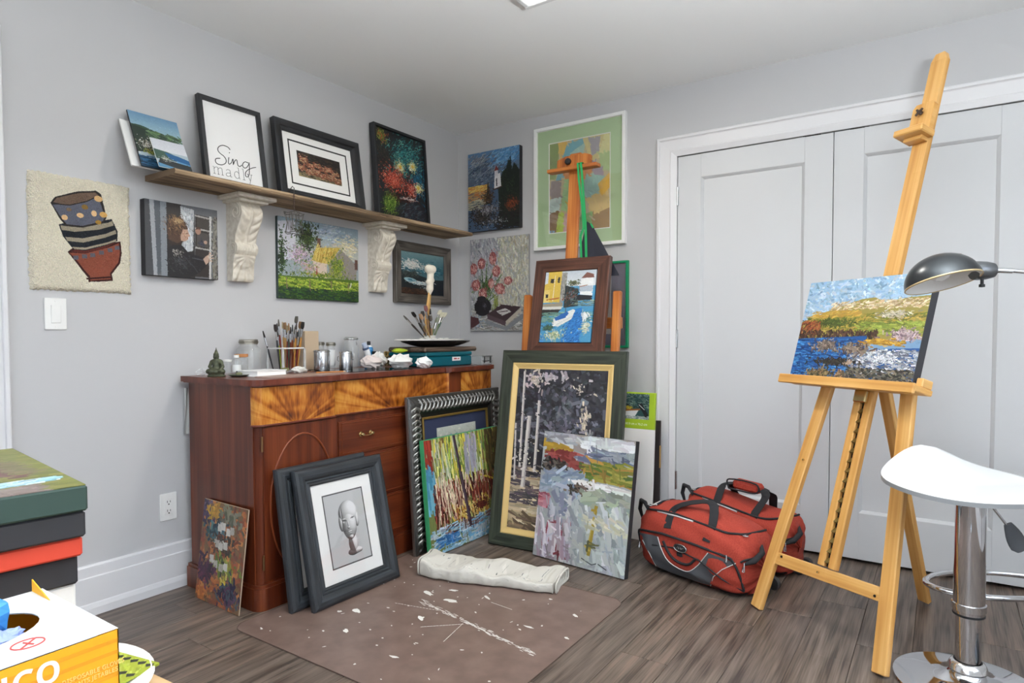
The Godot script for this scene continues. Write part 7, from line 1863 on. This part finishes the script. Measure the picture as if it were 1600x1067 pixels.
func teal_stack(y: float):
	var t := thing("teal_case", "translucent teal plastic case with a white label", "case", Vector3(0.3, y, 0.632))
	var tm := mat("0f5d6b", 0.22)
	obj("case_body", box(st(), Vector3(0, 0.028, 0), Vector3(0.28, 0.055, 0.4), 0.006), tm, t)
	obj("case_lid", box(st(), Vector3(0, 0.068, 0), Vector3(0.284, 0.023, 0.404), 0.006), tm, t)
	obj("label", box(st(), Vector3(0.1404, 0.04, -0.055), Vector3(0.0012, 0.022, 0.075), 0.0003), mat("eeeeee", 0.5), t)
	obj("label_print", box(box(st(), Vector3(0.1412, 0.041, -0.045), Vector3(0.0006, 0.008, 0.025)), Vector3(0.1412, 0.04, -0.072), Vector3(0.0006, 0.006, 0.016)), mat("b03a3c", 0.5), t)
	t = thing("wooden_board", "dark stained wooden board on top of the teal case", "board", Vector3(0.3, y + 0.08, 0.61))
	obj("board", box(st(), Vector3(0, 0.014, 0), Vector3(0.28, 0.026, 0.46), 0.008), tmat(grain_img(171, 128, 256, ["2f2620", "4a3c32", "66564a", "7a6a5c"], 12, 0.4), 0.6, Vector3(4, 2, 1)), t)
	var pal := func(rx: float, rz: float, wob: float) -> PackedVector2Array:
		var p := PackedVector2Array()
		for i in 40:
			var a := TAU * i / 40
			p.append(Vector2(cos(a) * rx * (1 + wob * sin(2 * a + 0.6)), sin(a) * rz * (1 + wob * cos(3 * a))))
		return p
	t = thing("black_bowl", "shallow black oval palette tray on the wooden board", "palette", Vector3(0.3, y + 0.107, 0.585))
	obj("tray", lathe(st(), [[0, 0], [0.1, 0], [0.14, 0.008], [0.2, 0.026], [0.212, 0.034], [0.208, 0.036], [0.19, 0.03], [0, 0.012]], 40, Transform3D(Basis.from_scale(Vector3(0.7, 1, 1.22)), Vector3.ZERO)), mat("17181c", 0.3), t)
	t = thing("white_palette", "thin white painter's palette lying on the black tray", "palette", Vector3(0.31, y + 0.145, 0.64))
	obj("palette", prism(st(), pal.call(0.14, 0.25, 0.07), 0, 0.007, Transform3D(Basis(Vector3(1, 0, 0), Vector3(0, 0, -1), Vector3(0, 1, 0)), Vector3.ZERO)), mat("d6d4ce", 0.5), t)
	var b := st()
	for i in 5: crumple(b, 70 + i, Vector3(0.016, 0.004, 0.02), Vector3(-0.02 + 0.012 * i, 0.006, 0.06 - 0.04 * i), 0.4)
	obj("paint_dabs", b, mat("ecebe6", 0.5), t).set_meta("kind", "stuff")
	# brushes fanned on the palette, resting in a low cup
	t = thing("brush_cup", "low white cup on the palette holding fanned brushes", "cup", Vector3(0.26, y + 0.1525, 0.6))
	obj("cup", lathe(st(), [[0, 0.001], [0.03, 0.0], [0.034, 0.006], [0.036, 0.02], [0.034, 0.02], [0.03, 0.006], [0, 0.004]], 24), mat("d8d6d0", 0.5), t)
	var cy := y + 0.158
	var fan := [[-.19, .125, 0, "3a3634", "5a5650", "dark"], [-.15, .145, 1, "2a2826", "1f1d1c", "black palette"], [-.105, .135, 1, "a88a5a", "c49a78", "tan"], [-.085, .12, 0, "b07a4a", "6a5a50", "brown"], [-.05, .185, 1, "8a6a4a", "8a5a5a", "rose tipped"], [-.035, .155, 1, "6a5a4c", "4a4644", "grey"], [.0, .17, 0, "4a3428", "2a2624", "slim black"], [-.02, .13, 1, "9a7a5a", "5a524c", "umber"], [.075, .12, 1, "6a7a5a", "8a9080", "sage"], [.1, .15, 1, "5a6a4a", "c4c0a8", "green"], [.125, .165, 1, "8a8a6a", "ddd8c4", "cream tipped"], [.14, .15, 1, "3a5a4a", "c8c4b0", "dark green"]]
	for i in fan.size():
		var q: Array = fan[i]
		var zb: float = 0.6 - clampf(q[0] * 0.3, -0.024, 0.024); var xb := 0.242 + 0.0108 * ((i * 2) % 5)
		paintbrush(Vector3(xb, cy, zb), Vector3(xb + 0.003 * ((i * 3) % 5 - 2), cy + q[1], 0.6 - q[0]), 0.0055, q[3], q[4], q[2] == 1, "%s brush fanned out on the white palette" % q[5], "brushes fanned on the palette")
	t = thing("wooden_stick_figure", "tall twin wooden sticks topped with white bound cotton on the palette", "ornament", Vector3(0.222, cy, 0.572))
	obj("stick", tube(st(), [Vector3(0, 0, 0.028), Vector3(0.002, 0.15, 0.012), Vector3(0, 0.29, -0.018)], [0.008, 0.0085, 0.006], 10), M.beech, t)
	obj("stick", tube(st(), [Vector3(0.004, 0, 0.006), Vector3(0.004, 0.15, -0.006), Vector3(0, 0.29, -0.026)], [0.007, 0.0075, 0.006], 10), mat("b08a50", 0.5), t)
	var cap := [[Vector3(0, 0.29, -0.02), Vector3(0, 0.37, -0.026), 0.02, 0.02], [Vector3(0, 0.405, -0.04), Vector3(0, 0.405, -0.012), 0.026, 0.026], [Vector3(0, 0.26, -0.018), Vector3(0, 0.29, -0.02), 0.01, 0.016], [Vector3(0, 0.34, -0.045), Vector3(0, 0.33, -0.002), 0.012, 0.012]]
	obj("cotton_head", blend_surface(cap, 0.005, 0.012), mat("f0e8d8", 0.85), t)
	t = thing("clear_case", "small clear case with metal latches at the sideboard's right end", "case", Vector3(0.48, y, 0.39))
	obj("case_box", box(st(), Vector3(0, 0.027, 0), Vector3(0.08, 0.054, 0.1), 0.004), glass(0.45, "b4b8ba"), t)
	for z in [-0.03, 0.028]: obj("latch", box(st(), Vector3(0.042, 0.03, z), Vector3(0.006, 0.04, 0.008), 0.002), mat("3c3e40", 0.4, 0.6), t)
	obj("rail", box(box(st(), Vector3(0.041, 0.05, 0), Vector3(0.004, 0.006, 0.1), 0.001), Vector3(0.041, 0.024, 0), Vector3(0.004, 0.005, 0.1), 0.001), mat("8a8c8e", 0.3, 0.8), t)

# ---------------------------------------------------------------- table beside the camera
func near_table():
	var t := thing("work_table", "pale wooden work table at the lower left corner", "table", Vector3(1.968, 0, 3.012), 0.06)
	var m := tmat(grain_img(181, 128, 256, ["b08c62", "c09c70", "cdaa80", "d6b68e"], 16, 0.3), 0.5, Vector3(3, 1, 1))
	obj("tabletop", box(st(), Vector3(-0.4, 0.648, 0.32), Vector3(1.3, 0.024, 0.64), 0.003), m, t)
	for a in [[-1.0, 0.05], [0.2, 0.05], [-1.0, 0.59], [0.2, 0.59]]: obj("leg", bx(st(), a[0] - 0.025, 0, a[1] - 0.025, a[0] + 0.025, 0.636, a[1] + 0.025, 0.003), m, t)
	obj("apron_rail", bx(st(), -0.975, 0.56, 0.04, 0.175, 0.636, 0.06), m, t)
	# stack of canvases, corner towards us
	var y := 0.6602
	var st_spec := [[0.062, "white cardboard box under the stack of canvases", "white_box", "e9e9e6", 0.032, 0.0], [0.043, "lower black sided canvas in the stack by the glove box", "stacked_canvas", "2b2b2f", 0.026, 0.0], [0.029, "red sided canvas in the middle of the stack", "stacked_canvas", "d2452f", 0.014, 0.0], [0.038, "black sided canvas directly under the olive painted one", "stacked_canvas", "2d2d31", 0.006, 0.0], [0.038, "top canvas of the stack with olive and mauve painting", "stacked_canvas", "31463f", 0.0, 0.0]]
	for i in 5:
		var q: Array = st_spec[i]
		var o := thing(q[2], q[1], "box" if i == 0 else "canvas", Vector3(1.721, y, 3.004), -0.13)
		var w: float = 0.455 - q[4]; var d := 0.36
		o.position += Basis(Vector3.UP, -0.13) * Vector3(-w / 2 - q[4], 0, d / 2 + q[4] * 0.3)
		obj("sides", box(st(), Vector3(0, q[0] / 2 - 0.0005, 0), Vector3(w, q[0] - 0.001, d), 0.003), mat(q[3], 0.7), o)
		if i == 4:
			var s := plate(st(), d - 0.004, w - 0.004, 0.0, 0.001)
			# picture top towards -x, lying face up
			var f := obj("painted_face", s, art_olive(), o)
			f.transform = Transform3D(Basis(Vector3(0, 0, -1), Vector3(-1, 0, 0), Vector3(0, 1, 0)), Vector3((w - 0.004) / 2, q[0] - 0.0012, 0))
		y += q[0] + 0.0003
	# glove box
	t = thing("glove_box", "yellow and white disposable glove box with blue gloves", "box", Vector3(1.897, 0.6805, 3.212))
	var by := 0.0848
	var hx := 0.099; var hz := 0.122
	var s := st()
	bx(s, -hx, 0, -hz, hx, by - 0.0012, -hz + 0.0012); bx(s, -hx, 0, hz - 0.0012, hx, by - 0.0012, hz); bx(s, -hx, 0, -hz, -hx + 0.0012, by - 0.0012, hz); bx(s, hx - 0.0012, 0, -hz, hx, by - 0.0012, hz); bx(s, -hx, 0, -hz, hx, 0.0012, hz)
	obj("side_walls", s, mat("e5a51c", 0.45), t)
	# striped print: thin darker bands on the visible side
	for i in 6: obj("printed_stripe", box(st(), Vector3(hx + 0.0002, 0.01 + i * 0.0125, 0), Vector3(0.0006, 0.004, hz * 2 - 0.002)), mat("d8951a", 0.45), t)
	var hole := PackedVector2Array(); var outer := PackedVector2Array([Vector2(-hx, -hz), Vector2(hx, -hz), Vector2(hx, hz), Vector2(-hx, hz)])
	s = st()
	var N := 32
	for i in N:
		var a0 := TAU * i / N; var a1 := TAU * (i + 1) / N
		var e := func(a: float, y2: float) -> Vector3: return Vector3(-0.012 + cos(a) * 0.055, y2, sin(a) * 0.086)
		var sq := func(a: float, y2: float) -> Vector3:
			var c := cos(a); var n := sin(a); var k := minf(hx / maxf(absf(c), 1e-6), hz / maxf(absf(n), 1e-6))
			return Vector3(c * k, y2, n * k)
		qh(s, [e.call(a0, by), e.call(a1, by), sq.call(a1, by), sq.call(a0, by)], Vector3.UP, [Vector2.ZERO, Vector2.ZERO, Vector2.ZERO, Vector2.ZERO])
		qh(s, [e.call(a0, by - 0.0012), e.call(a1, by - 0.0012), sq.call(a1, by - 0.0012), sq.call(a0, by - 0.0012)], Vector3.DOWN, [Vector2.ZERO, Vector2.ZERO, Vector2.ZERO, Vector2.ZERO])
	for c in [[-1, -1], [1, -1], [1, 1], [-1, 1]]:
		var k := atan2(c[1] * hz, c[0] * hx)
		var i := int(floor(fposmod(k, TAU) / TAU * N))
		var a0 := TAU * i / N; var a1 := TAU * (i + 1) / N
		var sq := func(a: float) -> Vector3:
			var cc := cos(a); var n := sin(a); var kk := minf(hx / maxf(absf(cc), 1e-6), hz / maxf(absf(n), 1e-6))
			return Vector3(cc * kk, by, n * kk)
		qh(s, [sq.call(a0), sq.call(a1), Vector3(c[0] * hx, by, c[1] * hz)], Vector3.UP, [Vector2.ZERO, Vector2.ZERO, Vector2.ZERO])
	obj("top_panel", s, mat("d6dade", 0.5), t)
	# crossed-out mark printed on the top
	var rg := []
	for i in 33: rg.append(Vector3(0.06 + cos(TAU * i / 32) * 0.0115, by + 0.0004, -0.052 + sin(TAU * i / 32) * 0.0145))
	s = tube(st(), rg, 0.0008, 5, false)
	tube(s, [Vector3(0.052, by + 0.0004, -0.061), Vector3(0.068, by + 0.0004, -0.043)], 0.0009, 5); tube(s, [Vector3(0.066, by + 0.0004, -0.055), Vector3(0.054, by + 0.0004, -0.05)], 0.001, 5)
	obj("printed_mark", s, mat("c0504a", 0.6), t)
	var side := Basis(Vector3(0, 0, -1), Vector3(0, 1, 0), Vector3(1, 0, 0))
	lettering("brand_lettering", "NCO", 0.031, mat("f6f4ee", 0.5), t, Transform3D(side, Vector3(hx + 0.0006, 0.064, -0.033)), "Droid Sans", 800)
	lettering("small_print", "DISPOSABLE GLOVES", 0.0046, mat("f0cf7c", 0.5), t, Transform3D(side, Vector3(hx + 0.0006, 0.048, -0.097)))
	lettering("small_print", "GANTS JETABLES", 0.0046, mat("f0cf7c", 0.5), t, Transform3D(side, Vector3(hx + 0.0006, 0.041, -0.097)))
	s = st(); crumple(s, 81, Vector3(0.05, 0.026, 0.08), Vector3(-0.012, by - 0.052, 0), 0.4)
	obj("packed_gloves", s, mat("4a63b4", 0.6), t)
	s = st(); crumple(s, 83, Vector3(0.032, 0.036, 0.04), Vector3(-0.028, by - 0.016, -0.03), 0.45)
	obj("pulled_glove", s, mat("3f8fd4", 0.5), t)
	s = st(); crumple(s, 85, Vector3(0.03, 0.012, 0.03), Vector3(0.008, by - 0.018, -0.048), 0.6)
	obj("folded_glove", s, mat("98a8e0", 0.6), t)
	# torn flap standing up from the top
	obj("tear_flap", prism(st(), PackedVector2Array([Vector2(-0.099, by), Vector2(-0.048, by), Vector2(-0.099, by + 0.015)]), -0.112, -0.1108), mat("e8ab22", 0.5), t)
	# plate with napkin
	t = thing("plate", "white round plate beside the glove box", "plate", Vector3(1.885, 0.6602, 3.135))
	obj("dish", lathe(st(), [[0, 0.003], [0.07, 0.0], [0.08, 0.004], [0.122, 0.016], [0.124, 0.018], [0.12, 0.019], [0.08, 0.008], [0, 0.007]], 44), mat("f2f2ee", 0.25), t)
	var nb := Brush.new(128, 128, "8f9a2c", 51)
	nb.dabs(["98a436", "848f28", "a4ae48"], 0, 0, 1, 1, 90, .2, .06, .6, .4, .06)
	for i in 14: nb.poly("26281c", [.05 + .16 * (i % 6), .1 + .3 * (i / 6), .15 + .16 * (i % 6), .04 + .3 * (i / 6), .19 + .16 * (i % 6), .1 + .3 * (i / 6), .12 + .16 * (i % 6), .16 + .3 * (i / 6)])
	t = thing("paper_napkin", "olive green napkin with dark leaf print on the white plate", "napkin", Vector3(1.905, 0.676, 3.068), 0.2)
	var f2 := obj("napkin", plate(st(), 0.085, 0.085, 0, 0.003, -0.0425), plain_sheet(nb), t)
	f2.transform = Transform3D(Basis(Vector3(1, 0, 0), Vector3(0, 0, -1), Vector3(0, 1, 0)), Vector3.ZERO)

func added_uplighter():  # stand, bowl and glowing disc made up to carry the added ceiling uplight
	var t := thing("added_uplight_lamp", "made-up uplighter floor lamp added out of view to brighten the ceiling", "lamp", Vector3(3.0, 0, 2.8))
	obj("base", lathe(st(), [[0, 0], [0.13, 0], [0.132, 0.01], [0.12, 0.02], [0.02, 0.03], [0, 0.03]], 32), M.steel, t)
	obj("pole", tube(st(), [Vector3(0, 0.025, 0), Vector3(0, 1.28, 0)], 0.012, 14), M.steel, t)
	obj("bowl_shade", lathe(st(), [[0, 1.27], [0.05, 1.28], [0.13, 1.31], [0.19, 1.37], [0.2, 1.42], [0.197, 1.422], [0.186, 1.374], [0.126, 1.317], [0.05, 1.288], [0, 1.28]], 36), mat("e8e8e6", 0.5), t)
	var em := StandardMaterial3D.new(); em.albedo_color = Color.WHITE; em.emission_enabled = true; em.emission = Color(0.93, 0.98, 1.0); em.emission_energy_multiplier = 3.0
	obj("light_disc", lathe(st(), [[0, 1.352], [0.14, 1.352], [0.14, 1.358], [0, 1.358]], 32), em, t)
